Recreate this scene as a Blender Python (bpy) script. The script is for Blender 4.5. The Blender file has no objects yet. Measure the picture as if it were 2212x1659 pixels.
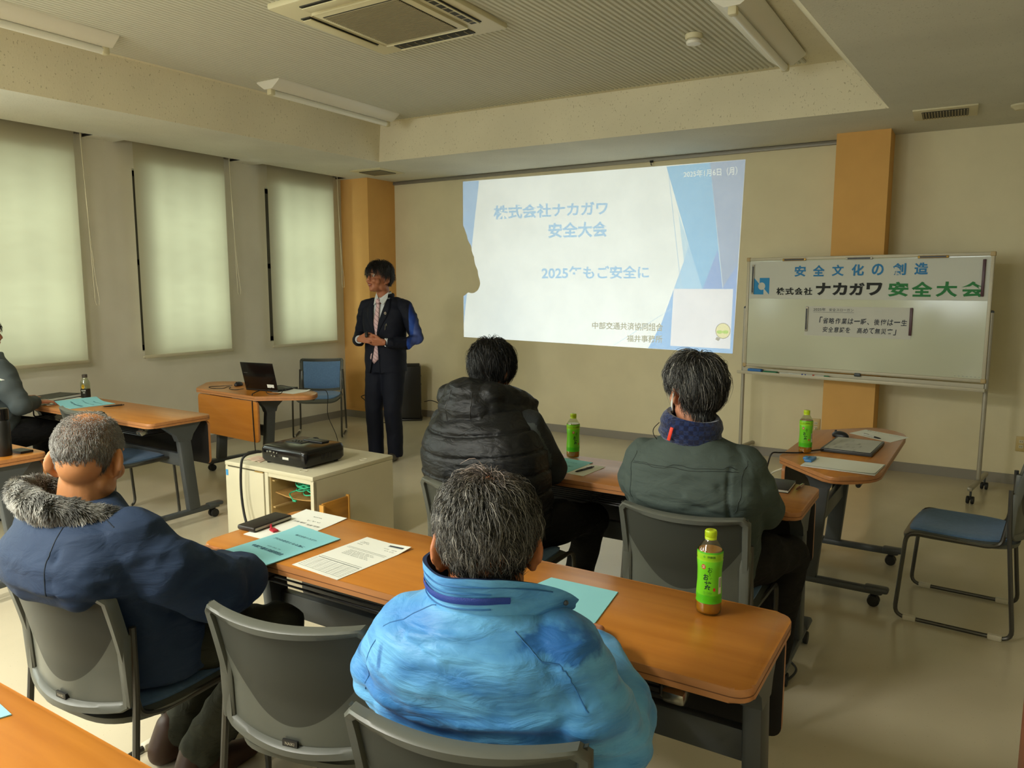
import bpy, bmesh, math, random
import numpy as np
from math import sin, cos, pi, radians, sqrt, atan2
from mathutils import Vector, Matrix, Euler, noise
from mathutils.geometry import delaunay_2d_cdt

random.seed(11)
rng = np.random.default_rng(11)
scene = bpy.context.scene
COL = scene.collection

# ------------------------------------------------------------------ camera
cam_data = bpy.data.cameras.new('camera')
cam_data.sensor_width = 36.0
cam_data.lens = 1629.2 / 2212 * 36.0
cam_data.clip_start = 0.05
camera = bpy.data.objects.new('camera', cam_data)
camera.location = (0, 0, 1.55)
camera.rotation_euler = (radians(90 - 7.268), radians(-0.065), radians(32.01))
COL.objects.link(camera)
scene.camera = camera

# ------------------------------------------------------------------ colour management and world
scene.view_settings.view_transform = 'Standard'
scene.view_settings.look = 'None'
scene.view_settings.exposure = 0.12
scene.view_settings.gamma = 1.0
scene.view_settings.use_curve_mapping = False
scene.cycles.use_denoising = True
scene.cycles.max_bounces = 8
scene.cycles.diffuse_bounces = 5
scene.cycles.glossy_bounces = 4
scene.cycles.transmission_bounces = 8
scene.cycles.transparent_max_bounces = 12
scene.cycles.caustics_reflective = False
scene.cycles.caustics_refractive = False
scene.cycles.sample_clamp_indirect = 6.0

world = bpy.data.worlds.new('world')
scene.world = world
world.use_nodes = True
world.node_tree.nodes['Background'].inputs[0].default_value = (0.72, 0.80, 0.86, 1)
world.node_tree.nodes['Background'].inputs[1].default_value = 0.6


def area_light(name, loc, rot, sx, sy, power, col):
    d = bpy.data.lights.new(name, 'AREA')
    d.shape = 'RECTANGLE'; d.size = sx; d.size_y = sy
    d.energy = power; d.color = col
    o = bpy.data.objects.new(name, d)
    o.location = loc; o.rotation_euler = rot
    COL.objects.link(o)
    return o


# room dimensions (metres): left wall, right wall, front wall, back wall, low ceiling, raised ceiling
XL, XR, YF, YB, ZC, ZU = -6.52, 3.2, 7.1, -5.0, 2.8, 3.17
WIN_Y = [4.49, 5.955, 3.03]             # windows behind the three blinds seen
WIN_OFF = [1.57, 0.11, -1.35, -2.81]    # windows farther back along the same wall, blinds up
FILL_WIN_BACK = [-4.6, -2.6, -0.6]           # unseen back wall windows, added to brighten the front wall, x
SKY = (0.86, 0.96, 0.95)
for wy in WIN_Y:                        # daylight just outside the panes
    area_light('daylight', (XL - 0.50, wy, 1.74), (0, radians(-90), 0), 1.40, 0.66, 24, SKY)
for wy, p in ((1.57, 45), (0.11, 75), (-1.35, 75)):
    area_light('daylight', (XL - 0.24, wy, 1.78), (0, radians(-90), 0), 1.6, 0.86, p, (0.92, 1.0, 0.98))
for wx, p in zip(FILL_WIN_BACK, (85, 60, 8)):
    area_light('daylight', (wx, YB - 0.24, 1.78), (radians(90), 0, 0), 1.36, 1.6, p, (0.92, 1.0, 0.98))  # added fill light from behind, entering through the unseen back openings
for x, y, p in ((-4.6, -0.6, 110), (-2.5, -0.6, 125), (-3.6, -2.8, 60)):   # lit fluorescent fittings over the back half of the room
    area_light('fluorescent_light', (x, y, 2.72), (0, 0, 0), 0.25, 1.3, p, (1.0, 0.98, 0.88))


# ------------------------------------------------------------------ materials
def lin(c):
    if isinstance(c, str):
        c = c.lstrip('#'); c = [int(c[i:i + 2], 16) / 255 for i in (0, 2, 4)]
    return tuple((v / 12.92 if v <= 0.04045 else ((v + 0.055) / 1.055) ** 2.4) for v in c) + (1.0,)


def M(name, col, rough=0.5, metal=0.0, spec=0.5, var=0.0, vscale=6.0, vcol=None, stretch=(1, 1, 1), bump=0.0, bscale=80.0,
      bstretch=(1, 1, 1), sheen=0.0, trans=0.0, ior=1.45, coat=0.0, detail=4.0, attr=None, vlo=0.35, vhi=0.65):
    m = bpy.data.materials.new(name); m.use_nodes = True
    nt = m.node_tree; b = nt.nodes['Principled BSDF']
    b.inputs['Base Color'].default_value = lin(col)
    b.inputs['Roughness'].default_value = rough
    b.inputs['Metallic'].default_value = metal
    b.inputs['Specular IOR Level'].default_value = spec
    b.inputs['Sheen Weight'].default_value = sheen
    b.inputs['Transmission Weight'].default_value = trans
    b.inputs['IOR'].default_value = ior
    b.inputs['Coat Weight'].default_value = coat
    tc = nt.nodes.new('ShaderNodeTexCoord')
    if var > 0 or vcol is not None:
        mp = nt.nodes.new('ShaderNodeMapping'); mp.inputs['Scale'].default_value = stretch
        nz = nt.nodes.new('ShaderNodeTexNoise'); nz.inputs['Scale'].default_value = vscale; nz.inputs['Detail'].default_value = detail
        rp = nt.nodes.new('ShaderNodeValToRGB')
        c0 = lin(col)
        c1 = lin(vcol) if vcol is not None else tuple(min(1, v * (1 + var)) for v in c0[:3]) + (1,)
        c0v = c0 if vcol is not None else tuple(v * (1 - var) for v in c0[:3]) + (1,)
        rp.color_ramp.elements[0].color = c0v; rp.color_ramp.elements[1].color = c1
        rp.color_ramp.elements[0].position = vlo; rp.color_ramp.elements[1].position = vhi
        nt.links.new(tc.outputs['Object'], mp.inputs[0]); nt.links.new(mp.outputs[0], nz.inputs['Vector'])
        nt.links.new(nz.outputs['Fac'], rp.inputs[0]); nt.links.new(rp.outputs[0], b.inputs['Base Color'])
    if attr:
        at = nt.nodes.new('ShaderNodeAttribute'); at.attribute_name = attr
        nt.links.new(at.outputs['Color'], b.inputs['Base Color'])
    if bump > 0:
        mp2 = nt.nodes.new('ShaderNodeMapping'); mp2.inputs['Scale'].default_value = bstretch
        nz2 = nt.nodes.new('ShaderNodeTexNoise'); nz2.inputs['Scale'].default_value = bscale; nz2.inputs['Detail'].default_value = 3
        bp = nt.nodes.new('ShaderNodeBump'); bp.inputs['Strength'].default_value = bump; bp.inputs['Distance'].default_value = 0.004
        nt.links.new(tc.outputs['Object'], mp2.inputs[0]); nt.links.new(mp2.outputs[0], nz2.inputs['Vector'])
        nt.links.new(nz2.outputs['Fac'], bp.inputs['Height']); nt.links.new(bp.outputs[0], b.inputs['Normal'])
    return m


def speckled(name, col, fleck, amount, scale, rough, bump):
    """plaster sheet or vinyl with small flecks"""
    m = M(name, col, rough, var=0.05, vscale=1.6)
    nt = m.node_tree; b = nt.nodes['Principled BSDF']
    src = b.inputs['Base Color'].links[0].from_socket
    tc = nt.nodes.new('ShaderNodeTexCoord')
    mp = nt.nodes.new('ShaderNodeMapping'); mp.inputs['Scale'].default_value = (1, 1, 0.6)
    nt.links.new(tc.outputs['Object'], mp.inputs[0])
    nz = nt.nodes.new('ShaderNodeTexNoise'); nz.inputs['Scale'].default_value = scale; nz.inputs['Detail'].default_value = 2
    rp = nt.nodes.new('ShaderNodeValToRGB'); rp.color_ramp.elements[0].position = amount; rp.color_ramp.elements[1].position = amount + 0.05
    mx = nt.nodes.new('ShaderNodeMix'); mx.data_type = 'RGBA'
    nt.links.new(mp.outputs[0], nz.inputs['Vector']); nt.links.new(nz.outputs['Fac'], rp.inputs[0])
    nt.links.new(rp.outputs[0], mx.inputs['Factor'])
    nt.links.new(src, mx.inputs['A']); mx.inputs['B'].default_value = lin(fleck)
    nt.links.new(mx.outputs['Result'], b.inputs['Base Color'])
    if bump:
        bp = nt.nodes.new('ShaderNodeBump'); bp.inputs['Strength'].default_value = bump; bp.inputs['Distance'].default_value = 0.003
        nt.links.new(nz.outputs['Fac'], bp.inputs['Height']); nt.links.new(bp.outputs[0], b.inputs['Normal'])
    return m


MT = {}
MT['wall_cream'] = M('cream wall cloth', '#DDD3B2', 0.9, spec=0.2, var=0.03, vscale=3, bump=0.15, bscale=220)
MT['wall_white'] = M('off white wall cloth', '#D2CDBB', 0.9, spec=0.2, var=0.03, vscale=3, bump=0.12, bscale=220)
MT['pillar'] = M('tan pillar cloth', '#D6A663', 0.9, spec=0.2, var=0.03, vscale=4, bump=0.12, bscale=200)
MT['ceil'] = speckled('rock wool ceiling board', '#D0CEC0', '#B1AE9E', 0.665, 95, 0.95, 0.25)
MT['coffer'] = speckled('fissured coffer board', '#DCD4BA', '#B5AC90', 0.655, 85, 0.95, 0.25)
MT['rib'] = M('ribbed ceiling board', '#C9C7B8', 0.95, spec=0.2)
MT['floor'] = speckled('beige vinyl floor', '#C6BCA2', '#A0957A', 0.70, 150, 0.20, 0.0)
MT['base'] = M('grey vinyl skirting', '#8B867C', 0.5)
MT['trimgrey'] = M('grey aluminium rail', '#8F8A7E', 0.4, metal=0.4)
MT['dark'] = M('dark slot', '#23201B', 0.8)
MT['bronze'] = M('dark bronze window frame', '#3A352D', 0.45, metal=0.5)
MT['acwhite'] = M('ivory plastic', '#CFC6A4', 0.45)
MT['acdark'] = M('dark louvre slot', '#2C2A20', 0.6)
MT['acgrille'] = M('grey brown intake grille', '#8B8063', 0.6)
MT['lampwhite'] = M('white enamel lamp body', '#DDD9CC', 0.35)
MT['grey_plastic'] = M('grey chair plastic', '#565850', 0.38, spec=0.5, bump=0.04, bscale=500)
MT['grey_metal'] = M('dark grey painted steel', '#474B4D', 0.42, spec=0.5)
MT['tube'] = M('dark grey steel tube', '#4E4C46', 0.33, metal=0.6)
MT['glide'] = M('white plastic glide', '#C9C3AE', 0.5)
MT['pad'] = M('blue seat cloth', '#5F7EA3', 0.85, spec=0.25, var=0.06, vscale=60, bump=0.2, bscale=600, sheen=0.15)
MT['rubber'] = M('black caster rubber', '#1E1D1B', 0.6)
MT['black'] = M('black plastic', '#161514', 0.4)
MT['blackgloss'] = M('glossy black plastic', '#0E0D0D', 0.18)
MT['cable'] = M('black cable', '#171513', 0.5)
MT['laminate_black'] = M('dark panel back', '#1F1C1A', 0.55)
MT['edge'] = M('wood edge band', '#B67C4B', 0.4, var=0.08, vscale=4, stretch=(1, 12, 12))
MT['edgeline'] = M('edge groove', '#6E4326', 0.6)
MT['paper'] = M('white paper', '#E4E6DC', 0.8, spec=0.2)
MT['paperblue'] = M('pale blue card', '#8CCBD3', 0.75, spec=0.25)
MT['ink'] = M('dark grey ink', '#2E3440', 0.8)
MT['inkblue'] = M('dark blue ink', '#28506A', 0.8)
MT['inkgrey'] = M('grey print', '#6F736F', 0.8)
MT['inklight'] = M('light grey print', '#9A9E98', 0.8)
MT['cream_steel'] = M('cream painted steel', '#C9C2A6', 0.45, var=0.04, vscale=3)
MT['ply'] = M('plywood drawer front', '#B87F2E', 0.5, var=0.12, vscale=5, stretch=(1, 1, 6))
MT['ply2'] = M('pale inner board', '#B89D68', 0.6, var=0.1, vscale=6)
MT['chrome'] = M('bright metal', '#A9A89E', 0.25, metal=0.9)
MT['silver'] = M('grey metal post', '#A8A292', 0.4, metal=0.3)
MT['wbframe'] = M('white board frame', '#B9B19A', 0.45, metal=0.1)
MT['board'] = M('glossy white board', '#C3C5AE', 0.12, spec=0.5)
MT['banner'] = M('banner paper', '#C9CAC0', 0.7, spec=0.3)
MT['slip'] = M('slogan sheet', '#C6C5BB', 0.7)
MT['green_cable'] = M('green network cable', '#2FA77B', 0.45)
MT['redwood'] = M('reddish wood', '#8A4420', 0.4, var=0.15, vscale=5, stretch=(8, 8, 1))


def wood():
    m = M('orange wood grain laminate', '#C47C2C', 0.30, spec=0.5)
    nt = m.node_tree; b = nt.nodes['Principled BSDF']
    tc = nt.nodes.new('ShaderNodeTexCoord')
    mp = nt.nodes.new('ShaderNodeMapping'); mp.inputs['Scale'].default_value = (1.4, 16, 16)
    nz = nt.nodes.new('ShaderNodeTexNoise'); nz.inputs['Scale'].default_value = 1.6; nz.inputs['Detail'].default_value = 6; nz.inputs['Distortion'].default_value = 0.4
    rp = nt.nodes.new('ShaderNodeValToRGB')
    rp.color_ramp.elements[0].color = lin('#AC6A24'); rp.color_ramp.elements[0].position = 0.25
    rp.color_ramp.elements[1].color = lin('#BF7C30'); rp.color_ramp.elements[1].position = 0.75
    nt.links.new(tc.outputs['Object'], mp.inputs[0]); nt.links.new(mp.outputs[0], nz.inputs['Vector'])
    nt.links.new(nz.outputs['Fac'], rp.inputs[0]); nt.links.new(rp.outputs[0], b.inputs['Base Color'])
    return m


MT['wood'] = wood()


def wrinkle(m, scale=9, strength=0.6, stretch=(1, 1, 2.2), dist=0.02):
    """soft cloth folds added under the fine weave"""
    nt = m.node_tree; b = nt.nodes['Principled BSDF']
    tc = nt.nodes.new('ShaderNodeTexCoord'); mp = nt.nodes.new('ShaderNodeMapping'); mp.inputs['Scale'].default_value = stretch
    nz_ = nt.nodes.new('ShaderNodeTexNoise'); nz_.inputs['Scale'].default_value = scale; nz_.inputs['Detail'].default_value = 4; nz_.inputs['Distortion'].default_value = 0.8
    bp = nt.nodes.new('ShaderNodeBump'); bp.inputs['Strength'].default_value = strength; bp.inputs['Distance'].default_value = dist
    nt.links.new(tc.outputs['Object'], mp.inputs[0]); nt.links.new(mp.outputs[0], nz_.inputs['Vector']); nt.links.new(nz_.outputs['Fac'], bp.inputs['Height'])
    if b.inputs['Normal'].links: nt.links.new(b.inputs['Normal'].links[0].from_socket, bp.inputs['Normal'])
    nt.links.new(bp.outputs[0], b.inputs['Normal'])
    return m



def blind_mat():
    m = bpy.data.materials.new('cream roller blind cloth'); m.use_nodes = True
    nt = m.node_tree; nt.nodes.clear()
    out = nt.nodes.new('ShaderNodeOutputMaterial')
    df = nt.nodes.new('ShaderNodeBsdfDiffuse'); df.inputs[0].default_value = lin('#BDB296')
    tr = nt.nodes.new('ShaderNodeBsdfTranslucent'); tr.inputs[0].default_value = lin('#C9C3A2')
    mx = nt.nodes.new('ShaderNodeMixShader'); mx.inputs[0].default_value = 0.5
    tc = nt.nodes.new('ShaderNodeTexCoord')
    nz = nt.nodes.new('ShaderNodeTexNoise'); nz.inputs['Scale'].default_value = 5
    mp = nt.nodes.new('ShaderNodeMapping'); mp.inputs['Scale'].default_value = (1, 0.9, 4)
    hs = nt.nodes.new('ShaderNodeMapRange'); hs.inputs['To Min'].default_value = 0.44; hs.inputs['To Max'].default_value = 0.56
    nt.links.new(tc.outputs['Object'], mp.inputs[0]); nt.links.new(mp.outputs[0], nz.inputs['Vector'])
    nt.links.new(nz.outputs['Fac'], hs.inputs['Value']); nt.links.new(hs.outputs[0], mx.inputs[0])
    nt.links.new(df.outputs[0], mx.inputs[1]); nt.links.new(tr.outputs[0], mx.inputs[2])
    nt.links.new(mx.outputs[0], out.inputs[0])
    return m


MT['blind'] = blind_mat()


def clear_mat(name, col, gloss=0.08, rough=0.03):
    """clear sheet: lets light straight through, tinted, with a weak reflection"""
    m = bpy.data.materials.new(name); m.use_nodes = True
    nt = m.node_tree; nt.nodes.clear()
    out = nt.nodes.new('ShaderNodeOutputMaterial')
    tr = nt.nodes.new('ShaderNodeBsdfTransparent'); tr.inputs[0].default_value = lin(col)
    gl = nt.nodes.new('ShaderNodeBsdfGlossy'); gl.inputs['Roughness'].default_value = rough
    mx = nt.nodes.new('ShaderNodeMixShader'); mx.inputs[0].default_value = gloss
    nt.links.new(tr.outputs[0], mx.inputs[1]); nt.links.new(gl.outputs[0], mx.inputs[2])
    nt.links.new(mx.outputs[0], out.inputs[0])
    return m


MT['glass'] = clear_mat('window glass', '#F4F8F4')
MT['lens_glass'] = clear_mat('thin spectacle lens', '#F5F5F2', 0.06)
MT['pet'] = clear_mat('clear bottle plastic', '#E9F0E0', 0.14, 0.08)
MT['tea'] = M('amber tea', '#B9741A', 0.1, spec=0.5)


# ------------------------------------------------------------------ mesh builder
class MB:
    """collects shapes, then links them as ONE mesh object"""
    def __init__(self):
        self.v = []; self.f = []; self.m = []

    def add(self, verts, faces, mi=0, mat=None):
        n = len(self.v)
        if mat is not None:
            verts = [mat @ Vector(p) for p in verts]
        self.v.extend([tuple(p) for p in verts])
        self.f.extend([tuple(i + n for i in f) for f in faces])
        if isinstance(mi, int):
            self.m.extend([mi] * len(faces))
        else:
            self.m.extend(mi)
        return self

    def bm(self, bm, mi=0, mat=None):
        bm.verts.index_update()
        self.add([v.co.copy() for v in bm.verts], [[v.index for v in f.verts] for f in bm.faces], mi, mat)
        bm.free(); return self

    def box(self, c, s, mi=0, bev=0.0, rot=None, seg=2):
        bm = bmesh.new(); bmesh.ops.create_cube(bm, size=1)
        for v in bm.verts:
            v.co = Vector((v.co.x * s[0], v.co.y * s[1], v.co.z * s[2]))
        if bev > 0:
            bmesh.ops.bevel(bm, geom=list(bm.edges), offset=bev, segments=seg, affect='EDGES', profile=0.5)
        mt = Matrix.Translation(c)
        if rot is not None:
            mt = mt @ (rot if isinstance(rot, Matrix) else Euler(rot).to_matrix().to_4x4())
        return self.bm(bm, mi, mt)

    def prism(self, outline, z0, z1, mi=0, bev=0.0, mat=None, side=None):
        bm = bmesh.new()
        n = len(outline)
        a = [bm.verts.new((p[0], p[1], z0)) for p in outline]
        b = [bm.verts.new((p[0], p[1], z1)) for p in outline]
        fb = bm.faces.new(list(reversed(a))); ft = bm.faces.new(b)
        sides = [bm.faces.new((a[i], a[(i + 1) % n], b[(i + 1) % n], b[i])) for i in range(n)]
        for f in sides: f.material_index = 1
        if bev > 0:
            ed = [e for e in ft.edges] + [e for e in fb.edges]
            r = bmesh.ops.bevel(bm, geom=ed, offset=bev, segments=2, affect='EDGES', profile=0.5)
        bmesh.ops.recalc_face_normals(bm, faces=list(bm.faces))
        sd = mi if side is None else side
        ms = [sd if abs(f.normal.z) < 0.9 else mi for f in bm.faces]
        return self.bm(bm, ms, mat)

    def tube(self, pts, r, n=8, mi=0, fillet=0.0, cap=True, flat=None):
        P = [Vector(p) for p in pts]
        if fillet > 0:
            Q = [P[0]]
            for i in range(1, len(P) - 1):
                a, b, c = P[i - 1], P[i], P[i + 1]
                d = min(fillet, (a - b).length * 0.49, (c - b).length * 0.49)
                p0 = b + (a - b).normalized() * d; p1 = b + (c - b).normalized() * d
                for k in range(6):
                    t = k / 5
                    Q.append(p0 * (1 - t) ** 2 + b * 2 * t * (1 - t) + p1 * t * t)
            Q.append(P[-1]); P = Q
        R = r if hasattr(r, '__len__') else [r] * len(P)
        vs = []; prev = None
        for i, p in enumerate(P):
            t = (P[min(i + 1, len(P) - 1)] - P[max(i - 1, 0)]).normalized()
            if prev is None:
                ref = Vector((0, 0, 1)) if abs(t.z) < 0.9 else Vector((1, 0, 0))
                u = t.cross(ref).normalized()
            else:
                u = (prev - t * prev.dot(t)).normalized()
            prev = u; w = t.cross(u)
            fx, fy = flat if flat else (1, 1)
            for k in range(n):
                a = 2 * pi * k / n
                vs.append(p + (u * cos(a) * fx + w * sin(a) * fy) * R[i])
        fs = []
        for i in range(len(P) - 1):
            for k in range(n):
                k2 = (k + 1) % n
                fs.append((i * n + k, i * n + k2, (i + 1) * n + k2, (i + 1) * n + k))
        if cap:
            fs.append(tuple(reversed(range(n)))); fs.append(tuple((len(P) - 1) * n + k for k in range(n)))
        return self.add(vs, fs, mi)

    def lathe(self, prof, n=24, mi=0, mat=None, close=True):
        vs = []; fs = []
        for (r, z) in prof:
            for k in range(n):
                a = 2 * pi * k / n; vs.append((r * cos(a), r * sin(a), z))
        L = len(prof)
        ms = []
        for i in range(L - 1):
            for k in range(n):
                k2 = (k + 1) % n
                fs.append((i * n + k, i * n + k2, (i + 1) * n + k2, (i + 1) * n + k))
                ms.append(mi[i] if hasattr(mi, '__len__') else mi)
        if close:
            fs.append(tuple(reversed(range(n)))); fs.append(tuple((L - 1) * n + k for k in range(n)))
            ms += [ms[0], ms[-1]]
        return self.add(vs, fs, ms, mat)

    def ball(self, c, r, mi=0, seg=16, rings=10, mat=None):
        r = r if hasattr(r, '__len__') else (r, r, r)
        bm = bmesh.new(); bmesh.ops.create_uvsphere(bm, u_segments=seg, v_segments=rings, radius=1)
        mt = Matrix.Translation(c) @ (mat if mat is not None else Matrix.Identity(4)) @ Matrix.Diagonal((r[0], r[1], r[2], 1))
        return self.bm(bm, mi, mt)

    def grid(self, fn, nu, nv, mi=0, closed_u=False):
        vs = [fn(i / nu, j / nv) for j in range(nv + 1) for i in range(nu + (0 if closed_u else 1))]
        w = nu if closed_u else nu + 1
        fs = [(j * w + i, j * w + (i + 1) % w, (j + 1) * w + (i + 1) % w, (j + 1) * w + i) for j in range(nv) for i in range(nu)]
        return self.add(vs, fs, mi)

    def build(self, name, mats, parent=None, loc=(0, 0, 0), rot=(0, 0, 0), smooth=35, offset=None, fix=True):
        if offset is not None:
            ox, oy, oz = offset
            self.v = [(p[0] - ox, p[1] - oy, p[2] - oz) for p in self.v]
        me = bpy.data.meshes.new(name)
        me.from_pydata(self.v, [], self.f)
        mats = mats if isinstance(mats, (list, tuple)) else [mats]
        for x in mats:
            me.materials.append(MT[x] if isinstance(x, str) else x)
        me.polygons.foreach_set('material_index', self.m)
        if fix:
            bm = bmesh.new(); bm.from_mesh(me)
            bmesh.ops.recalc_face_normals(bm, faces=list(bm.faces))
            bm.to_mesh(me); bm.free()
        me.update()
        if smooth:
            me.polygons.foreach_set('use_smooth', [True] * len(me.polygons))
            me.set_sharp_from_angle(angle=radians(smooth))
        o = bpy.data.objects.new(name, me)
        o.location = loc; o.rotation_euler = rot
        COL.objects.link(o)
        if parent is not None: o.parent = parent
        return o


def tag(o, label, cat, group=None, kind=None):
    o['label'] = label; o['category'] = cat
    if group: o['group'] = group
    if kind: o['kind'] = kind
    return o


def thing(name, label, cat, loc=(0, 0, 0), rz=0.0, group=None):
    o = bpy.data.objects.new(name, None); o.empty_display_size = 0.05
    o.location = loc; o.rotation_euler = (0, 0, rz)
    COL.objects.link(o)
    return tag(o, label, cat, group)


def struct(o, label=None):
    o['kind'] = 'structure'
    if label: o['label'] = label
    return o


def dup(root, loc, rz, label, group=None):
    r = root.copy(); COL.objects.link(r); r.location = loc; r.rotation_euler = (0, 0, rz); r['label'] = label
    if group: r['group'] = group
    for ch in list(root.children):
        c = ch.copy(); COL.objects.link(c); c.parent = r
        for g in ch.children:
            d = g.copy(); COL.objects.link(d); d.parent = c
    return r


def rounded_rect(x0, x1, y0, y1, r, n=6):
    out = []
    for cx, cy, a0 in ((x1 - r, y1 - r, 0), (x0 + r, y1 - r, 90), (x0 + r, y0 + r, 180), (x1 - r, y0 + r, 270)):
        for k in range(n + 1):
            a = radians(a0 + 90 * k / n); out.append((cx + r * cos(a), cy + r * sin(a)))
    return out


def round_poly(pts, rad, n=5):
    """polygon with every corner rounded"""
    out = []; L = len(pts)
    rad = rad if hasattr(rad, '__len__') else [rad] * L
    for i in range(L):
        a, b, c = Vector(pts[i - 1]), Vector(pts[i]), Vector(pts[(i + 1) % L])
        d = min(rad[i], (a - b).length * 0.48, (c - b).length * 0.48)
        p0 = b + (a - b).normalized() * d; p1 = b + (c - b).normalized() * d
        for k in range(n + 1):
            t = k / n; q = p0 * (1 - t) ** 2 + b * 2 * t * (1 - t) + p1 * t * t
            out.append((q.x, q.y))
    return out


_textcache = {}


def text2d(s, bold=0.0, gap=1.0):
    """flat outline of a line of writing: vertices in a 0..1 box, faces, and boundary edges"""
    key = (s, bold, gap)
    if key in _textcache: return _textcache[key]
    cu = bpy.data.curves.new('txt', 'FONT'); cu.body = s; cu.size = 1.0; cu.offset = bold; cu.space_character = gap
    cu.resolution_u = 3
    ob = bpy.data.objects.new('txt', cu); COL.objects.link(ob)
    dg = bpy.context.evaluated_depsgraph_get(); dg.update()
    me = bpy.data.meshes.new_from_object(ob.evaluated_get(dg))
    bm = bmesh.new(); bm.from_mesh(me); bmesh.ops.remove_doubles(bm, verts=list(bm.verts), dist=1e-4)
    bmesh.ops.triangulate(bm, faces=list(bm.faces))
    bm.verts.index_update()
    V = np.array([(v.co.x, v.co.y) for v in bm.verts]) if len(bm.verts) else np.zeros((0, 2))
    Fc = [[v.index for v in f.verts] for f in bm.faces]
    bm.free()
    bpy.data.objects.remove(ob); bpy.data.curves.remove(cu); bpy.data.meshes.remove(me)
    if len(V):
        lo = V.min(0); hi = V.max(0); V = (V - lo) / np.maximum(hi - lo, 1e-6); asp = (hi - lo)[0] / max((hi - lo)[1], 1e-6)
    else:
        asp = 1
    _textcache[key] = (V, Fc, asp)
    return _textcache[key]


def put_text(mb, s, p0, ux, uy, w, h, mi=0, bold=0.02, gap=1.0, lift=None):
    """write s in the box whose lower left corner is p0, along ux (width w) and uy (height h)"""
    V, Fc, asp = text2d(s, bold, gap)
    p0, ux, uy = Vector(p0), Vector(ux).normalized(), Vector(uy).normalized()
    n = ux.cross(uy)
    lf = 0.0008 if lift is None else lift
    mb.add([p0 + ux * (float(v[0]) * w) + uy * (float(v[1]) * h) + n * lf for v in V], Fc, mi)
    return mb

# ================================================================== the room
def quad(mb, a, b, c, d, mi=0):
    mb.add([a, b, c, d], [(0, 1, 2, 3)], mi)


def slab(name, c, s, mat, bev=0.0):
    mb = MB(); mb.box(c, s, bev=bev); return struct(mb.build(name, mat))


slab('floor', ((XL + XR) / 2, (YF + YB) / 2, -0.05), (XR - XL + 0.8, YF - YB + 0.8, 0.1), 'floor')
slab('wall_front', ((XL + XR) / 2, YF + 0.1, 1.6), (XR - XL + 0.8, 0.2, 3.4), 'wall_cream')
slab('wall_right', (XR + 0.1, (YF + YB) / 2, 1.6), (0.2, YF - YB + 0.4, 3.4), 'wall_white')
mb = MB(); cx_ = [XL - 0.4]
for x in FILL_WIN_BACK: cx_ += [x - 0.7, x + 0.7]
cx_ += [XR + 0.4]
for i in range(0, len(cx_), 2): mb.box(((cx_[i] + cx_[i + 1]) / 2, YB - 0.1, 1.6), (cx_[i + 1] - cx_[i], 0.2, 3.4))
for x in FILL_WIN_BACK:
    mb.box((x, YB - 0.1, 0.435), (1.4, 0.2, 1.07)); mb.box((x, YB - 0.1, 2.95), (1.4, 0.2, 0.70))
struct(mb.build('wall_back', 'wall_white'))
for i, x in enumerate(FILL_WIN_BACK):
    fr = MB()
    for s in (-1, 0, 1): fr.box((x + s * 0.675, YB - 0.15, 1.785), (0.05, 0.06, 1.63))
    for z in (0.995, 2.575): fr.box((x, YB - 0.15, z), (1.4, 0.06, 0.05))
    struct(fr.build('window_%d' % (i + 8), 'bronze'))  # frames of the added back wall windows

# left wall with a row of window openings
ZS, ZT = 0.97, 2.60
mb = MB(); TW = 0.20
ys = sorted(WIN_Y + WIN_OFF); cut = [YB - 0.2]
for y in ys: cut += [y - 0.44, y + 0.44]
cut += [YF + 0.2]
for i in range(0, len(cut), 2):
    a, b = cut[i], cut[i + 1]
    mb.box((XL - TW / 2, (a + b) / 2, 1.6), (TW, b - a, 3.4))
for y in ys:
    mb.box((XL - TW / 2, y, ZS / 2 - 0.05), (TW, 0.88, ZS + 0.1))
    mb.box((XL - TW / 2, y, (ZT + 3.3) / 2), (TW, 0.88, 3.3 - ZT))
struct(mb.build('wall_left', 'wall_white'))
for i, y in enumerate(WIN_Y + WIN_OFF):
    fr = MB()
    x = XL - 0.15
    fr.box((x, y - 0.355, (ZS + ZT) / 2), (0.07, 0.17, ZT - ZS)); fr.box((x, y + 0.415, (ZS + ZT) / 2), (0.07, 0.05, ZT - ZS))
    for z in (ZS + 0.025, ZT - 0.025, 1.78):
        fr.box((x, y, z), (0.07, 0.80, 0.05))
    fr.box((x, y, (ZS + ZT) / 2), (0.05, 0.035, ZT - ZS - 0.05))
    w = struct(fr.build('window_%d' % (i + 1), 'bronze'))
    pn = MB(); pn.box((x - 0.02, y, (ZS + ZT) / 2), (0.006, 0.80, ZT - ZS - 0.06)); pn.build('window_pane', 'glass', w)

# ceiling: low border with blind slots, sloped coffer sides, raised ribbed panel
rc = [(-5.26, 5.894), (-0.667, 6.043), (-1.02, -1.2), (-5.55, -1.2)]        # coffer opening at the low ceiling
ru = [(-5.23, 5.894), (-0.985, 6.043), (-1.33, -1.2), (-5.52, -1.2)]        # coffer top
mb = MB()
xs = XL + 0.17
cor = [(xs, YF), (XR, YF), (XR, YB), (xs, YB)]
for i in range(4):
    j = (i + 1) % 4
    quad(mb, (*cor[i], ZC), (*cor[j], ZC), (*rc[j], ZC), (*rc[i], ZC), 0)
    quad(mb, (*rc[i], ZC), (*rc[j], ZC), (*ru[j], ZU), (*ru[i], ZU), 1)
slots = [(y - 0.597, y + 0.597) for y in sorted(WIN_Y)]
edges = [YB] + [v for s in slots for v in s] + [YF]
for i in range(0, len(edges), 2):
    quad(mb, (XL, edges[i], ZC), (xs, edges[i], ZC), (xs, edges[i + 1], ZC), (XL, edges[i + 1], ZC), 0)
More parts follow.
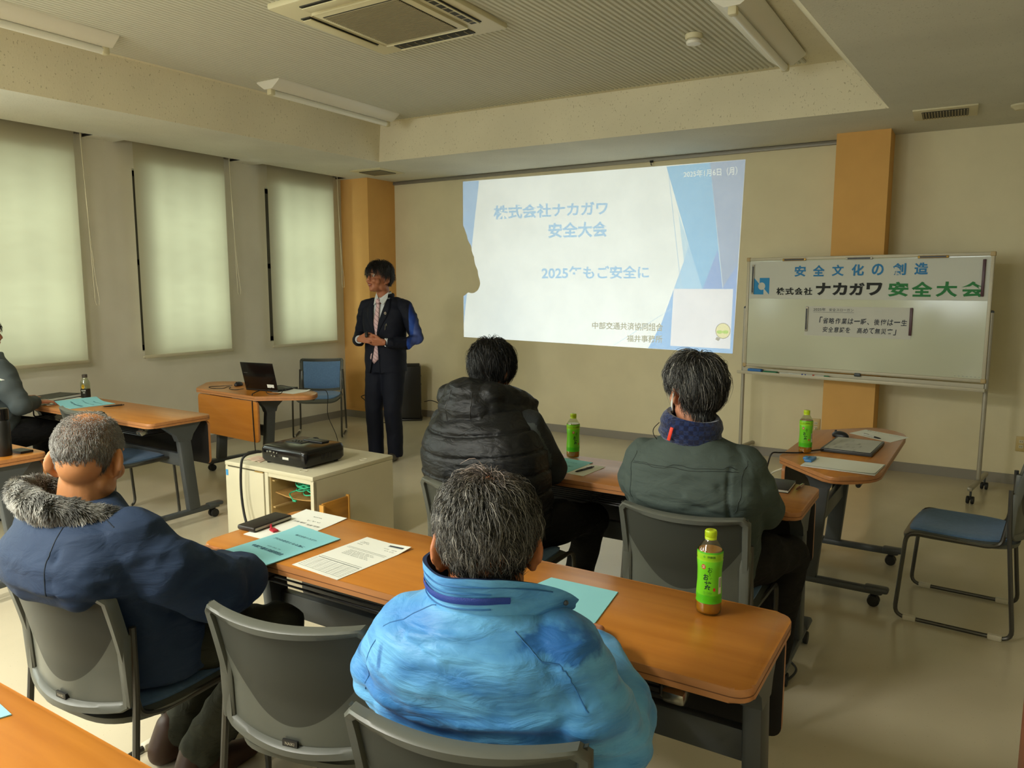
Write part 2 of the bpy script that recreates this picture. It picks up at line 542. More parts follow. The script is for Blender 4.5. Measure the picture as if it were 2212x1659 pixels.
for a, b in slots:
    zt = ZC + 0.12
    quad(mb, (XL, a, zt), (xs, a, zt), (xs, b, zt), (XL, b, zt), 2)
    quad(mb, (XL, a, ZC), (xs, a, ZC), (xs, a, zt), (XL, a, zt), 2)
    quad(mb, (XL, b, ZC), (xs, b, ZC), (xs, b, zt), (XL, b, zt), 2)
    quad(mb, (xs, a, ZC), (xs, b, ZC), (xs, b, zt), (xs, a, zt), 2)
# plain rim of the raised panel
quad(mb, (*ru[0], ZU), (*ru[1], ZU), (*ru[2], ZU), (*ru[3], ZU), 1)
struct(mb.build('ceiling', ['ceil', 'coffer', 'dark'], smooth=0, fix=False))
# ribbed panel just below it, ribs running towards the front wall
mb = MB(); pitch = 0.037
k = 0; x = -5.13; vs = []; fs = []
rows = []
while x < -1.22:
    for dx, dz in ((0, 0), (0.007, -0.009), (0.026, -0.009), (0.033, 0)):
        rows.append((x + dx, ZU - 0.004 + dz))
    x += pitch
for (x, z) in rows:
    sh = -0.05
    yend = 5.894 + (x + 5.23) * 0.0352 - 0.10
    vs.append((x, yend, z)); vs.append((x + sh * 7.0, -1.15, z))
for i in range(len(rows) - 1):
    fs.append((2 * i, 2 * i + 2, 2 * i + 3, 2 * i + 1))
mb.add(vs, fs)
o = mb.build('ceiling_ribbed_panel', 'rib', smooth=0, fix=False); struct(o)
slab('roof_slab', ((XL + XR) / 2, (YF + YB) / 2, 3.36), (XR - XL + 1.0, YF - YB + 1.0, 0.1), 'wall_white')

# pillars
mb = MB(); mb.box(((-6.52 - 6.10) / 2, (6.63 + 7.1) / 2, ZC / 2), (0.42, 0.47, ZC)); struct(mb.build('pillar_left', 'pillar'))
mb = MB(); mb.box((-0.925, 6.98, ZC / 2), (0.40, 0.36, ZC)); struct(mb.build('pillar_right', 'pillar'))
# skirting
mb = MB()
mb.box(((-6.10 - 1.125) / 2, YF - 0.006, 0.04), (4.975, 0.012, 0.08))
mb.box(((-0.725 + XR) / 2, YF - 0.006, 0.04), (XR + 0.725, 0.012, 0.08))
struct(mb.build('baseboard_front', 'base'))
mb = MB(); mb.box((XL + 0.006, (YB + 6.63) / 2, 0.04), (0.012, 6.63 - YB, 0.08)); struct(mb.build('baseboard_left', 'base'))
mb = MB(); mb.box((-6.31, 6.624, 0.04), (0.42, 0.012, 0.08)); mb.box((-6.094, 6.86, 0.04), (0.012, 0.47, 0.08)); struct(mb.build('baseboard_pillar', 'base'))
# picture rail under the ceiling
mb = MB(); mb.box(((-6.1 - 1.125) / 2, YF - 0.012, ZC - 0.02), (4.975, 0.024, 0.035), bev=0.004)
mb.box(((-6.1 - 1.125) / 2, YF - 0.026, ZC - 0.028), (4.975, 0.006, 0.012)); struct(mb.build('trim_1', 'trimgrey'))
hk = thing('rail_hook', 'small dark hook clipped to the picture rail above the projected slide', 'hook', (-2.83, YF - 0.035, ZC - 0.06))
mb = MB(); mb.box((0, 0, 0.02), (0.03, 0.012, 0.02)); mb.tube([(0.0, -0.008, 0.02), (0, -0.012, -0.01), (0.012, -0.02, -0.018)], 0.004); mb.build('hook_body', 'dark', hk)

# ------------------------------------------------------------------ blinds
bl_text = ['cut by the left photo edge', 'middle of three', 'nearest the corner pillar']
for i, y in enumerate([3.04, 4.49, 5.957]):
    t = thing('roller_blind', 'cream roller blind glowing with daylight, ' + bl_text[i], 'blind', (XL + 0.08, y, ZC), 0, 'roller blinds on the left wall')
    mb = MB()
    def cloth(u, v, s=i):
        yy = (u - 0.5) * 0.94
        return (0.006 * sin(u * 5 + s) * v * 0.6, yy, 0.06 - v * 1.925)
    mb.grid(cloth, 20, 24); mb.build('blind_cloth', 'blind', t, fix=False)
    mb = MB(); mb.box((0.004, 0, -1.877), (0.022, 0.955, 0.03), bev=0.006)
    mb.ball((0.004, -0.48, -1.877), 0.011); mb.build('bottom_bar', M('blind bar', '#BDB597', 0.4), t)
    mb = MB(); mb.tube([(0, -0.5, 0.085), (0, 0.5, 0.085)], 0.022, 10)
    for k in range(3): mb.box((0.0, 0.505 + k * 0.02, 0.06), (0.10, 0.004, 0.10))
    mb.build('roller', 'trimgrey', t)
    mb = MB(); zb = (-1.40, -1.32, -1.25)[i]
    mb.tube([(0.02, 0.515, 0.02), (0.03, 0.53, -0.6), (0.03, 0.545, zb + 0.03), (0.03, 0.555, zb), (0.03, 0.575, zb), (0.03, 0.58, zb + 0.05), (0.03, 0.555, zb + 0.28), (0.026, 0.528, -0.55), (0.02, 0.522, 0.02)], 0.0024, 5)
    mb.build('pull_chain', 'acwhite', t)

# ------------------------------------------------------------------ ceiling fittings
ac = thing('ceiling_air_conditioner', 'square ivory cassette air conditioner in the ribbed ceiling', 'air conditioner', (-3.105, 3.615, ZU - 0.045))
mb = MB(); mb.box((0, 0, 0.02), (1.0, 1.0, 0.04), bev=0.012)
mb.build('panel', 'acwhite', ac)
for k in range(4):
    a = k * pi / 2; R = Matrix.Rotation(a, 4, 'Z')
    mb = MB(); mb.box(R @ Vector((0, 0.405, 0.0)), (0.60, 0.075, 0.012) if k % 2 == 0 else (0.075, 0.60, 0.012), bev=0.003)
    mb.build('air_slot', 'acdark', ac)
    mb = MB()
    if k in (0, 3):                                   # two open outlets show their fins
        for q in range(9):
            mb = MB(); p = R @ Vector((-0.26 + q * 0.065, 0.405, -0.003)); mb.box(p, (0.006, 0.06, 0.012) if k % 2 == 0 else (0.06, 0.006, 0.012)); mb.build('outlet_fin', 'acgrille', ac)
    tl = MB(); tl.box(R @ Vector((0, 0.40 if k in (1, 2) else 0.435, -0.014)), (0.58, 0.065 if k in (1, 2) else 0.012, 0.006) if k % 2 == 0 else (0.065 if k in (1, 2) else 0.012, 0.58, 0.006), bev=0.002)
    tl.build('louvre', 'acwhite', ac)
mb = MB(); mb.box((0, 0, -0.006), (0.66, 0.66, 0.02), bev=0.02); mb.build('intake_frame', 'acwhite', ac)
mb = MB(); mb.box((0, 0, -0.014), (0.56, 0.56, 0.008))
for q in range(36):
    mb.box((0, -0.27 + q * 0.01543, -0.02), (0.55, 0.007, 0.006), 1)
mb.build('intake_grille', ['acdark', 'acgrille'], ac)


def batten(x, y0, y1, label):
    t = thing('ceiling_light', label, 'light fitting', (x, (y0 + y1) / 2, ZU - 0.012), 0, 'unlit ceiling lights')
    L = y1 - y0
    mb = MB()
    prof = [(-0.13, 0.0), (-0.125, -0.012), (-0.045, -0.065), (0.045, -0.065), (0.125, -0.012), (0.13, 0.0)]
    vs = [(px, s * L / 2, pz) for s in (-1, 1) for px, pz in prof]
    n = len(prof)
    fs = [(i, (i + 1) % n, n + (i + 1) % n, n + i) for i in range(n)] + [tuple(range(n)), tuple(range(2 * n - 1, n - 1, -1))]
    mb.add(vs, fs); mb.build('reflector_body', 'lampwhite', t)
    mb = MB(); mb.tube([(0, -L / 2 + 0.04, -0.085), (0, L / 2 - 0.04, -0.085)], 0.024, 12); mb.build('tube_cover', M('frosted tube', '#E6E4DA', 0.3), t)
    for s in (-1, 1):
        mb = MB(); mb.box((0, s * (L / 2 - 0.03), -0.083), (0.052, 0.05, 0.052), bev=0.012); mb.build('end_cap', 'acwhite', t)
    return t


batten(-4.88, 4.20, 5.62, 'long white unlit ceiling light nearest the front left corner of the coffer')
batten(-4.97, 1.52, 2.98, 'long white unlit ceiling light at the top left edge of the photo')
batten(-1.30, 4.36, 5.70, 'long white unlit ceiling light on the right, beside the smoke detector')

sd = thing('smoke_detector', 'small round white smoke detector on the ribbed ceiling', 'smoke detector', (-1.70, 4.91, ZU - 0.012))
mb = MB(); mb.lathe([(0.055, 0), (0.055, -0.02), (0.05, -0.03)], 24, 0); mb.build('base_ring', 'acwhite', sd)
mb = MB(); mb.lathe([(0.036, -0.03), (0.05, -0.045), (0.045, -0.06), (0.02, -0.064)], 24, 0); mb.build('sensor_cap', 'lampwhite', sd)


def vent(name, label, x, y, sx, sy, rz=0.03):
    t = thing(name, label, 'vent', (x, y, ZC - 0.001), rz)
    mb = MB(); mb.box((0, 0, -0.004), (sx, sy, 0.012), bev=0.003); mb.build('vent_frame', 'acwhite', t)
    mb = MB(); mb.box((0, 0, -0.012), (sx * 0.72, sy * 0.62, 0.004), 0)
    n = 16
    for k in range(n):
        mb.box((-sx * 0.34 + sx * 0.68 * k / (n - 1), 0, -0.016), (0.008, sy * 0.6, 0.006), 1)
    mb.build('vent_grille', ['acdark', 'acgrille'], t)


vent('ceiling_vent', 'square ceiling vent above the front left corner pillar', -5.70, 6.36, 0.42, 0.42)
vent('ceiling_vent', 'rectangular ivory ceiling vent above the right end of the whiteboard', -0.34, 6.38, 0.40, 0.36)
mb = MB(); mb.lathe([(0.06, 0), (0.06, -0.012), (0.045, -0.02), (0.03, -0.035)], 24, 0)
tag(mb.build('ceiling_sensor', 'acwhite', loc=(0.11, 6.40, ZC)), 'small round white ceiling sensor at the right edge of the photo', 'sensor')


def outlet(loc, rz, label):
    t = thing('wall_outlet', label, 'outlet', loc, rz, 'wall outlets')
    mb = MB(); mb.box((0, -0.005, 0), (0.07, 0.01, 0.12), bev=0.003); mb.build('cover_plate', M('yellowed plate', '#C3AD74', 0.45), t)
    mb = MB()
    for z in (0.02, -0.02):
        mb.box((0, -0.0115, z), (0.03, 0.004, 0.026), 0)
        for s in (-1, 1): mb.box((s * 0.006, -0.0138, z), (0.003, 0.002, 0.01), 1)
    mb.build('socket', [M('socket face', '#CFC6A6', 0.4), 'dark'], t)
    return t


outlet((-6.17, 6.63, 0.30), 0, 'wall outlet low on the corner pillar behind the presenter')
outlet((-1.22, YF, 0.33), 0, 'wall outlet low on the front wall left of the right pillar')
outlet((0.31, YF, 0.33), 0, 'wall outlet low on the front wall at the right edge')

# ================================================================== furniture
def chair_back_mats():
    m = M('grey chair shell', '#6A6B64', 0.34, spec=0.5, bump=0.03, bscale=600)
    nt = m.node_tree; b = nt.nodes['Principled BSDF']
    tc = nt.nodes.new('ShaderNodeTexCoord'); sp = nt.nodes.new('ShaderNodeSeparateXYZ')
    nt.links.new(tc.outputs['Object'], sp.inputs[0])
    a = nt.nodes.new('ShaderNodeMath'); a.operation = 'MULTIPLY'
    nt.links.new(sp.outputs['X'], a.inputs[0]); nt.links.new(sp.outputs['X'], a.inputs[1])
    k = nt.nodes.new('ShaderNodeMath'); k.operation = 'MULTIPLY_ADD'; k.inputs[1].default_value = 4.0; k.inputs[2].default_value = 0.505
    nt.links.new(a.outputs[0], k.inputs[0])
    g = nt.nodes.new('ShaderNodeMath'); g.operation = 'GREATER_THAN'
    nt.links.new(sp.outputs['Z'], g.inputs[0]); nt.links.new(k.outputs[0], g.inputs[1])
    mx = nt.nodes.new('ShaderNodeMix'); mx.data_type = 'RGBA'
    mx.inputs['A'].default_value = lin('#555850'); mx.inputs['B'].default_value = lin('#34362F')
    nt.links.new(g.outputs[0], mx.inputs['Factor']); nt.links.new(mx.outputs['Result'], b.inputs['Base Color'])
    r = nt.nodes.new('ShaderNodeMapRange'); r.inputs['To Min'].default_value = 0.3; r.inputs['To Max'].default_value = 0.5
    nt.links.new(g.outputs[0], r.inputs['Value']); nt.links.new(r.outputs[0], b.inputs['Roughness'])
    return m


MT['shell'] = chair_back_mats()


def back_y(x, z):
    """rear face of the backrest: leans back towards the top, hollowed for the sitter"""
    t = (z - 0.46) / 0.33
    lean = -0.185 - 0.015 * t - 0.075 * max(0, t - 0.35) ** 1.2
    return lean - 0.055 * (1 - (x / 0.225) ** 2)


def make_chair(label, loc, rz):
    t = thing('stacking_chair', label, 'chair', loc, rz, 'grey stacking chairs with blue seats')
    for s in (-1, 1):
        mb = MB(); x = s * 0.245
        mb.tube([(s * 0.225, -0.185, 0.68), (s * 0.232, -0.19, 0.5), (x, -0.235, 0.012), (x, 0.235, 0.012), (x, 0.205, 0.425),
                 (s * 0.218, -0.12, 0.41), (s * 0.205, -0.165, 0.425), (s * 0.205, -0.195, 0.60)], 0.0095, 8, fillet=0.05)
        mb.build('side_frame', 'tube', t)
        for y in (-0.17, 0.17):
            mb = MB(); mb.box((x, y, 0.013), (0.026, 0.055, 0.026), bev=0.005); mb.build('glide', 'glide', t)
    # seat shell with a rounded rear and a waterfall front
    def seat_z(x, y):
        z = 0.432 - 0.010 * math.exp(-((y + 0.02) / 0.16) ** 2) * (1 - (x / 0.25) ** 2)
        if y > 0.15: z -= (y - 0.15) ** 2 * 5.5
        return z
    def outline(k, n, sc):
        a = 2 * pi * k / n
        ca, sa = cos(a), sin(a)
        e = 0.38
        px = abs(ca) ** e * (1 if ca >= 0 else -1) * 0.235
        if sa >= 0: py = abs(sa) ** e * 0.235
        else:
            px = abs(ca) ** 0.55 * (1 if ca >= 0 else -1) * 0.235
            py = -abs(sa) ** 0.75 * 0.235
        return px * sc, py * sc
    def dish(name, sc, dz, th, mat):
        mb = MB(); n = 48; R = 8; vs = [(0, 0, seat_z(0, 0) + dz)]
        for r in range(1, R + 1):
            for k in range(n):
                x, y = outline(k, n, sc * r / R); e = max(0, (r / R - 0.86) / 0.14)
                vs.append((x, y, seat_z(x, y) + dz - e * e * 0.008))
        fs = [(0, 1 + k, 1 + (k + 1) % n) for k in range(n)]
        for r in range(1, R):
            for k in range(n):
                a = 1 + (r - 1) * n + k; b2 = 1 + (r - 1) * n + (k + 1) % n
                fs.append((a, a + n, b2 + n, b2))
        m0 = len(vs)
        vs2 = [(p[0] * (0.985 if i else 1), p[1] * (0.985 if i else 1), p[2] - th) for i, p in enumerate(vs)]
        fs2 = [tuple(reversed([i + m0 for i in f])) for f in fs]
        rim = [(1 + (R - 1) * n + k, 1 + (R - 1) * n + (k + 1) % n, m0 + 1 + (R - 1) * n + (k + 1) % n, m0 + 1 + (R - 1) * n + k) for k in range(n)]
        mb.add(vs + vs2, fs + fs2 + rim); return mb.build(name, mat, t, smooth=50)
    dish('seat_shell', 1.0, 0.0, 0.018, 'grey_plastic')
    dish('seat_pad', 0.90, 0.016, 0.014, 'pad')
    # backrest shell: panel plus a raised rim on its rear
    def half(z):
        tt = (z - 0.46) / 0.33
        return 0.206 + 0.012 * max(0, tt) + 0.006
    NU, NV = 32, 22
    def pt(u, v, off):
        x = (2 * u - 1)
        zc = 0.462 + v * 0.325
        z = zc - 0.022 * (1 - x * x) * (1 - v) - 0.012 * (1 - x * x) * v
        return Vector((x * half(zc), back_y(x * half(zc), zc) + off, z))
    mb = MB()
    mb.grid(lambda u, v: pt(u, v, 0.0), NU, NV)
    mb.grid(lambda u, v: pt(u, v, 0.012), NU, NV)
    w = NU + 1; m0 = w * (NV + 1)
    loop = [i for i in range(NU)] + [j * w + NU for j in range(NV)] + [NV * w + i for i in range(NU, 0, -1)] + [j * w for j in range(NV, 0, -1)]
    for a, b2 in zip(loop, loop[1:] + loop[:1]): mb.f.append((a, b2, m0 + b2, m0 + a)); mb.m.append(0)
    mb.build('backrest_shell', 'shell', t, smooth=50)
    mb = MB()
    path = [pt(0, v, 0) for v in np.linspace(0.02, 0.94, 12)] + [pt(u, 1, 0) for u in np.linspace(0.04, 0.96, 24)] + [pt(1, v, 0) for v in np.linspace(0.94, 0.02, 12)] + [pt(u, 0, 0) for u in np.linspace(0.96, 0.04, 24)]
    n = len(path); vs = []; fs = []
    cz = Vector((0, -0.2, 0.62))
    for i, p in enumerate(path):
        tg = (path[(i + 1) % n] - path[i - 1]).normalized()
        bk = Vector((0, -1, -0.12)).normalized(); inn = (cz - p); inn = (inn - tg * inn.dot(tg) - bk * inn.dot(bk)).normalized()
        for a, bb in ((-0.008, -0.014), (-0.009, 0.010), (-0.004, 0.017), (0.012, 0.016), (0.018, 0.006), (0.019, -0.006)):
            vs.append(p + inn * a + bk * bb)
    for i in range(n):
        j = (i + 1) % n
        for k in range(6):
            k2 = (k + 1) % 6
            fs.append((i * 6 + k, i * 6 + k2, j * 6 + k2, j * 6 + k))
    mb.add(vs, fs); mb.build('backrest_rim', 'grey_plastic', t, smooth=45)
    for s in (-1, 1):
        mb = MB(); mb.box((s * 0.212, -0.197, 0.565), (0.036, 0.03, 0.20), bev=0.007, rot=(radians(3), 0, radians(-6 * s)))
        mb.build('back_bracket', 'grey_plastic', t)
    mb = MB(); mb.grid(lambda u, v: pt(0.06 + 0.88 * u, 0.07 + 0.86 * v, 0.024 - 0.012 * (max(abs(2 * u - 1), abs(2 * v - 1)) ** 8)), 24, 16)
    mb.build('backrest_pad', 'pad', t)
    # maker's plate
    mb = MB(); zc = 0.452
    y0 = back_y(0, 0.472) - 0.0065
    mb.box((0.0, y0, zc + 0.013), (0.042, 0.006, 0.016), 0)
    put_text(mb, 'NAIKI', (-0.013, y0 - 0.003, zc + 0.009), (1, 0, 0), (0, 0, 1), 0.026, 0.008, 1, 0.01)
    mb.build('maker_plate', ['black', 'silver'], t, smooth=0)
    return t


def rot_to_face(fx, fy):
    return atan2(-fx, fy)


chair0 = make_chair('grey stacking chair with blue seat under the man in the blue jacket', (-0.795, 1.243, 0), radians(15))
CH = lambda lab, x, y, deg: dup(chair0, (x, y, 0), radians(deg), lab)
CH('empty grey stacking chair between the navy coat man and the blue jacket man', -1.40, 1.39, 13)
CH('grey stacking chair under the man in the navy fur collar coat', -2.05, 1.22, 4)
CH('grey stacking chair under the man in the black padded vest', -1.68, 2.60, 2)
CH('grey stacking chair under the man in the grey green work jacket', -0.852, 2.705, 2)
CH('empty grey stacking chair standing alone at the right edge, turned sideways', -0.02, 4.09, 86)
CH('empty blue backed stacking chair behind the presenter\'s laptop desk', -5.90, 5.61, -141.5)
CH('empty grey stacking chair pushed under the table with the coffee bottle', -4.80, 2.79, 2)
CH('grey stacking chair under the man at the left edge of the photo', -5.72, 2.40, 0)


def caster(parent, x, y, name='caster'):
    mb = MB(); R = Matrix.Rotation(pi / 2, 4, 'Y')
    for s in (-1, 1):
        mb.lathe([(0.010, -0.010), (0.026, -0.009), (0.0285, 0), (0.026, 0.009), (0.010, 0.010)], 18, 0, Matrix.Translation((x + s * 0.015, y, 0.0285)) @ R)
    mb.box((x, y, 0.045), (0.012, 0.03, 0.03), 0, bev=0.004); mb.tube([(x, y, 0.03), (x, y, 0.072)], 0.006, 8)
    return mb.build(name, 'rubber', parent)


def tleg(parent, x, y_col, y0, y1, lean, inner):
    """column on a foot rail with its bracket; y0..y1 is the foot"""
    mb = MB()
    a = Vector((x, y_col + lean, 0.09)); b = Vector((x, y_col, 0.58))
    d = b - a
    rot = Matrix.Rotation(atan2(-(b.y - a.y), (b.z - a.z)), 4, 'X')
    mb.box((a + b) / 2, (0.05, 0.085, d.length), bev=0.012, rot=rot)
    mb.build('leg_column', 'grey_metal', parent)
    mb = MB(); mb.box((x, (y0 + y1) / 2, 0.078), (0.045, y1 - y0, 0.035), bev=0.012)
    for yy in (y0 + 0.03, y1 - 0.03): mb.box((x, yy, 0.088), (0.06, 0.11, 0.028), bev=0.012)
    mb.build('foot_rail', 'grey_metal', parent)
    for yy in (y0 + 0.04, y1 - 0.04): caster(parent, x, yy)
    mb = MB()
    prof = [(y_col - 0.15, 0.672), (y_col + 0.12, 0.672), (y_col + 0.06, 0.60), (y_col + 0.045, 0.56), (y_col - 0.045, 0.56), (y_col - 0.06, 0.60)]
    vs = [(x + s * 0.026, p[0], p[1]) for s in (-1, 1) for p in prof]; n = len(prof)
    mb.add(vs, [(i, (i + 1) % n, n + (i + 1) % n, n + i) for i in range(n)] + [tuple(range(n - 1, -1, -1)), tuple(range(n, 2 * n))])
    mb.build('top_bracket', 'grey_metal', parent)


def top_mesh(outline, t):
    mb = MB()
    mb.prism(outline, 0.676, 0.71, 0, bev=0.006, side=1)
    n = len(outline)                                     # thin groove round the edge band
    c = Vector((sum(p[0] for p in outline) / n, sum(p[1] for p in outline) / n))
    pts = []
    for p in outline:
        d = (Vector(p) - c).normalized(); pts.append((p[0] + d.x * 0.0006, p[1] + d.y * 0.0006))
    vs = [(p[0], p[1], z) for z in (0.6895, 0.692) for p in pts]
    mb.add(vs, [(i, (i + 1) % n, n + (i + 1) % n, n + i) for i in range(n)], 2)
    mb.build('tabletop', ['wood', 'edge', 'edgeline'], t, smooth=30)


def panel(parent, x0, x1, y, z0, z1):
    mb = MB()
    bm = bmesh.new(); out = rounded_rect(x0, x1, z0, z1, 0.03)
    m = Matrix(((1, 0, 0, 0), (0, 0, -1, y + 0.009), (0, 1, 0, 0), (0, 0, 0, 1)))
    mb.prism(out, 0, 0.018, 0, bev=0.002, mat=m, side=1)
    vsn = len(mb.v)
    # inner face dark: faces whose centre lies on the user's side
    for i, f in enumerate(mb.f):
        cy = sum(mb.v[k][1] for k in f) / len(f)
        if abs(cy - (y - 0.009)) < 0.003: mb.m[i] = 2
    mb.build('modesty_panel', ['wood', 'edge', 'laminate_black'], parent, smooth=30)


def make_table(label, loc, rz=0.0):
    t = thing('folding_table', label, 'table', loc, rz, 'long folding tables on casters')
    top_mesh(rounded_rect(-0.9, 0.9, -0.225, 0.225, 0.045), t)
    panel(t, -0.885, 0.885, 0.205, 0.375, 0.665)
    for s in (-1, 1):
        tleg(t, s * 0.855, 0.03, -0.23, 0.27, 0.05, -s)
    mb = MB(); mb.box((0, 0.06, 0.42), (1.66, 0.035, 0.085), bev=0.006); mb.build('crossbar', 'grey_metal', t)
    mb = MB(); mb.box((0, -0.02, 0.664), (1.5, 0.05, 0.022)); mb.box((0, -0.15, 0.666), (1.6, 0.03, 0.02)); mb.build('top_rail', 'grey_metal', t)
    mb = MB()
    for k in range(9): mb.tube([(-0.68, -0.14 + k * 0.03, 0.60), (0.68, -0.14 + k * 0.03, 0.60)], 0.0035, 6)
    for s in (-1, 0, 1): mb.tube([(s * 0.68, -0.15, 0.655), (s * 0.68, -0.15, 0.60), (s * 0.68, 0.11, 0.60), (s * 0.68, 0.11, 0.655)], 0.005, 6, fillet=0.02)
    mb.build('wire_shelf', 'black', t)
    mb = MB(); mb.box((0.72, -0.165, 0.632), (0.055, 0.05, 0.034), bev=0.009, rot=(0.25, 0, 0)); mb.box((0.735, -0.11, 0.652), (0.02, 0.09, 0.014))
    for k in (-1, 1): mb.box((0.72 + 0.0, -0.165 + k * 0.008, 0.650), (0.046, 0.004, 0.003), rot=(0.25, 0, 0))
    mb.build('fold_lever', 'chrome', t, smooth=40)
    return t


tb0 = make_table('long wooden folding table in the second row with booklets, forms and a tea bottle', (-1.263, 1.735, 0), radians(0.5))
TB = lambda lab, x, y, deg=0: dup(tb0, (x, y, 0), radians(deg), lab)
TB('long wooden folding table in the front row before the black vest man', -1.44, 3.115, 0.5)
TB('long wooden folding table along the windows with the coffee bottle and curled blue booklet', -5.23, 2.935, -0.5)
TB('long wooden folding table with the black flask at the left edge', -4.93, 1.735, 0)
TB('long wooden folding table cut by the bottom left corner of the photo', -1.50, 0.485, 0)


def make_trapezoid(label, loc, rz):
    """short side and panel at local +y, long side at local -y"""
    t = thing('trapezoid_table', label, 'table', loc, rz, 'trapezoid folding desks at the front')
    top_mesh(round_poly([(-0.42, 0.24), (-0.735, -0.06), (-0.60, -0.24), (0.60, -0.24), (0.735, -0.06), (0.42, 0.24)], [0.02, 0.06, 0.10, 0.10, 0.06, 0.02]), t)
    panel(t, -0.42, 0.42, 0.215, 0.34, 0.665)
    for s in (-1, 1):
        tleg(t, s * 0.33, 0.05, -0.26, 0.22, 0.04, -s)
    mb = MB(); mb.box((0, 0.06, 0.40), (0.62, 0.035, 0.085), bev=0.006); mb.build('crossbar', 'grey_metal', t)
    mb = MB(); mb.box((0, -0.05, 0.664), (0.6, 0.05, 0.022)); mb.tube([(-0.62, -0.16, 0.662), (0.62, -0.16, 0.662)], 0.012, 8); mb.build('top_rail', 'grey_metal', t)
    return t


trap0 = make_trapezoid('trapezoid wooden desk carrying the open black laptop', (-5.155, 4.13, 0), radians(180 - 5))
trap1 = dup(trap0, (-0.585, 4.285, 0), radians(90 - 1), 'trapezoid wooden desk below the whiteboard with clipboard and tea bottle')

# ------------------------------------------------------------------ projector cabinet
RC = -0.5
cab = thing('projector_cabinet', 'low cream steel cabinet with open shelves carrying the projector', 'cabinet', (-3.40, 3.14, 0), radians(RC))
W, D, Hh = 0.745, 0.65, 0.53
mb = MB()
mb.box((0, 0, Hh - 0.0125), (W, D, 0.025), bev=0.004)
mb.box((W / 2 - 0.010, 0, (Hh - 0.025) / 2), (0.02, D - 0.01, Hh - 0.026))
mb.box((-W / 2 + 0.010, 0, (Hh - 0.025) / 2), (0.02, D - 0.01, Hh - 0.026))
mb.box((0, D / 2 - 0.010, (Hh - 0.025) / 2), (W - 0.04, 0.015, Hh - 0.03))
mb.box((0, 0, 0.02), (W - 0.04, D - 0.02, 0.03))
mb.box((-0.012, -0.02, (Hh - 0.025) / 2), (0.018, D - 0.06, Hh - 0.05))
mb.box((-0.012, -D / 2 + 0.016, (Hh - 0.025) / 2), (0.028, 0.022, Hh - 0.028))
mb.box((0.185, -D / 2 + 0.016, Hh - 0.036), (0.36, 0.022, 0.022))
mb.box((W / 2 - 0.012, -D / 2 + 0.014, (Hh - 0.03) / 2), (0.024, 0.022, Hh - 0.03))
mb.build('cabinet_body', 'cream_steel', cab)
mb = MB(); mb.box((-0.2, -D / 2 + 0.008, (Hh - 0.03) / 2), (0.335, 0.018, Hh - 0.035), bev=0.003); dr = mb.build('cabinet_door', 'cream_steel', cab)
mb = MB(); mb.box((-0.352, -D / 2 - 0.0015, Hh - 0.068), (0.020, 0.002, 0.035)); mb.build('blue_sticker', M('blue sticker', '#3C8EC4', 0.5), dr)
mb = MB(); mb.box((-0.07, -D / 2 + 0.003, Hh - 0.03), (0.07, 0.012, 0.007), bev=0.002); mb.build('hinge', M('worn brass hinge', '#A98A4E', 0.5, metal=0.4), dr)
mb = MB()
mb.box((0.004, -0.02, 0.25), (0.008, D - 0.08, 0.48)); mb.box((W / 2 - 0.026, -0.02, 0.25), (0.008, D - 0.08, 0.48)); mb.box((0.18, D / 2 - 0.03, 0.25), (0.36, 0.008, 0.48))
for z in (0.455, 0.30, 0.215, 0.13):
    mb.box((0.016, -0.02, z), (0.022, D - 0.1, 0.008)); mb.box((W / 2 - 0.04, -0.02, z), (0.022, D - 0.1, 0.008))
mb.build('inner_lining', 'ply2', cab)
mb = MB()
mb.grid(lambda u, v: (0.008 + u * 0.34, -D / 2 + 0.05 + v * 0.52, 0.385 - 0.016 * sin(pi * u)), 12, 2)
mb.grid(lambda u, v: (0.008 + u * 0.34, -D / 2 + 0.05 + v * 0.52, 0.379 - 0.016 * sin(pi * u)), 12, 2)
for i in range(12): mb.f.append((i, i + 1, 39 + i + 1, 39 + i)); mb.m.append(0)
mb.build('sagging_shelf', M('brown shelf board', '#A9834C', 0.45), cab)
# wooden drawer front leaning out at the right side
db = thing('drawer_front', 'orange brown wooden drawer front leaning on the right side of the cabinet', 'board', (-3.018, 2.835, 0), 0)
mb = MB(); mb.box((0.014, 0.11, 0.19), (0.014, 0.19, 0.372), bev=0.002); mb.build('board_face', 'ply', db)
mb = MB(); mb.box((0.022, 0.006, 0.186), (0.032, 0.014, 0.372), bev=0.002); mb.box((0.014, 0.211, 0.192), (0.022, 0.012, 0.384), bev=0.002); mb.build('board_edge_strip', M('pale orange strip', '#C8923F', 0.5), db)

# projector, lens towards the front wall
PJ = thing('projector', 'black video projector on the cream cabinet', 'projector', (-3.365, 3.04, Hh), 0)
px0, px1, py0, py1, pz0, pz1 = -0.19, 0.19, -0.145, 0.175, 0.012, 0.108
hx, hz, hr = -0.067, 0.067, 0.037        # centre and radius of the lens opening
mb = MB()
o8 = rounded_rect(px0, px1, py0, py1, 0.035, 5)
n = len(o8)
rows = [(0.93, pz0), (1.0, pz0 + 0.018), (1.0, pz1 - 0.022), (0.97, pz1 - 0.006), (0.92, pz1)]
front = [i for i, p in enumerate(o8)]
vs = [(p[0] * s, (p[1] - 0.015) * s + 0.015, z) for s, z in rows for p in o8]
fs = []
for r in range(len(rows) - 1):
    for i in range(n):
        j = (i + 1) % n
        a, b2 = o8[i], o8[j]
        if a[1] > py1 - 1e-4 and b2[1] > py1 - 1e-4 and r in (0, 1, 2): continue      # flat front left open here
        fs.append((r * n + i, r * n + j, (r + 1) * n + j, (r + 1) * n + i))
fs.append(tuple(reversed(range(n)))); fs.append(tuple((len(rows) - 1) * n + k for k in range(n)))
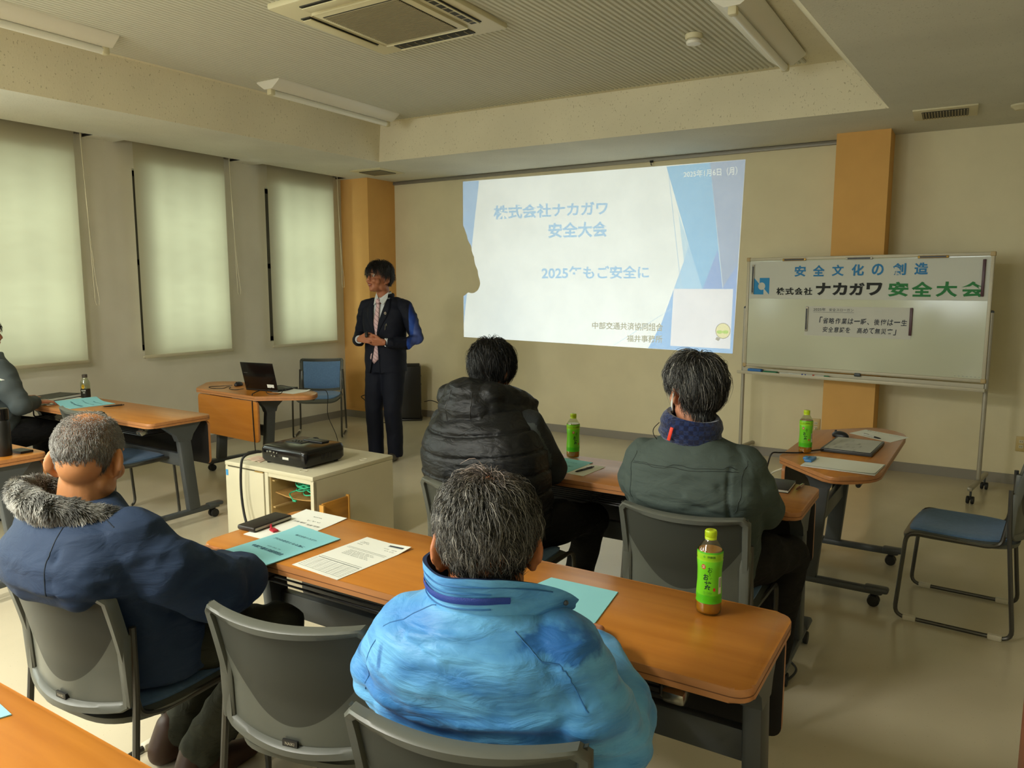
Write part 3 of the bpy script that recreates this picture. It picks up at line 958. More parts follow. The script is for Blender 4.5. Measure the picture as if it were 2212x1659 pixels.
mb.add(vs, fs)
fx0, fx1 = px0 + 0.035, px1 - 0.035                                   # front plate with the round lens opening
K = 32; ring = []; outer = []
for k in range(K):
    a = 2 * pi * k / K; ca, sa = cos(a), sin(a)
    ring.append((hx + hr * ca, py1 - 0.001, hz + hr * sa))
    tx = ((fx1 - hx) if ca > 0 else (hx - fx0)) / max(abs(ca), 1e-6); tz = ((pz1 - 0.006 - hz) if sa > 0 else (hz - pz0)) / max(abs(sa), 1e-6)
    q = min(tx, tz); outer.append((hx + q * ca, py1 - 0.001, hz + q * sa))
mb.add(ring + outer, [(k, (k + 1) % K, K + (k + 1) % K, K + k) for k in range(K)])
for cx, cz in ((fx0, pz0), (fx1, pz0), (fx0, pz1 - 0.006), (fx1, pz1 - 0.006)):   # corners between the fan and the rectangle
    ks = sorted(range(K), key=lambda k: (outer[k][0] - cx) ** 2 + (outer[k][2] - cz) ** 2)[:2]
    mb.add([(cx, py1 - 0.001, cz), outer[ks[0]], outer[ks[1]]], [(0, 1, 2)])
mb.build('projector_body', 'blackgloss', PJ, smooth=40)
mb = MB()
mb.lathe([(hr, 0.0), (hr + 0.006, 0.0), (hr + 0.006, 0.012), (hr, 0.012), (hr, 0.0)], 32, 0, Matrix.Translation((hx, py1 - 0.002, hz)) @ Matrix.Rotation(-pi / 2, 4, 'X'), close=False)
mb.build('lens_ring', 'black', PJ)
mb = MB(); mb.box((0.02, 0.10, pz1 + 0.003), (0.16, 0.06, 0.010), bev=0.004); mb.box((-0.06, 0.03, pz1 + 0.001), (0.13, 0.07, 0.004), bev=0.001); mb.build('control_panel', 'black', PJ)
mb = MB()
for k in range(6): mb.lathe([(0.006, 0), (0.006, 0.002), (0.004, 0.003)], 10, 0, Matrix.Translation((-0.09 + (k % 3) * 0.024, 0.045 - (k // 3) * 0.026, pz1 + 0.003)))
mb.build('control_button', 'black', PJ)
mb = MB()
for k, (x, z, w) in enumerate([(-0.12, 0.075, 0.012), (-0.095, 0.078, 0.02), (-0.065, 0.076, 0.012), (-0.085, 0.055, 0.008), (-0.06, 0.053, 0.012), (-0.04, 0.074, 0.008)]):
    mb.box((x, py0 - 0.001, z), (w, 0.006, 0.008), bev=0.001)
mb.build('rear_socket', 'chrome', PJ)
mb = MB(); mb.box((0.03, py0 - 0.0005, 0.05), (0.05, 0.002, 0.014)); mb.build('rating_label', M('white label', '#C9C8BE', 0.6), PJ)
for sx in (-1, 1):
    for sy in (-0.11, 0.13):
        mb = MB(); mb.lathe([(0.012, 0), (0.014, 0.014)], 12, 0, Matrix.Translation((sx * 0.15, sy, 0))); mb.build('foot', 'rubber', PJ)
mb = MB()
for k in range(7): mb.box((px1 - 0.001, -0.02 + k * 0.012, 0.055), (0.004, 0.006, 0.03))
mb.build('side_vent', 'dark', PJ)

# the lamp and the picture chip inside the projector: the slide on the wall is thrown by real light
LP = Vector((PJ.location.x + hx, PJ.location.y + py1 - 0.056, Hh + 0.050))      # lamp point
FD = 0.030                                                                         # chip distance in front of it
pl = bpy.data.lights.new('projector_lamp', 'SPOT'); pl.energy = 980; pl.color = (0.50, 0.66, 1.0); pl.shadow_soft_size = 0.0
pl.spot_size = radians(95); pl.spot_blend = 0.0
po = bpy.data.objects.new('projector_lamp', pl); po.location = LP; po.rotation_euler = (radians(90 + 17), 0, 0); COL.objects.link(po)

SLIDE = dict(tl=(-5.093, 2.737), tr=(-1.940, 2.709), br=(-1.990, 0.938), bl=(-5.095, 0.985))


def film(name, col):
    m = bpy.data.materials.new(name); m.use_nodes = True; nt = m.node_tree; nt.nodes.clear()
    out = nt.nodes.new('ShaderNodeOutputMaterial'); tr = nt.nodes.new('ShaderNodeBsdfTransparent'); tr.inputs[0].default_value = lin(col)
    nt.links.new(tr.outputs[0], out.inputs[0]); return m


def slide_chip():
    """every shape of the slide, given where it falls on the front wall (x, z), drawn small on the chip"""
    polys = []                                                  # (outline list, faces or None, material); later ones win
    cols = ['#FFFFFF', '#86C3F8', '#60C4FA', '#86ABDC', '#64A6F0', '#BFE6FF', '#98D6FF', '#70BBF8', '#85CBFA', '#8C908C', '#FFFFFF', '#F6F0FA', '#F5E7B4', '#A8D86A', '#8A8C92', '#B4D9F8']
    def c(x, y):                                                # measured slide drawing units -> wall metres
        return SC(x, y)
    S = lambda *p: [c(*q) for q in p]
    polys.append((S((62, 203), (2112, 45), (2015, 1457), (68, 1337)), None, 0))
    polys.append((S((62, 203), (180, 197), (135, 600), (68, 1240)), None, 1))
    polys.append((S((1625, 430), (1700, 665), (1665, 785)), None, 5))
    polys.append((S((1700, 665), (1797, 986), (1592, 986), (1665, 785)), None, 6))
    polys.append((S((1540, 97), (1855, 68), (1945, 986), (1797, 986), (1700, 665)), None, 2))
    polys.append((S((1800, 986), (1910, 700), (1945, 986)), None, 4))
    polys.append((S((1855, 68), (2112, 45), (2056, 808), (1947, 978)), None, 3))
    polys.append((S((2056, 808), (2015, 1457), (1990, 1455), (1940, 986)), None, 4))
    polys.append((S((1592, 986), (1500, 1240), (1405, 1418), (2015, 1457), (2022, 986)), None, 7))
    polys.append((S((1555, 160), (1560, 160), (1648, 985), (1643, 985)), None, 15))
    polys.append((S((1155, 1396), (1575, 1128), (1577, 1131), (1160, 1397)), None, 15))
    polys.append((S((1590, 986), (2020, 988), (1997, 1423), (1565, 1400)), None, 11))
    ci = lambda cx, cy, rx, ry, n=20: [c(cx + rx * cos(2 * pi * k / n), cy + ry * sin(2 * pi * k / n)) for k in range(n)]
    polys.append((ci(1946, 1292, 55, 58), None, 14)); polys.append((ci(1946, 1292, 50, 53), None, 12))
    polys.append((ci(1922, 1300, 22, 13, 12), None, 13)); polys.append((ci(1964, 1300, 22, 13, 12), None, 13))
    polys.append((S((1902, 1335), (1928, 1348), (1912, 1366), (1890, 1352)), None, 14))
    def tx(s, x0, x1, yb0, yb1, yt0, yt1, mi, bold):
        V, Fc, asp = text2d(s, bold)
        pts = []
        for u, v in V:
            x = x0 + (x1 - x0) * u
            yb = yb0 + (yb1 - yb0) * u; yt = yt0 + (yt1 - yt0) * u
            pts.append(c(x, yb + (yt - yb) * v))
        polys.append((pts, Fc, mi))
    tx('株式会社ナカガワ', 285, 1115, 482, 448, 378, 345, 8, 0.028)
    tx('安全大会', 682, 1112, 618, 608, 505, 492, 8, 0.028)
    tx('2025年もご安全に', 634, 1412, 918, 912, 820, 816, 8, 0.024)
    tx('中部交通共済協同組合', 1000, 1512, 1277, 1296, 1226, 1236, 9, 0.016)
    tx('福井事務所', 1250, 1508, 1372, 1380, 1322, 1325, 9, 0.016)
    tx('2025年1月6日（月）', 1664, 2052, 178, 158, 130, 95, 10, 0.012)
    coords = []; fin = []; mats = []
    for out, Fc, mi in polys:
        n0 = len(coords); coords += [Vector(p) for p in out]
        if Fc is None:
            fin.append([n0 + k for k in range(len(out))]); mats.append(mi)
        else:
            for f in Fc: fin.append([n0 + k for k in f]); mats.append(mi)
    for k, f in enumerate(fin):                                 # counter-clockwise
        a = sum(coords[f[i]].x * coords[f[(i + 1) % len(f)]].y - coords[f[(i + 1) % len(f)]].x * coords[f[i]].y for i in range(len(f)))
        if a < 0: fin[k] = list(reversed(f))
    r = delaunay_2d_cdt(coords, [], fin, 0, 1e-5, True)
    vo, fo = r[0], r[2]
    mb = MB()
    def chip(p):
        k = FD / (YF - LP.y)
        return (LP.x + (p[0] - LP.x) * k, LP.y + FD, LP.z + (p[1] - LP.z) * k)
    V = [chip(p) for p in vo]; Fs = [f for f in fo if len(f) == 3]
    vv = np.array([(p[0], p[1]) for p in vo]); cen = vv[np.array(Fs)].mean(1); Ms = np.full(len(Fs), -1)
    for out, Fc, mi in polys:                                   # the last shape that covers a piece gives its colour
        po_ = np.array(out, float); hit = np.zeros(len(cen), bool)
        if Fc is None:
            for i in range(len(po_)):
                a_, b_ = po_[i - 1], po_[i]
                cr = ((a_[1] > cen[:, 1]) != (b_[1] > cen[:, 1]))
                with np.errstate(divide='ignore', invalid='ignore'):
                    xx = (b_[0] - a_[0]) * (cen[:, 1] - a_[1]) / (b_[1] - a_[1] + 1e-15) + a_[0]
                hit ^= cr & (cen[:, 0] < xx)
        else:
            for f in Fc:
                A_, B_, C_ = po_[f[0]], po_[f[1]], po_[f[2]]
                d = [(q[0] - p[0]) * (cen[:, 1] - p[1]) - (q[1] - p[1]) * (cen[:, 0] - p[0]) for p, q in ((A_, B_), (B_, C_), (C_, A_))]
                hit |= ((d[0] > 0) & (d[1] > 0) & (d[2] > 0)) | ((d[0] < 0) & (d[1] < 0) & (d[2] < 0))
        Ms[hit] = mi
    keep = Ms >= 0; Fs = [f for f, k in zip(Fs, keep) if k]; Ms = [int(m) for m in Ms[keep]]
    mb.add(V, Fs, Ms)
    # opaque mask round the picture
    q = [SLIDE['tl'], SLIDE['tr'], SLIDE['br'], SLIDE['bl']]
    q = [chip(p) for p in q]
    y = LP.y + FD; cx, cz = PJ.location.x + hx, Hh + hz; b = 0.045
    oq = [(cx - b, y, cz + 0.036), (cx + b, y, cz + 0.036), (cx + b, y, cz - 0.052), (cx - b, y, cz - 0.052)]
    mb.add(q + oq, [(0, 1, 5, 4), (1, 2, 6, 5), (2, 3, 7, 6), (3, 0, 4, 7)], len(cols))
    return mb.build('picture_chip', [film('chip colour', cl) for cl in cols] + ['black'], PJ, smooth=0, offset=PJ.location, fix=False)


def SC(x, y):
    """drawing units of the slide (0..2212 x 0..1508) to wall metres: projective map fitted to four wall points"""
    h = SCH
    w = h[6] * x + h[7] * y + 1
    return ((h[0] * x + h[1] * y + h[2]) / w, (h[3] * x + h[4] * y + h[5]) / w)


def _hom():
    src = [(62, 203), (2112, 45), (2015, 1457), (68, 1337)]; dst = [SLIDE['tl'], SLIDE['tr'], SLIDE['br'], SLIDE['bl']]
    A = []; B = []
    for (x, y), (X, Y) in zip(src, dst):
        A.append([x, y, 1, 0, 0, 0, -X * x, -X * y]); B.append(X)
        A.append([0, 0, 0, x, y, 1, -Y * x, -Y * y]); B.append(Y)
    return np.linalg.solve(np.array(A, float), np.array(B, float))


SCH = _hom()
slide_chip()

# ================================================================== whiteboard
A0 = Vector((-1.806, 6.80, 0)); B0 = Vector((0.030, 6.50, 0)); WBL = (B0 - A0).length
WB = thing('whiteboard_stand', 'white board on a wheeled stand in front of the right pillar', 'whiteboard', A0, atan2((B0 - A0).y, (B0 - A0).x))
s0, s1, z0, z1 = 0.012, 1.851, 0.872, 1.798
mb = MB(); mb.box(((s0 + s1) / 2, 0.012, (z0 + z1) / 2), (s1 - s0 - 0.02, 0.016, z1 - z0 - 0.02)); mb.build('board_surface', 'board', WB)
mb = MB()
for z in (z0, z1): mb.box(((s0 + s1) / 2, 0.010, z), (s1 - s0, 0.03, 0.026), bev=0.005)
for s in (s0, s1): mb.box((s, 0.010, (z0 + z1) / 2), (0.024, 0.03, z1 - z0), bev=0.005)
mb.build('board_frame', 'wbframe', WB)
mb = MB()
for s in (s0, s1):
    for z in (z0, z1): mb.box((s, 0.008, z), (0.034, 0.035, 0.034), bev=0.006)
mb.build('frame_corner', M('yellowed corner cap', '#B59C6E', 0.5), WB)
for s in (-0.012, 1.866):
    mb = MB(); mb.tube([(s, 0.03, 0.13), (s, 0.03, 1.375)], 0.016, 12); mb.build('post', 'silver', WB)
    mb = MB(); mb.ball((s, 0.03, 1.378), (0.017, 0.017, 0.014)); mb.build('post_cap', 'grey_metal', WB)
    mb = MB(); mb.box((s, 0.03, 0.115), (0.032, 0.62, 0.03), bev=0.008); mb.build('foot_rail', 'silver', WB)
    for y in (-0.26, 0.27):
        if s < 0 and y > 0: y = 0.16
        caster(WB, s, 0.03 + y)
        mb = MB(); mb.tube([(s, 0.03 + y, 0.06), (s, 0.03 + y, 0.11)], 0.008, 8); mb.build('caster_stem', 'grey_metal', WB)
mb = MB(); mb.box((0.927, -0.03, 0.806), (1.90, 0.09, 0.012), bev=0.003); mb.box((0.927, -0.075, 0.812), (1.90, 0.008, 0.026), bev=0.002)
mb.box((0.927, 0.014, 0.825), (1.86, 0.012, 0.045)); mb.build('pen_tray', 'wbframe', WB)
mb = MB(); mb.box((0.975, -0.005, 0.853), (0.05, 0.03, 0.028), bev=0.008); mb.build('tilt_lock', 'grey_metal', WB)
mb = MB(); put_text(mb, '- - - - - - -', (1.66, -0.0005, 0.897), (1, 0, 0), (0, 0, 1), 0.17, 0.004, 0, 0); mb.build('maker_line', 'inklight', WB, smooth=0)


def on_board(o): o.location = WB.location; o.rotation_euler = WB.rotation_euler; return o


FY = 0.0035   # board face, sheets lie just in front of it
bn = MB(); bn.grid(lambda u, v: (0.024 + u * 1.812, FY - 0.0022 + 0.001 * sin(u * 40), 1.459 + v * 0.318), 40, 4)
bn.grid(lambda u, v: (0.024 + u * 1.812, FY - 0.0012 + 0.001 * sin(u * 40), 1.459 + v * 0.318), 40, 4)
banner = on_board(tag(bn.build('paper_banner', 'banner', smooth=60), 'wide white paper banner with blue, black and green writing across the top of the whiteboard', 'banner'))
EX, EZ = (1, 0, 0), (0, 0, 1)
yb = FY - 0.0042
MB1 = M('blue banner print', '#2F7BB0', 0.7)
for i, ch in enumerate('安全文化の創造'):
    wr = MB(); put_text(wr, ch, (0.420 + i * 0.1535, yb, 1.646 + 0.001 * i), EX, EZ, 0.095 if ch != 'の' else 0.088, 0.092, 0, 0.030)
    wr.build('blue_character', MB1, banner, smooth=0)
wr = MB()
for i, ch in enumerate('株式会社'): put_text(wr, ch, (0.272 + i * 0.078, yb, 1.493), EX, EZ, 0.072, 0.062, 0, 0.030)
for i, ch in enumerate('ナカガワ'): put_text(wr, ch, (0.606 + i * 0.132, yb, 1.492), EX, EZ, 0.118, 0.102, 0, 0.045)
wr.build('black_writing', M('black banner print', '#1F211F', 0.7), banner, smooth=0)
wr = MB()
for i, ch in enumerate('安全大会'): put_text(wr, ch, (1.163 + i * 0.167, yb, 1.486), EX, EZ, 0.145, 0.114, 0, 0.035)
wr.build('green_writing', M('green banner print', '#2B7A41', 0.7), banner, smooth=0)
lg = MB()
lx, lz, lw, lh = 0.070, 1.495, 0.137, 0.143
P = lambda u, v: (lx + u * lw, yb - 0.0008, lz + v * lh)
N = 24; cx, cz, cr = 0.50, 0.5, 0.235
circ = [P(cx + cr * cos(2 * pi * k / N), cz + cr * 0.97 * sin(2 * pi * k / N)) for k in range(N)]
outr = []
for k in range(N):
    a = 2 * pi * k / N; q = 1 / max(abs(cos(a)), abs(sin(a))); outr.append(P(0.5 + 0.5 * q * cos(a), 0.5 + 0.5 * q * sin(a)))
lg.add(circ + outr, [(k, (k + 1) % N, N + (k + 1) % N, N + k) for k in range(N)], 0)
lg.add([P(0.0, 1.0), P(0.36, 1.0), P(0.36, 0.62)], [(0, 1, 2)], 1); lg.add([P(0.64, 0.0), P(1.0, 0.0), P(0.64, 0.38)], [(0, 1, 2)], 1)
lg.v[-6:] = [(p[0], p[1] - 0.0005, p[2]) for p in lg.v[-6:]]
lg.build('blue_emblem', [M('emblem blue', '#2B86BE', 0.7), 'banner'], banner, smooth=0)

sp_ = MB(); sp_.box((0.937, FY - 0.001, 1.278), (0.818, 0.0012, 0.245))
slogan = on_board(tag(sp_.build('slogan_sheet', 'slip', smooth=0), 'white sheet with a brush written slogan on the middle of the whiteboard', 'paper sheet'))
wr = MB(); yb2 = FY - 0.0022
put_text(wr, '2025年', (0.594, yb2, 1.362), EX, EZ, 0.100, 0.026, 0, 0.0)
put_text(wr, '安全スローガン', (0.722, yb2, 1.361), EX, EZ, 0.192, 0.025, 0, 0.0)
wr.box((0.755, yb2 - 0.0003, 1.353), (0.325, 0.0004, 0.002))
def brush(s, x0, x1, z, h):
    n = len(s); w = (x1 - x0) / n
    for i, ch in enumerate(s):
        if ch == ' ': continue
        k = {'一': (0.9, 0.16, 0.42), '、': (0.3, 0.32, 0.0), '「': (0.42, 0.9, 0.15), '」': (0.42, 0.9, -0.1)}.get(ch, (0.84, 0.9, 0.0))
        put_text(wr, ch, (x0 + i * w + w * (0.5 if ch == '「' else 0.05), yb2, z + h * k[2]), (1, 0, 0.04), (0.10, 0, 1), w * k[0], h * k[1], 0, 0.014)
brush('「省略作業は一瞬、後悔は一生', 0.622, 1.318, 1.258, 0.054)
brush('安全意識を 高めて無災害」', 0.674, 1.262, 1.188, 0.050)
wr.build('brush_writing', 'ink', slogan, smooth=0)

bars = [('black', (0.058, 1.752), (0.060, 1.497), 'long upright magnet bar at the left end of the banner'),
        ('brass', (0.316, 1.788), (0.514, 1.789), 'brass coloured magnet bar, leftmost on the whiteboard top edge'),
        ('silver', (0.833, 1.787), (1.036, 1.786), 'silver framed magnet bar at the middle of the whiteboard top edge'),
        ('brass', (1.36, 1.785), (1.569, 1.786), 'brass coloured magnet bar, rightmost on the whiteboard top edge'),
        ('wine', (1.802, 1.760), (1.801, 1.490), 'long upright wine red magnet bar at the right end of the banner'),
        ('silver', (0.542, 1.395), (0.543, 1.190), 'upright magnet bar at the left edge of the slogan sheet'),
        ('wine', (1.341, 1.400), (1.341, 1.186), 'upright magnet bar at the right edge of the slogan sheet')]
BC = {'black': 'silver', 'brass': M('brass plated', '#A07C36', 0.35, metal=0.6), 'silver': 'silver', 'wine': M('wine red plastic', '#4A2A30', 0.4)}
for kd, a, b, lab in bars:
    mb = MB(); ca = ((a[0] + b[0]) / 2, -0.005, (a[1] + b[1]) / 2); L = max(abs(a[0] - b[0]), abs(a[1] - b[1])); hor = abs(a[0] - b[0]) > 0.05
    mb.box(ca, (L, 0.010, 0.020) if hor else (0.020, 0.010, L), bev=0.003)
    o = on_board(tag(mb.build('magnet_bar', BC[kd]), lab, 'magnet bar', 'magnet bars on the whiteboard'))
    if kd != 'wine':
        mb = MB(); mb.box((ca[0], -0.0105, ca[2]), (L - 0.03, 0.002, 0.012) if hor else (0.012, 0.002, L - 0.03)); mb.build('dark_insert', 'black', o)


def wbp(s, y, z):
    return WB.matrix_basis @ Vector((s, y, z))


def on_tray(name, mbx, mats, lab, cat, s, group=None, rz=0.0, y=-0.03):
    o = mbx.build(name, mats, loc=wbp(s, y, 0.812), rot=(0, 0, WB.rotation_euler[2] + rz)); return tag(o, lab, cat, group)


mb = MB(); mb.box((0, 0, 0.020), (0.125, 0.05, 0.026), 0, bev=0.008); mb.box((0, 0, 0.004), (0.122, 0.048, 0.008), 1)
on_tray('board_eraser', mb, [M('blue eraser grip', '#2E6FB4', 0.5), 'paper'], 'blue and white board eraser at the left end of the pen tray', 'eraser', 0.125)
mb = MB(); mb.box((0, 0, 0.010), (0.12, 0.045, 0.02), 0, bev=0.004)
on_tray('board_eraser', mb, [M('green eraser', '#1F7A52', 0.6)], 'flat green board eraser beside the blue eraser', 'eraser', 0.262)
for s, colr, lab, rz in ((0.405, '#D7D8D2', 'white board marker beside the green eraser', 0.02), (0.515, '#2A3F9A', 'blue capped board marker on the pen tray', -0.03), (0.605, '#B8401F', 'red capped board marker on the pen tray', 0.05), (0.70, '#3E7A52', 'green capped board marker, rightmost on the pen tray', 0.0)):
    mb = MB(); R = Matrix.Rotation(pi / 2, 4, 'Y') ; mt = Matrix.Translation((0, 0, 0.009)) @ R
    mb.lathe([(0.007, -0.06), (0.009, -0.055), (0.009, 0.02)], 12, 0, mt); mb.lathe([(0.0095, 0.02), (0.0095, 0.055), (0.008, 0.062)], 12, 1, mt)
    on_tray('board_marker', mb, [M('marker barrel', '#CFCFC6', 0.4), M('marker cap', colr, 0.4)], lab, 'marker', s, 'markers on the pen tray', rz)

# ================================================================== papers and small things on the tables
TZ = 0.7105


def sheet(name, corners, z, th, mat, label, cat, curl=0.0, group=None, sub=10, curlfn=None):
    """sheet given by its four corners (x, y), the first edge being its lower edge"""
    c = [Vector((p[0], p[1], 0)) for p in corners]
    o0 = (c[0] + c[2]) / 2
    ex = ((c[1] - c[0]) + (c[2] - c[3])) / 2; ey = ((c[3] - c[0]) + (c[2] - c[1])) / 2
    def f(u, v, dz):
        p = c[0] * (1 - u) * (1 - v) + c[1] * u * (1 - v) + c[2] * u * v + c[3] * (1 - u) * v - o0
        h = curlfn(u, v) if curlfn else curl * (max(0, v - 0.6) / 0.4) ** 2 * (0.4 + 0.6 * u)
        return (p.x, p.y, dz + h)
    mb = MB()
    mb.grid(lambda u, v: f(u, v, th), sub, sub); mb.grid(lambda u, v: f(u, v, 0), sub, sub)
    w = sub + 1; m0 = w * w
    loop = list(range(sub)) + [j * w + sub for j in range(sub)] + [sub * w + i for i in range(sub, 0, -1)] + [j * w for j in range(sub, 0, -1)]
    for a, b in zip(loop, loop[1:] + loop[:1]): mb.f.append((a, b, m0 + b, m0 + a)); mb.m.append(0)
    o = mb.build(name, mat, loc=(o0.x, o0.y, z), smooth=50)
    tag(o, label, cat, group)
    def warp(u, v): return Vector(f(u, v, th + 0.0006))
    return o, warp, ex.length, ey.length


def write(o, warp, lines, mat, name='printed_text'):
    """lines: (string or 'bar'/'box', u0, u1, v0, v1, bold) in sheet fractions"""
    mb = MB()
    for s, u0, u1, v0, v1, bold in lines:
        if s == 'bar':
            mb.add([warp(u0, v0), warp(u1, v0), warp(u1, v1), warp(u0, v1)], [(0, 1, 2, 3)])
        elif s == 'box':
            t = 0.004
            for a, b, c2, d in ((u0, u1, v0, v0 + t), (u0, u1, v1 - t, v1), (u0, u0 + t, v0, v1), (u1 - t, u1, v0, v1)):
                mb.add([warp(a, c2), warp(b, c2), warp(b, d), warp(a, d)], [(0, 1, 2, 3)])
        else:
            V, Fc, asp = text2d(s, bold)
            mb.add([warp(u0 + (u1 - u0) * float(p[0]), v0 + (v1 - v0) * float(p[1])) for p in V], Fc)
    mb.build(name, mat, o, smooth=0, fix=False)


BOOK = [('株式会社ナカガワ', 0.30, 0.78, 0.77, 0.81, 0.0), ('プロの会社となる為に', 0.14, 0.86, 0.565, 0.61, 0.01), ('2025年 1月6日 （月）', 0.34, 0.66, 0.385, 0.405, 0.0), ('中部交通共済協同組合', 0.14, 0.86, 0.285, 0.345, 0.02)]
o, wp, _, _ = sheet('handwritten_sheet', [(-2.106, 1.632), (-1.905, 1.632), (-1.928, 1.948), (-2.144, 1.952)], TZ, 0.0006, 'paper', 'white sheet with pencil notes lying under the blue booklet and phone case', 'paper sheet', curl=0.003)
write(o, wp, [('●安全会議', 0.42, 0.62, 0.83, 0.85, 0), ('点検 確認', 0.25, 0.55, 0.60, 0.64, 0), ('ヒヤリ', 0.45, 0.75, 0.70, 0.73, 0), ('指差 呼称', 0.60, 0.9, 0.58, 0.62, 0), ('声かけ 運転', 0.55, 0.9, 0.48, 0.52, 0)], 'inkgrey', 'pencil_notes')
o, wp, _, _ = sheet('blue_booklet', [(-2.017, 1.476), (-1.797, 1.456), (-1.783, 1.768), (-2.003, 1.788)], TZ + 0.0015, 0.0025, 'paperblue', 'pale blue printed booklet beside the phone case on the nearest table', 'booklet', group='pale blue booklets', curlfn=lambda u, v: 0.012 * max(0, v - 0.7) ** 2 * 4 * (1 - u) + 0.004 * max(0, 0.35 - v))
write(o, wp, BOOK, 'inkblue')
o, wp, _, _ = sheet('invoice_sheet', [(-1.742, 1.522), (-1.537, 1.507), (-1.521, 1.822), (-1.725, 1.835)], TZ, 0.0012, 'paper', 'white printed form with tables and a dark heading bar between the blue booklets', 'paper sheet', curlfn=lambda u, v: 0.02 * max(0, v - 0.8) * max(0, u - 0.55) * 4)
fl = [('bar', 0.62, 0.93, 0.915, 0.945, 0), ('box', 0.05, 0.95, 0.05, 0.30, 0), ('bar', 0.05, 0.95, 0.335, 0.341, 0), ('bar', 0.05, 0.95, 0.305, 0.311, 0)]
write(o, wp, fl[:1] + [('bar', 0.62, 0.93, 0.905, 0.908, 0)], 'ink', 'heading_bar')
ln = fl[1:]
for k in range(7): ln.append(('bar', 0.05, 0.95, 0.08 + k * 0.03, 0.083 + k * 0.03, 0))
for k in range(5): ln.append(('bar', 0.2 + 0.15 * k, 0.204 + 0.15 * k, 0.05, 0.30, 0))
for k in range(5): ln.append(('御請求書 運送料金 明細 安全', 0.22, 0.80 - 0.05 * (k % 3), 0.50 + k * 0.028, 0.514 + k * 0.028, 0))
ln += [('担当者 福井', 0.10, 0.30, 0.83, 0.845, 0), ('ご連絡先', 0.10, 0.26, 0.86, 0.874, 0), ('部署名', 0.10, 0.22, 0.79, 0.803, 0), ('件名', 0.62, 0.9, 0.84, 0.853, 0), ('日付', 0.70, 0.9, 0.80, 0.812, 0), ('bar', 0.08, 0.92, 0.685, 0.69, 0), ('bar', 0.08, 0.92, 0.66, 0.664, 0)]
write(o, wp, ln, 'inkgrey', 'form_lines')
o, wp, _, _ = sheet('blue_booklet', [(-1.075, 1.555), (-0.780, 1.640), (-0.812, 1.856), (-1.020, 1.850)], TZ, 0.0025, 'paperblue', 'pale blue printed booklet half hidden by the blue jacket man', 'booklet', group='pale blue booklets')
o.name = 'blue_booklet'
write(o, wp, [('株式会社ナカガワ', 0.10, 0.62, 0.44, 0.50, 0.0), ('プロの会社となる為に', 0.1, 0.74, 0.16, 0.24, 0.01)], 'inkblue')
o, wp, _, _ = sheet('blue_booklet', [(-1.80, 2.925), (-1.575, 2.905), (-1.560, 3.235), (-1.79, 3.255)], TZ, 0.0025, 'paperblue', 'pale blue printed booklet in the front row beside the black vest man', 'booklet', group='pale blue booklets')
write(o, wp, BOOK, 'inkblue')
o, wp, _, _ = sheet('note_sheet', [(-1.60, 2.985), (-1.482, 2.975), (-1.470, 3.185), (-1.59, 3.195)], TZ, 0.0008, 'paper', 'small white note sheet with a pen on it in the front row', 'paper sheet', curl=0.002)
o, wp, _, _ = sheet('blue_booklet', [(-5.62, 2.80), (-5.345, 2.765), (-5.318, 3.068), (-5.60, 3.09)], TZ, 0.0025, 'paperblue', 'pale blue booklet with a curled left edge on the window side table', 'booklet', group='pale blue booklets', sub=16, curlfn=lambda u, v: 0.055 * max(0, 0.45 - u) ** 1.5 * 1.6)
write(o, wp, BOOK, 'inkblue')
o, wp, _, _ = sheet('white_sheet', [(-5.93, 2.755), (-5.64, 2.76), (-5.64, 3.13), (-5.93, 3.10)], TZ, 0.0008, 'paper', 'white sheet under the planner on the window side table', 'paper sheet')
o, wp, _, _ = sheet('blue_booklet', [(-1.90, 0.46), (-1.64, 0.48), (-1.578, 0.66), (-1.86, 0.69)], TZ, 0.0025, 'paperblue', 'pale blue booklet corner on the table at the bottom left of the photo', 'booklet', group='pale blue booklets')
o, wp, _, _ = sheet('printed_sheet', [(-0.625, 4.715), (-0.392, 4.545), (-0.318, 4.745), (-0.560, 4.885)], TZ, 0.001, 'paper', 'white printed sheet with a pen on it on the desk below the whiteboard', 'paper sheet', curl=0.002)
write(o, wp, [('安全大会 資料', 0.1, 0.45, 0.86, 0.90, 0), ('bar', 0.1, 0.9, 0.80, 0.805, 0), ('2025年', 0.6, 0.85, 0.86, 0.89, 0), ('安全', 0.08, 0.18, 0.9, 0.95, 0.02)], 'inkgrey')
o, wp, _, _ = sheet('white_sheet', [(-4.86, 4.10), (-4.62, 4.11), (-4.635, 4.31), (-4.88, 4.30)], TZ, 0.0008, 'paper', 'white sheets at the right end of the laptop desk', 'paper sheet', curl=0.012)

# wallet phone case with a red charm
ph = thing('phone_case', 'black wallet phone case with a red charm on the nearest table', 'phone case', (-2.128, 1.744, TZ), radians(3))
mb = MB(); mb.box((0, 0, 0.0105), (0.084, 0.178, 0.017), bev=0.006, seg=3); mb.build('case_cover', M('black leather', '#211C18', 0.45, bump=0.1, bscale=300), ph)
mb = MB(); mb.box((0.0405, 0.0, 0.0105), (0.004, 0.165, 0.008)); mb.box((0, -0.0865, 0.0105), (0.075, 0.004, 0.008)); mb.build('page_edge', M('grey card edge', '#A39C8A', 0.6), ph)
mb = MB(); mb.ball((0, 0.01, 0.0185), (0.009, 0.007, 0.0015)); mb.build('snap_button', 'black', ph)
mb = MB(); mb.tube([(0.035, -0.005, 0.012), (0.055, -0.025, 0.006), (0.068, -0.032, 0.005)], 0.004, 6); mb.box((0.085, -0.040, 0.005), (0.035, 0.022, 0.007), bev=0.003, rot=(0, 0, -0.35)); mb.build('red_charm', M('red charm', '#B02534', 0.4), ph)


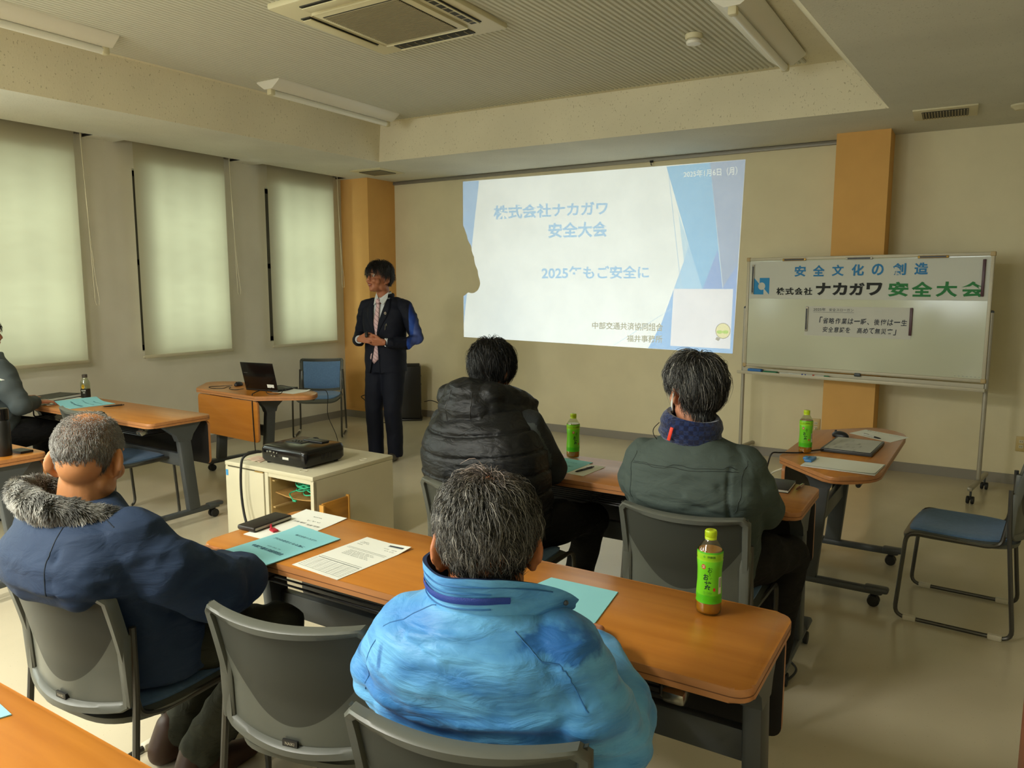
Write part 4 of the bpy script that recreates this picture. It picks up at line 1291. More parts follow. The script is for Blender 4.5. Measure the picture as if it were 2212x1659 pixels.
def pen(loc, rz, label, cols=('#22201E', '#22201E'), L=0.14, clear=False, tilt=0.0):
    t = thing('pen', label, 'pen', loc, rz, 'pens on the tables')
    R = Matrix.Translation((0, 0, 0.0055)) @ Matrix.Rotation(pi / 2, 4, 'Y')
    mb = MB(); mb.lathe([(0.001, -L / 2), (0.004, -L / 2 + 0.014), (0.005, -L / 2 + 0.05), (0.005, L / 2 - 0.014), (0.003, L / 2 - 0.012), (0.003, L / 2)], 12, [0, 0, 1, 1, 1], R)
    mb.build('barrel', [M('pen grip', cols[0], 0.5), M('pen barrel', cols[1], 0.35)], t)
    mb = MB(); mb.box((L / 2 - 0.035, 0, 0.0118), (0.04, 0.004, 0.0015)); mb.build('clip', 'chrome', t)
    return t


pen((-1.525, 3.075, TZ + 0.001), radians(78), 'black and grey pen on the small note sheet in the front row', ('#1C1B1C', '#4A4652'), 0.14)
pen((-0.500, 4.645, TZ + 0.002), radians(137), 'grey and black ballpoint pen on the printed sheet below the whiteboard', ('#1B1B1B', '#B9B9B0'), 0.15)
pen((-0.615, 3.285, TZ), radians(85), 'small clear brown pen beside the black notebook', ('#6B3B26', '#A88E78'), 0.11)
pen((-5.205, 2.99, TZ), radians(76), 'black pen on the window side table right of the curled booklet', ('#1C1A18', '#2A2622'), 0.14)

nb = thing('notebook', 'small black notebook at the right end of the front row table', 'notebook', (-0.690, 3.258, TZ), radians(2))
mb = MB(); mb.box((0, 0, 0.0065), (0.094, 0.176, 0.010)); mb.build('pages', 'paper', nb)
mb = MB(); mb.box((0, 0, 0.0127), (0.098, 0.182, 0.002), bev=0.0008); mb.box((0, 0, 0.001), (0.098, 0.182, 0.002), bev=0.0008); mb.box((-0.048, 0, 0.007), (0.002, 0.18, 0.012)); mb.build('cover', M('black notebook cover', '#24252B', 0.55), nb)
pn = thing('planner', 'thick black planner at the left end of the window side table', 'notebook', (-5.955, 2.975, TZ + 0.001), radians(16))
mb = MB(); mb.box((0, 0, 0.0125), (0.205, 0.29, 0.017)); mb.build('pages', 'paper', pn)
mb = MB()
mb.grid(lambda u, v: (-0.11 + 0.22 * u, -0.15 + 0.30 * v, 0.0235 + 0.010 * max(0, u - 0.6) * v), 10, 10); mb.box((0, 0, 0.0015), (0.22, 0.30, 0.003)); mb.tube([(-0.108, -0.15, 0.0125), (-0.108, 0.15, 0.0125)], 0.0125, 10)
mb.build('cover', M('black planner cover', '#2A2B2C', 0.5), pn)


def tea_bottle(label, loc, rz):
    t = thing('tea_bottle', label, 'bottle', loc, rz, 'green tea bottles')
    prof = [(0.024, 0.0), (0.031, 0.004), (0.0325, 0.012), (0.0325, 0.030), (0.0322, 0.036), (0.031, 0.042), (0.0325, 0.048), (0.032, 0.056), (0.030, 0.09), (0.0302, 0.12), (0.0325, 0.146), (0.0315, 0.149), (0.0325, 0.153), (0.0325, 0.166), (0.0305, 0.173), (0.018, 0.193), (0.0135, 0.199), (0.0135, 0.205)]
    mb = MB(); mb.lathe(prof, 40, 0); mb.build('bottle_wall', 'pet', t, smooth=60)
    mb = MB(); mb.lathe([(0.022, 0.003), (0.0295, 0.006), (0.031, 0.013), (0.031, 0.033), (0.0295, 0.042), (0.031, 0.048), (0.0305, 0.06), (0.0285, 0.09), (0.029, 0.12), (0.031, 0.146), (0.031, 0.165), (0.029, 0.172)], 36, 0); mb.build('tea', 'tea', t, smooth=60)
    lp = [(0.0329, 0.034), (0.0318, 0.042), (0.0330, 0.048), (0.0326, 0.056), (0.0307, 0.09), (0.0309, 0.12), (0.0331, 0.146), (0.0320, 0.149), (0.0331, 0.153), (0.0331, 0.166), (0.0322, 0.170)]
    mb = MB(); mb.lathe(lp, 48, [0, 0, 0, 1, 1, 1, 2, 2, 2, 0], close=False)
    lab = mb.build('label_sleeve', [M('bright green label', '#4FB81A', 0.35), M('green label panel', '#6CC61C', 0.35), M('yellow green label band', '#8FCB1E', 0.35)], t, smooth=60)
    def rr(z):
        for (r0, a), (r1, b) in zip(lp, lp[1:]):
            if a <= z <= b: return r0 + (r1 - r0) * (z - a) / (b - a)
        return 0.0325
    def wrap(s, xc, z0, w, h, mi, mbt, bold):
        V, Fc, asp = text2d(s, bold)
        pts = []
        for u, v in V:
            z = z0 + h * v; r = rr(z) + 0.0004; a = (xc + w * (u - 0.5)) / 0.0325
            pts.append((r * sin(a), -r * cos(a), z))
        mbt.add(pts, Fc, mi)
    def disc(xc, z, rx, rz2, mi, mbt, n=16, sq=False):
        pts = []
        for k in range(n):
            a = 2 * pi * k / n; zz = z + rz2 * sin(a); an = (xc + rx * cos(a)) / 0.0325; r = rr(zz) + 0.0003
            pts.append((r * sin(an), -r * cos(an), zz))
        mbt.add(pts, [tuple(range(n))], mi)
    mb = MB()
    wrap('お', 0.0020, 0.118, 0.012, 0.014, 0, mb, 0.0); wrap('〜', 0.0015, 0.108, 0.004, 0.010, 0, mb, -0.01); wrap('い', 0.0045, 0.100, 0.005, 0.005, 0, mb, 0)
    wrap('お', -0.0085, 0.096, 0.014, 0.017, 0, mb, 0.03); wrap('茶', -0.003, 0.071, 0.019, 0.023, 0, mb, 0.025)
    wrap('伊藤園', 0.004, 0.1555, 0.020, 0.006, 0, mb, 0.0)
    wrap('Oi Ocha', -0.003, 0.061, 0.022, 0.006, 1, mb, -0.005); wrap('Unsweetened', -0.003, 0.0575, 0.018, 0.0018, 1, mb, 0); wrap('Green Tea', -0.003, 0.0545, 0.013, 0.0018, 1, mb, 0)
    for a in range(5): disc(-0.0135 + 0.0018 * cos(a * 2 * pi / 5), 0.1585 + 0.0018 * sin(a * 2 * pi / 5), 0.0011, 0.0011, 1, mb, 8)
    mb.build('brush_writing', [M('dark green ink', '#173B22', 0.6), M('pale olive ink', '#4E9A2E', 0.6)], lab, smooth=0)
    mb = MB(); disc(-0.0155, 0.1315, 0.0058, 0.0068, 0, mb); disc(0.0145, 0.0725, 0.0035, 0.0048, 0, mb)
    wrap('特選', -0.0155, 0.132, 0.007, 0.0035, 1, mb, 0.0); wrap('濃茶', -0.0155, 0.1275, 0.007, 0.0035, 1, mb, 0.0)
    mb.v[-1:] = mb.v[-1:]
    mb.build('red_seal', [M('red seal', '#C9352C', 0.5), 'paper'], lab, smooth=0)
    mb = MB()
    pts = [(0.0331 * sin(a / 0.0325), -0.0331 * cos(a / 0.0325), z) for a, z in ((0.026, 0.060), (0.036, 0.060), (0.036, 0.105), (0.026, 0.105))]
    mb.add(pts, [(0, 1, 2, 3)], 0)
    for k in range(14):
        z = 0.078 + k * 0.0018
        mb.add([(0.0334 * sin(a / 0.0325), -0.0334 * cos(a / 0.0325), zz) for a, zz in ((0.028, z), (0.0345, z), (0.0345, z + 0.0008), (0.028, z + 0.0008))], [(0, 1, 2, 3)], 1)
    mb.build('bar_code', ['paper', 'ink'], lab, smooth=0)
    mb = MB()
    mb.lathe([(0.0150, 0.198), (0.0150, 0.203), (0.0142, 0.204), (0.0150, 0.205), (0.0150, 0.219), (0.0135, 0.2215), (0.0, 0.2215)], 36, 0)
    for k in range(36):
        a = 2 * pi * k / 36; mb.box((0.0149 * cos(a), 0.0149 * sin(a), 0.212), (0.001, 0.001, 0.012), rot=(0, 0, a))
    cp = mb.build('screw_cap', M('yellow green cap', '#B7CF1C', 0.4), t, smooth=40)
    mb = MB(); put_text(mb, '茶', (-0.006, -0.006, 0.2222), (1, 0, 0), (0, 1, 0), 0.012, 0.012, 0, 0.0, lift=0.0003); mb.build('cap_print', M('brown cap print', '#9A5A1E', 0.6), cp, smooth=0)
    return t


def face_cam(x, y): return atan2(-x, y) + 0.0      # front of the label (local -y) towards the entrance side of the room


tea0 = tea_bottle('green tea bottle on the nearest table, right of the blue jacket man', (-0.561, 1.867, TZ), radians(15))
dup(tea0, (-1.698, 3.292, TZ), radians(28) + 0.5, 'green tea bottle in the front row between the black vest and green jacket men')
dup(tea0, (-0.738, 4.025, TZ), radians(14), 'green tea bottle on the desk below the whiteboard')

cf = thing('coffee_bottle', 'clear bottle of dark coffee with yellow and black label on the window side table', 'bottle', (-5.77, 3.105, TZ), radians(58))
mb = MB(); mb.lathe([(0.024, 0), (0.031, 0.004), (0.033, 0.012), (0.033, 0.055), (0.0315, 0.06), (0.033, 0.066), (0.033, 0.112), (0.031, 0.125), (0.02, 0.150), (0.017, 0.158), (0.017, 0.165)], 32); mb.build('bottle_wall', 'pet', cf, smooth=60)
mb = MB(); mb.lathe([(0.022, 0.003), (0.031, 0.008), (0.0312, 0.05)], 28); mb.build('coffee', M('dark coffee', '#1B0F08', 0.1), cf)
mb = MB(); mb.lathe([(0.0332, 0.010), (0.0332, 0.072)], 40, close=False); lb = mb.build('label_sleeve', M('black label', '#1D1A15', 0.4), cf)
mb = MB()
def cwrap(s, xc, z0, w, h, mi, bold):
    V, Fc, asp = text2d(s, bold); mb.add([(0.0336 * sin((xc + w * (u - 0.5)) / 0.033), -0.0336 * cos((xc + w * (u - 0.5)) / 0.033), z0 + h * v) for u, v in V], Fc, mi)
cwrap('BLACK', -0.012, 0.058, 0.030, 0.010, 0, 0.02); cwrap('無糖', -0.010, 0.042, 0.016, 0.009, 0, 0.0)
mb.build('label_writing', ['paper'], lb, smooth=0)
mb = MB()
pts = []
for k in range(12):
    a = 2 * pi * k / 12; an = (-0.014 + 0.011 * cos(a)) / 0.033; pts.append((0.0334 * sin(an), -0.0334 * cos(an), 0.093 + 0.017 * sin(a)))
mb.add(pts, [tuple(range(12))]); mb.build('yellow_sticker', M('yellow sticker', '#D2A21C', 0.5), lb)
mb = MB(); mb.lathe([(0.0185, 0.160), (0.0185, 0.182), (0.017, 0.184)], 28); mb.build('screw_cap', M('grey brown cap', '#4A4238', 0.5), cf)

fk = thing('vacuum_flask', 'tall black flask cut by the left edge of the photo', 'flask', (-4.135, 1.80, TZ))
mb = MB(); mb.lathe([(0.033, 0), (0.035, 0.004), (0.035, 0.165), (0.031, 0.18)], 32); mb.build('flask_body', M('matt black steel', '#131312', 0.35), fk)
mb = MB(); mb.lathe([(0.030, 0.181), (0.032, 0.183), (0.032, 0.235), (0.028, 0.24)], 32); mb.build('flask_lid', 'blackgloss', fk)
mb = MB(); put_text(mb, '≡', (-0.01, -0.0355, 0.12), (1, 0, 0), (0, 0, 1), 0.016, 0.008, 0, 0, lift=0.0); mb.build('flask_mark', 'silver', fk)
o, wp, _, _ = sheet('dark_pouch', [(-4.20, 1.85), (-4.10, 1.86), (-4.10, 1.92), (-4.20, 1.91)], TZ, 0.012, 'black', 'small dark pouch lying behind the black flask', 'pouch')

# laptop desk
lt = thing('laptop', 'open black laptop on the front desk, its back to the audience', 'laptop', (-4.985, 4.215, TZ), radians(187))
mb = MB(); mb.box((0, 0, 0.009), (0.34, 0.24, 0.016), bev=0.004); mb.box((0, 0.02, 0.0178), (0.29, 0.11, 0.001), 1)
mb.build('keyboard_base', ['black', M('key field', '#26272A', 0.5)], lt)
lid_rot = Matrix.Translation((0, 0.118, 0.014)) @ Matrix.Rotation(radians(-14), 4, 'X')
mb = MB(); mb.box((0, 0, 0.115), (0.34, 0.008, 0.23), bev=0.003, rot=None); lid = mb.build('screen_lid', 'blackgloss', lt); lid.matrix_local = lid_rot
mb = MB(); mb.box((0, -0.0045, 0.115), (0.31, 0.001, 0.19)); mb.build('display', M('dim screen', '#1A2438', 0.1), lid)
mb = MB(); put_text(mb, 'dynabook', (0.15, 0.0046, 0.138), (-1, 0, 0), (0, 0, 1), 0.040, 0.008, 0, 0.0); mb.build('lid_mark', M('grey lid print', '#8A8884', 0.5), lid, smooth=0)
mb = MB(); mb.box((-0.105, 0.0046, 0.035), (0.07, 0.0008, 0.028)); mb.build('white_label', 'paper', lid)


def mouse(loc, rz, lab):
    t = thing('computer_mouse', lab, 'mouse', loc, rz, 'computer mice')
    mb = MB(); mb.ball((0, 0, 0.010), (0.03, 0.052, 0.026), seg=20, rings=12)
    mb.v = [(p[0], p[1], max(0.0, p[2])) for p in mb.v]; mb.build('mouse_body', M('dark mouse plastic', '#1E1E22', 0.35), t, smooth=60)
    mb = MB(); mb.tube([(-0.004, 0.032, 0.0325), (0.004, 0.032, 0.0325)], 0.005, 10); mb.build('scroll_wheel', 'rubber', t)
    return t


m0 = mouse((-5.41, 4.215, TZ), radians(200), 'dark mouse left of the open laptop')
dup(m0, (-0.650, 4.555, TZ), radians(60), 'dark mouse on the desk below the whiteboard')

# laptop lying closed under a printed page, clipboard
lc = thing('closed_laptop', 'closed thin laptop with a printed page on it, below the whiteboard', 'laptop', (-0.545, 4.278, TZ), radians(-3))
mb = MB(); mb.box((0, 0, 0.010), (0.245, 0.375, 0.018), bev=0.004); mb.build('laptop_body', M('graphite shell', '#3B3D3E', 0.4), lc)
mb = MB(); mb.box((0.002, 0.0, 0.0197), (0.222, 0.345, 0.0012)); pg = mb.build('printed_page', M('grey white page', '#B9BAB2', 0.6), lc)
mb = MB()
for k in range(12):
    y = -0.14 + (k * 0.037) % 0.29; x = -0.075 + (k * 0.053) % 0.15
    put_text(mb, ['安全運転', '図面', '作業手順', '点検'][k % 4], (x - 0.02, y, 0.0204), (0, -1, 0), (1, 0, 0), 0.045, 0.012, 0, 0.0)
mb.build('page_print', 'inklight', pg, smooth=0)
cb = thing('clipboard', 'white clipboard with papers and a blue clip at the near end of the desk', 'clipboard', (-0.525, 3.815, TZ), radians(-4))
mb = MB(); mb.box((0, 0, 0.003), (0.325, 0.255, 0.004), bev=0.001); mb.build('board', M('white clipboard board', '#C9CBC4', 0.5), cb)
mb = MB(); mb.grid(lambda u, v: (-0.145 + 0.305 * u, -0.118 + 0.236 * v, 0.007 + 0.012 * max(0, u - 0.75) * (1 - v)), 10, 6); mb.grid(lambda u, v: (-0.15 + 0.30 * u, -0.120 + 0.238 * v, 0.0056), 2, 2)
mb.build('paper_stack', 'paper', cb)
mb = MB(); mb.box((-0.150, 0.0, 0.013), (0.035, 0.10, 0.012), bev=0.004); mb.box((-0.168, 0, 0.017), (0.025, 0.045, 0.014), bev=0.005); mb.build('blue_clip', M('blue clip', '#3F7FBE', 0.35), cb)

# cables
def cable(name, pts, r, mat, lab, fil=0.06, n=6):
    mb = MB(); P0 = pts[0]
    Q = smooth_path(pts)
    mb.tube(Q, r, n); o = mb.build(name, mat, smooth=60, loc=P0, offset=P0); return tag(o, lab, 'cable', None)


def smooth_path(pts, k=6):
    P = [Vector(p) for p in pts]; P = [P[0] * 2 - P[1]] + P + [P[-1] * 2 - P[-2]]; out = []
    for i in range(1, len(P) - 2):
        for j in range(k):
            t = j / k
            out.append(0.5 * ((2 * P[i]) + (-P[i - 1] + P[i + 1]) * t + (2 * P[i - 1] - 5 * P[i] + 4 * P[i + 1] - P[i + 2]) * t * t + (-P[i - 1] + 3 * P[i] - 3 * P[i + 1] + P[i + 2]) * t ** 3))
    out.append(P[-2]); return out


cable('video_cable', [(-4.90, 4.02, TZ + 0.02), (-4.86, 3.93, TZ + 0.012), (-4.82, 3.875, TZ - 0.01), (-4.81, 3.868, 0.5), (-4.79, 3.86, 0.30), (-4.70, 3.80, 0.12), (-4.55, 3.72, 0.02), (-4.3, 3.62, 0.006), (-3.95, 3.55, 0.02), (-3.80, 3.50, 0.25), (-3.73, 3.42, 0.545), (-3.66, 3.25, 0.54), (-3.60, 3.12, 0.56), (-3.56, 3.06, 0.57)], 0.004, 'cable', 'black cable falling from the laptop desk to the floor and up to the projector')
cable('mouse_cable', [(-5.42, 4.16, TZ + 0.01), (-5.50, 4.10, TZ + 0.004), (-5.55, 4.03, TZ + 0.003), (-5.46, 3.98, TZ + 0.003), (-5.36, 4.02, TZ + 0.004), (-5.40, 4.10, TZ + 0.006), (-5.34, 4.08, TZ + 0.008), (-5.28, 4.02, TZ + 0.004), (-5.20, 4.02, TZ + 0.003), (-5.15, 4.06, TZ + 0.01)], 0.0028, 'cable', 'thin black looped mouse cable on the laptop desk')
cable('power_cable', [(-4.80, 4.20, TZ + 0.012), (-4.74, 4.12, TZ + 0.03), (-4.70, 4.05, TZ + 0.004), (-4.78, 4.00, TZ + 0.004), (-4.86, 4.06, TZ + 0.02), (-4.82, 4.16, TZ + 0.05), (-4.72, 4.24, TZ + 0.02), (-4.62, 4.36, TZ + 0.006), (-4.56, 4.42, TZ - 0.02), (-4.57, 4.43, 0.5), (-4.50, 4.46, 0.3), (-4.42, 4.40, 0.06), (-4.40, 4.30, 0.006), (-4.2, 4.1, 0.006)], 0.003, 'cable', 'thin black power cable curling over the right end of the laptop desk')
cable('wall_cable', [(-6.165, 6.60, 0.29), (-6.15, 6.50, 0.28), (-6.05, 6.46, 0.24), (-6.03, 6.45, 0.14), (-5.98, 6.44, 0.03), (-5.8, 6.48, 0.008), (-5.6, 6.55, 0.008)], 0.005, 'cable', 'black cable from the pillar outlet to the floor behind the presenter')
cable('wall_cable', [(-5.53, 6.90, 0.22), (-5.45, 6.93, 0.235), (-5.38, 6.98, 0.20), (-5.33, 7.03, 0.12), (-5.28, 7.06, 0.02)], 0.005, 'cable', 'black cable leaving the right side of the air purifier')
cable('projector_cable', [(-3.525, 2.885, 0.60), (-3.545, 2.84, 0.60), (-3.56, 2.79, 0.585), (-3.57, 2.775, 0.54), (-3.575, 2.77, 0.42), (-3.56, 2.765, 0.30), (-3.52, 2.755, 0.20), (-3.44, 2.74, 0.08), (-3.36, 2.70, 0.01), (-3.1, 2.68, 0.007)], 0.0075, 'cable', 'thick black cable hanging from the projector down the cabinet front', n=8)
cable('laptop_cable', [(-0.66, 4.10, TZ + 0.012), (-0.72, 4.03, TZ + 0.010), (-0.76, 3.98, TZ + 0.006), (-0.84, 3.93, TZ + 0.006), (-0.875, 3.90, TZ + 0.002), (-0.885, 3.86, TZ - 0.06), (-0.87, 3.70, TZ - 0.14), (-0.85, 3.55, TZ - 0.30)], 0.004, 'cable', 'black cable running off the left edge of the desk below the whiteboard')
cable('white_cable', [(-1.22, 7.07, 0.31), (-1.20, 6.9, 0.25), (-1.12, 6.0, 0.03), (-1.10, 5.2, 0.25), (-1.02, 4.55, 0.45), (-0.86, 4.45, 0.55)], 0.005, 'glide', 'white cable slanting down from the desk below the whiteboard to the wall')
cable('floor_cable', [(-0.82, 2.62, 0.006), (-0.70, 2.72, 0.006), (-0.62, 2.80, 0.006), (-0.56, 2.92, 0.03), (-0.55, 3.05, 0.02), (-0.60, 3.15, 0.006)], 0.005, 'cable', 'black cable on the floor by the right leg of the front row table')
# green network cable coil on the shelf
gc = MB(); pts = []
for k in range(230):
    a = k * 0.36; rr_ = 0.092 + 0.022 * sin(k * 0.83)
    pts.append(Vector((-3.165 + rr_ * 1.05 * cos(a), 2.965 + rr_ * 0.95 * sin(a), 0.385 + 0.024 + 0.022 * sin(k * 0.57) + 0.0003 * k)))
pts += [Vector((-3.25, 2.90, 0.405)), Vector((-3.27, 2.86, 0.392)), Vector((-3.215, 2.825, 0.383)), Vector((-3.18, 2.805, 0.381))]
gc.tube(smooth_path(pts, 3), 0.0036, 6); gc.box((-3.165, 2.80, 0.381), (0.025, 0.012, 0.010), bev=0.002)
P0 = Vector((-3.175, 2.985, 0.38)); tag(gc.build('network_cable', 'green_cable', loc=P0, offset=P0, smooth=60), 'coiled bright green network cable on the cabinet shelf', 'cable')
# adapter and pink slips beside the projector
mb = MB(); mb.box((0, 0, 0.011), (0.085, 0.045, 0.022), bev=0.005)
tag(mb.build('power_adapter', 'glide', loc=(-3.60, 3.02, Hh), rot=(0, 0, 0.3)), 'small white adapter at the left side of the projector', 'adapter')
o, wp, _, _ = sheet('pink_slip', [(-3.69, 2.90), (-3.55, 2.89), (-3.58, 2.99), (-3.71, 2.99)], Hh + 0.0005, 0.002, M('pale pink paper', '#D8BDA8', 0.7), 'pale pink folded slips on the cabinet beside the projector', 'paper', curlfn=lambda u, v: 0.006 * sin(u * 6) ** 2)
write(o, wp, [('お知らせ', 0.5, 0.85, 0.55, 0.85, 0.02)], M('pink print', '#B0495A', 0.7))
for x, y in ((-3.66, 2.89), (-3.18, 2.885), (-3.10, 3.28)):
    mb = MB(); mb.lathe([(0.021, 0), (0.0235, 0), (0.0235, 0.002), (0.021, 0.002), (0.021, 0)], 24, close=False)
    lab = {-3.66: 'pale ring mark at the front left corner of the cabinet top', -3.18: 'pale ring mark under the projector\'s near right foot', -3.10: 'pale ring mark at the back right of the cabinet top'}[x]
    tag(mb.build('cable_hole_ring', 'glide', loc=(x, y, Hh)), lab, 'ring', 'rings on the cabinet top')

# air purifier
ap = thing('air_purifier', 'black tower air purifier by the wall behind the presenter', 'air purifier', (-5.70, 6.84, 0), radians(38))
mb = MB(); mb.box((0, 0, 0.335), (0.27, 0.20, 0.63), bev=0.02, seg=3); mb.box((0, 0, 0.012), (0.29, 0.22, 0.024), bev=0.008); mb.build('purifier_body', M('black purifier body', '#191714', 0.3), ap)
mb = MB(); mb.box((0, 0.0, 0.652), (0.24, 0.16, 0.02), bev=0.006); mb.build('top_grille', 'dark', ap)
mb = MB(); mb.box((0.1365, -0.0, 0.30), (0.003, 0.016, 0.20)); mb.build('light_strip', M('pale strip', '#8C8B86', 0.3), ap)
mb = MB(); mb.box((0.136, 0.0, 0.52), (0.004, 0.14, 0.006)); mb.build('panel_seam', 'dark', ap)
mb = MB(); mb.box((0.136, 0.0, 0.42), (0.005, 0.06, 0.02), bev=0.003); mb.build('grip_slot', 'dark', ap)

# reddish lectern at the right edge of the frame, papers on it
lc2 = thing('wooden_lectern', 'reddish wooden stand cut by the right edge of the photo', 'lectern', (0.40, 1.78, 0))
mb = MB(); mb.box((0, 0, 0.35), (0.56, 0.40, 0.70), bev=0.004); mb.build('stand_body', 'redwood', lc2)
mb = MB(); mb.box((0, 0, 0.71), (0.57, 0.42, 0.022), bev=0.004); mb.build('stand_top', 'redwood', lc2)
lc2.location = (0.425, 1.95, 0)
st = thing('paper_stack', 'stack of white papers on the wooden stand at the right edge', 'papers', (0.35, 2.03, 0.721), 0.05)
mb = MB()
for k in range(14): mb.box((0.003 * sin(k * 2.1), 0.004 * cos(k * 1.7), 0.004 + k * 0.008), (0.30 + 0.004 * (k % 3), 0.21, 0.0075))
mb.build('sheets', 'paper', st)

# ================================================================== people
def blob_mesh(shapes, voxel, smooth=6, sfac=0.5):
    """one continuous surface from overlapping rounded shapes"""
    mb = MB()
    for s in shapes:
        k = s[0]
        if k == 's':                                   # ellipsoid: centre, radii, rotation
            mb.ball(s[1], s[2], seg=24, rings=16, mat=(s[3] if len(s) > 3 else None))
        elif k == 'c':                                 # tapered capsule chain: points, radii, flatten
            P = [Vector(p) for p in s[1]]; R = s[2]
            fl = s[3] if len(s) > 3 else None
            mb.tube(P, R, 20, flat=fl)
            if fl is None:
                for p, r in zip(P, R): mb.ball(p, r, seg=20, rings=12)
        elif k == 'l':                                 # loft of elliptical rings: (centre, half width, half depth, yaw, tilt)
            rings = s[1]; n = 36; vs = []
            for (c, a, b, yaw, tilt, ex) in rings:
                Rm = Matrix.Rotation(yaw, 3, 'Z') @ Matrix.Rotation(tilt, 3, 'X')
                for q in range(n):
                    t = 2 * pi * q / n; ct, st = cos(t), sin(t)
                    v = Vector((a * abs(ct) ** ex * (1 if ct > 0 else -1), b * abs(st) ** ex * (1 if st > 0 else -1), 0))
                    vs.append(Vector(c) + Rm @ v)
            L = len(rings)
            fs = [(i * n + q, i * n + (q + 1) % n, (i + 1) * n + (q + 1) % n, (i + 1) * n + q) for i in range(L - 1) for q in range(n)]
            fs += [tuple(reversed(range(n))), tuple((L - 1) * n + q for q in range(n))]
            mb.add(vs, fs)
        elif k == 'b':
            mb.box(s[1], s[2], bev=s[4] if len(s) > 4 else 0.0, rot=s[3] if len(s) > 3 else None)
    o = mb.build('tmp', [], smooth=0)
    md = o.modifiers.new('r', 'REMESH'); md.mode = 'VOXEL'; md.voxel_size = voxel; md.adaptivity = 0
    ms = o.modifiers.new('s', 'SMOOTH'); ms.factor = sfac; ms.iterations = smooth
    dg = bpy.context.evaluated_depsgraph_get(); dg.update()
    me = bpy.data.meshes.new_from_object(o.evaluated_get(dg))
    old = o.data; bpy.data.objects.remove(o); bpy.data.meshes.remove(old)
    return me


def finish(me, name, mats, parent, disp=None, matfn=None, origin=None, colfn=None, keep=None):
    n = len(me.vertices)
    co = np.empty(n * 3); me.vertices.foreach_get('co', co); co = co.reshape(-1, 3)
    if disp is not None:
        no = np.empty(n * 3); me.vertices.foreach_get('normal', no); no = no.reshape(-1, 3)
        d = disp(co, no)
        co = co + no * d[:, None]
    if keep is not None:
        me.vertices.foreach_set('co', co.ravel())
        bm = bmesh.new(); bm.from_mesh(me)
        kill = [v for v in bm.verts if not keep(v.co)]
        bmesh.ops.delete(bm, geom=kill, context='VERTS'); bm.to_mesh(me); bm.free()
        n = len(me.vertices); co = np.empty(n * 3); me.vertices.foreach_get('co', co); co = co.reshape(-1, 3)
    base = Vector(origin) if origin is not None else parent.location
    me.materials.clear()
    for x in (mats if isinstance(mats, (list, tuple)) else [mats]): me.materials.append(MT[x] if isinstance(x, str) else x)
    if matfn is not None:
        idx = []
        for p in me.polygons:
            c = co[list(p.vertices)].mean(0); idx.append(matfn(c))
        me.polygons.foreach_set('material_index', idx)
    if colfn is not None:
        ca = me.color_attributes.new('Col', 'FLOAT_COLOR', 'POINT')
        ca.data.foreach_set('color', colfn(co).astype(np.float32).ravel())
    loc = co - np.array(base)[None, :]
    me.vertices.foreach_set('co', loc.ravel()); me.update()
    me.polygons.foreach_set('use_smooth', [True] * len(me.polygons))
    o = bpy.data.objects.new(name, me); COL.objects.link(o); o.parent = parent
    return o


def nz(co, sx, sy, sz, seed=0.0):
    return np.array([noise.noise((p[0] * sx + seed, p[1] * sy + seed * 1.7, p[2] * sz - seed)) for p in co])


def ridged(co, sx, sy, sz, seed=0.0):
    return 1.0 - 2.0 * np.abs(nz(co, sx, sy, sz, seed))


def crease(co, a, b, width, depth):
    """groove (negative) or fold (positive) along the segment a-b"""
    a, b = np.array(a), np.array(b); ab = b - a
    t = np.clip(((co - a) @ ab) / (ab @ ab), 0, 1)
    d = np.linalg.norm(co - (a + t[:, None] * ab), axis=1)
    return depth * np.exp(-(d / width) ** 2)


from mathutils.bvhtree import BVHTree


def seam(obj, pts, r, mat, name='seam', k=8, lift=0.0):
    """thin stitched line lying on the garment's surface; pts in room coordinates (or the figure's own when it is rotated)"""
    base = Vector((0, 0, 0)) if obj.parent.rotation_euler[2] else Vector(obj.parent.location)
    bv = BVHTree.FromPolygons([v.co for v in obj.data.vertices], [tuple(p.vertices) for p in obj.data.polygons])
    Q = []
    for p in smooth_path(pts, k):
        h = bv.find_nearest(p - base)
        Q.append(h[0] + h[1] * lift)
    mb = MB(); mb.tube(Q, r, 6)
    o = mb.build(name, mat, obj, smooth=60); return o


def skin_mat(name, col, var=0.07):
    m = M(name, col, 0.5, spec=0.4, var=var, vscale=9, bump=0.06, bscale=260)
    b = m.node_tree.nodes['Principled BSDF']; b.inputs['Subsurface Weight'].default_value = 0.08; b.inputs['Subsurface Radius'].default_value = (0.012, 0.005, 0.003)
    return m


def head_frame(c, yaw, pitch, roll=0.0):
    """local axes x right, y face, z up"""
    return Matrix.Translation(c) @ Matrix.Rotation(yaw, 4, 'Z') @ Matrix.Rotation(-pitch, 4, 'X') @ Matrix.Rotation(roll, 4, 'Y')


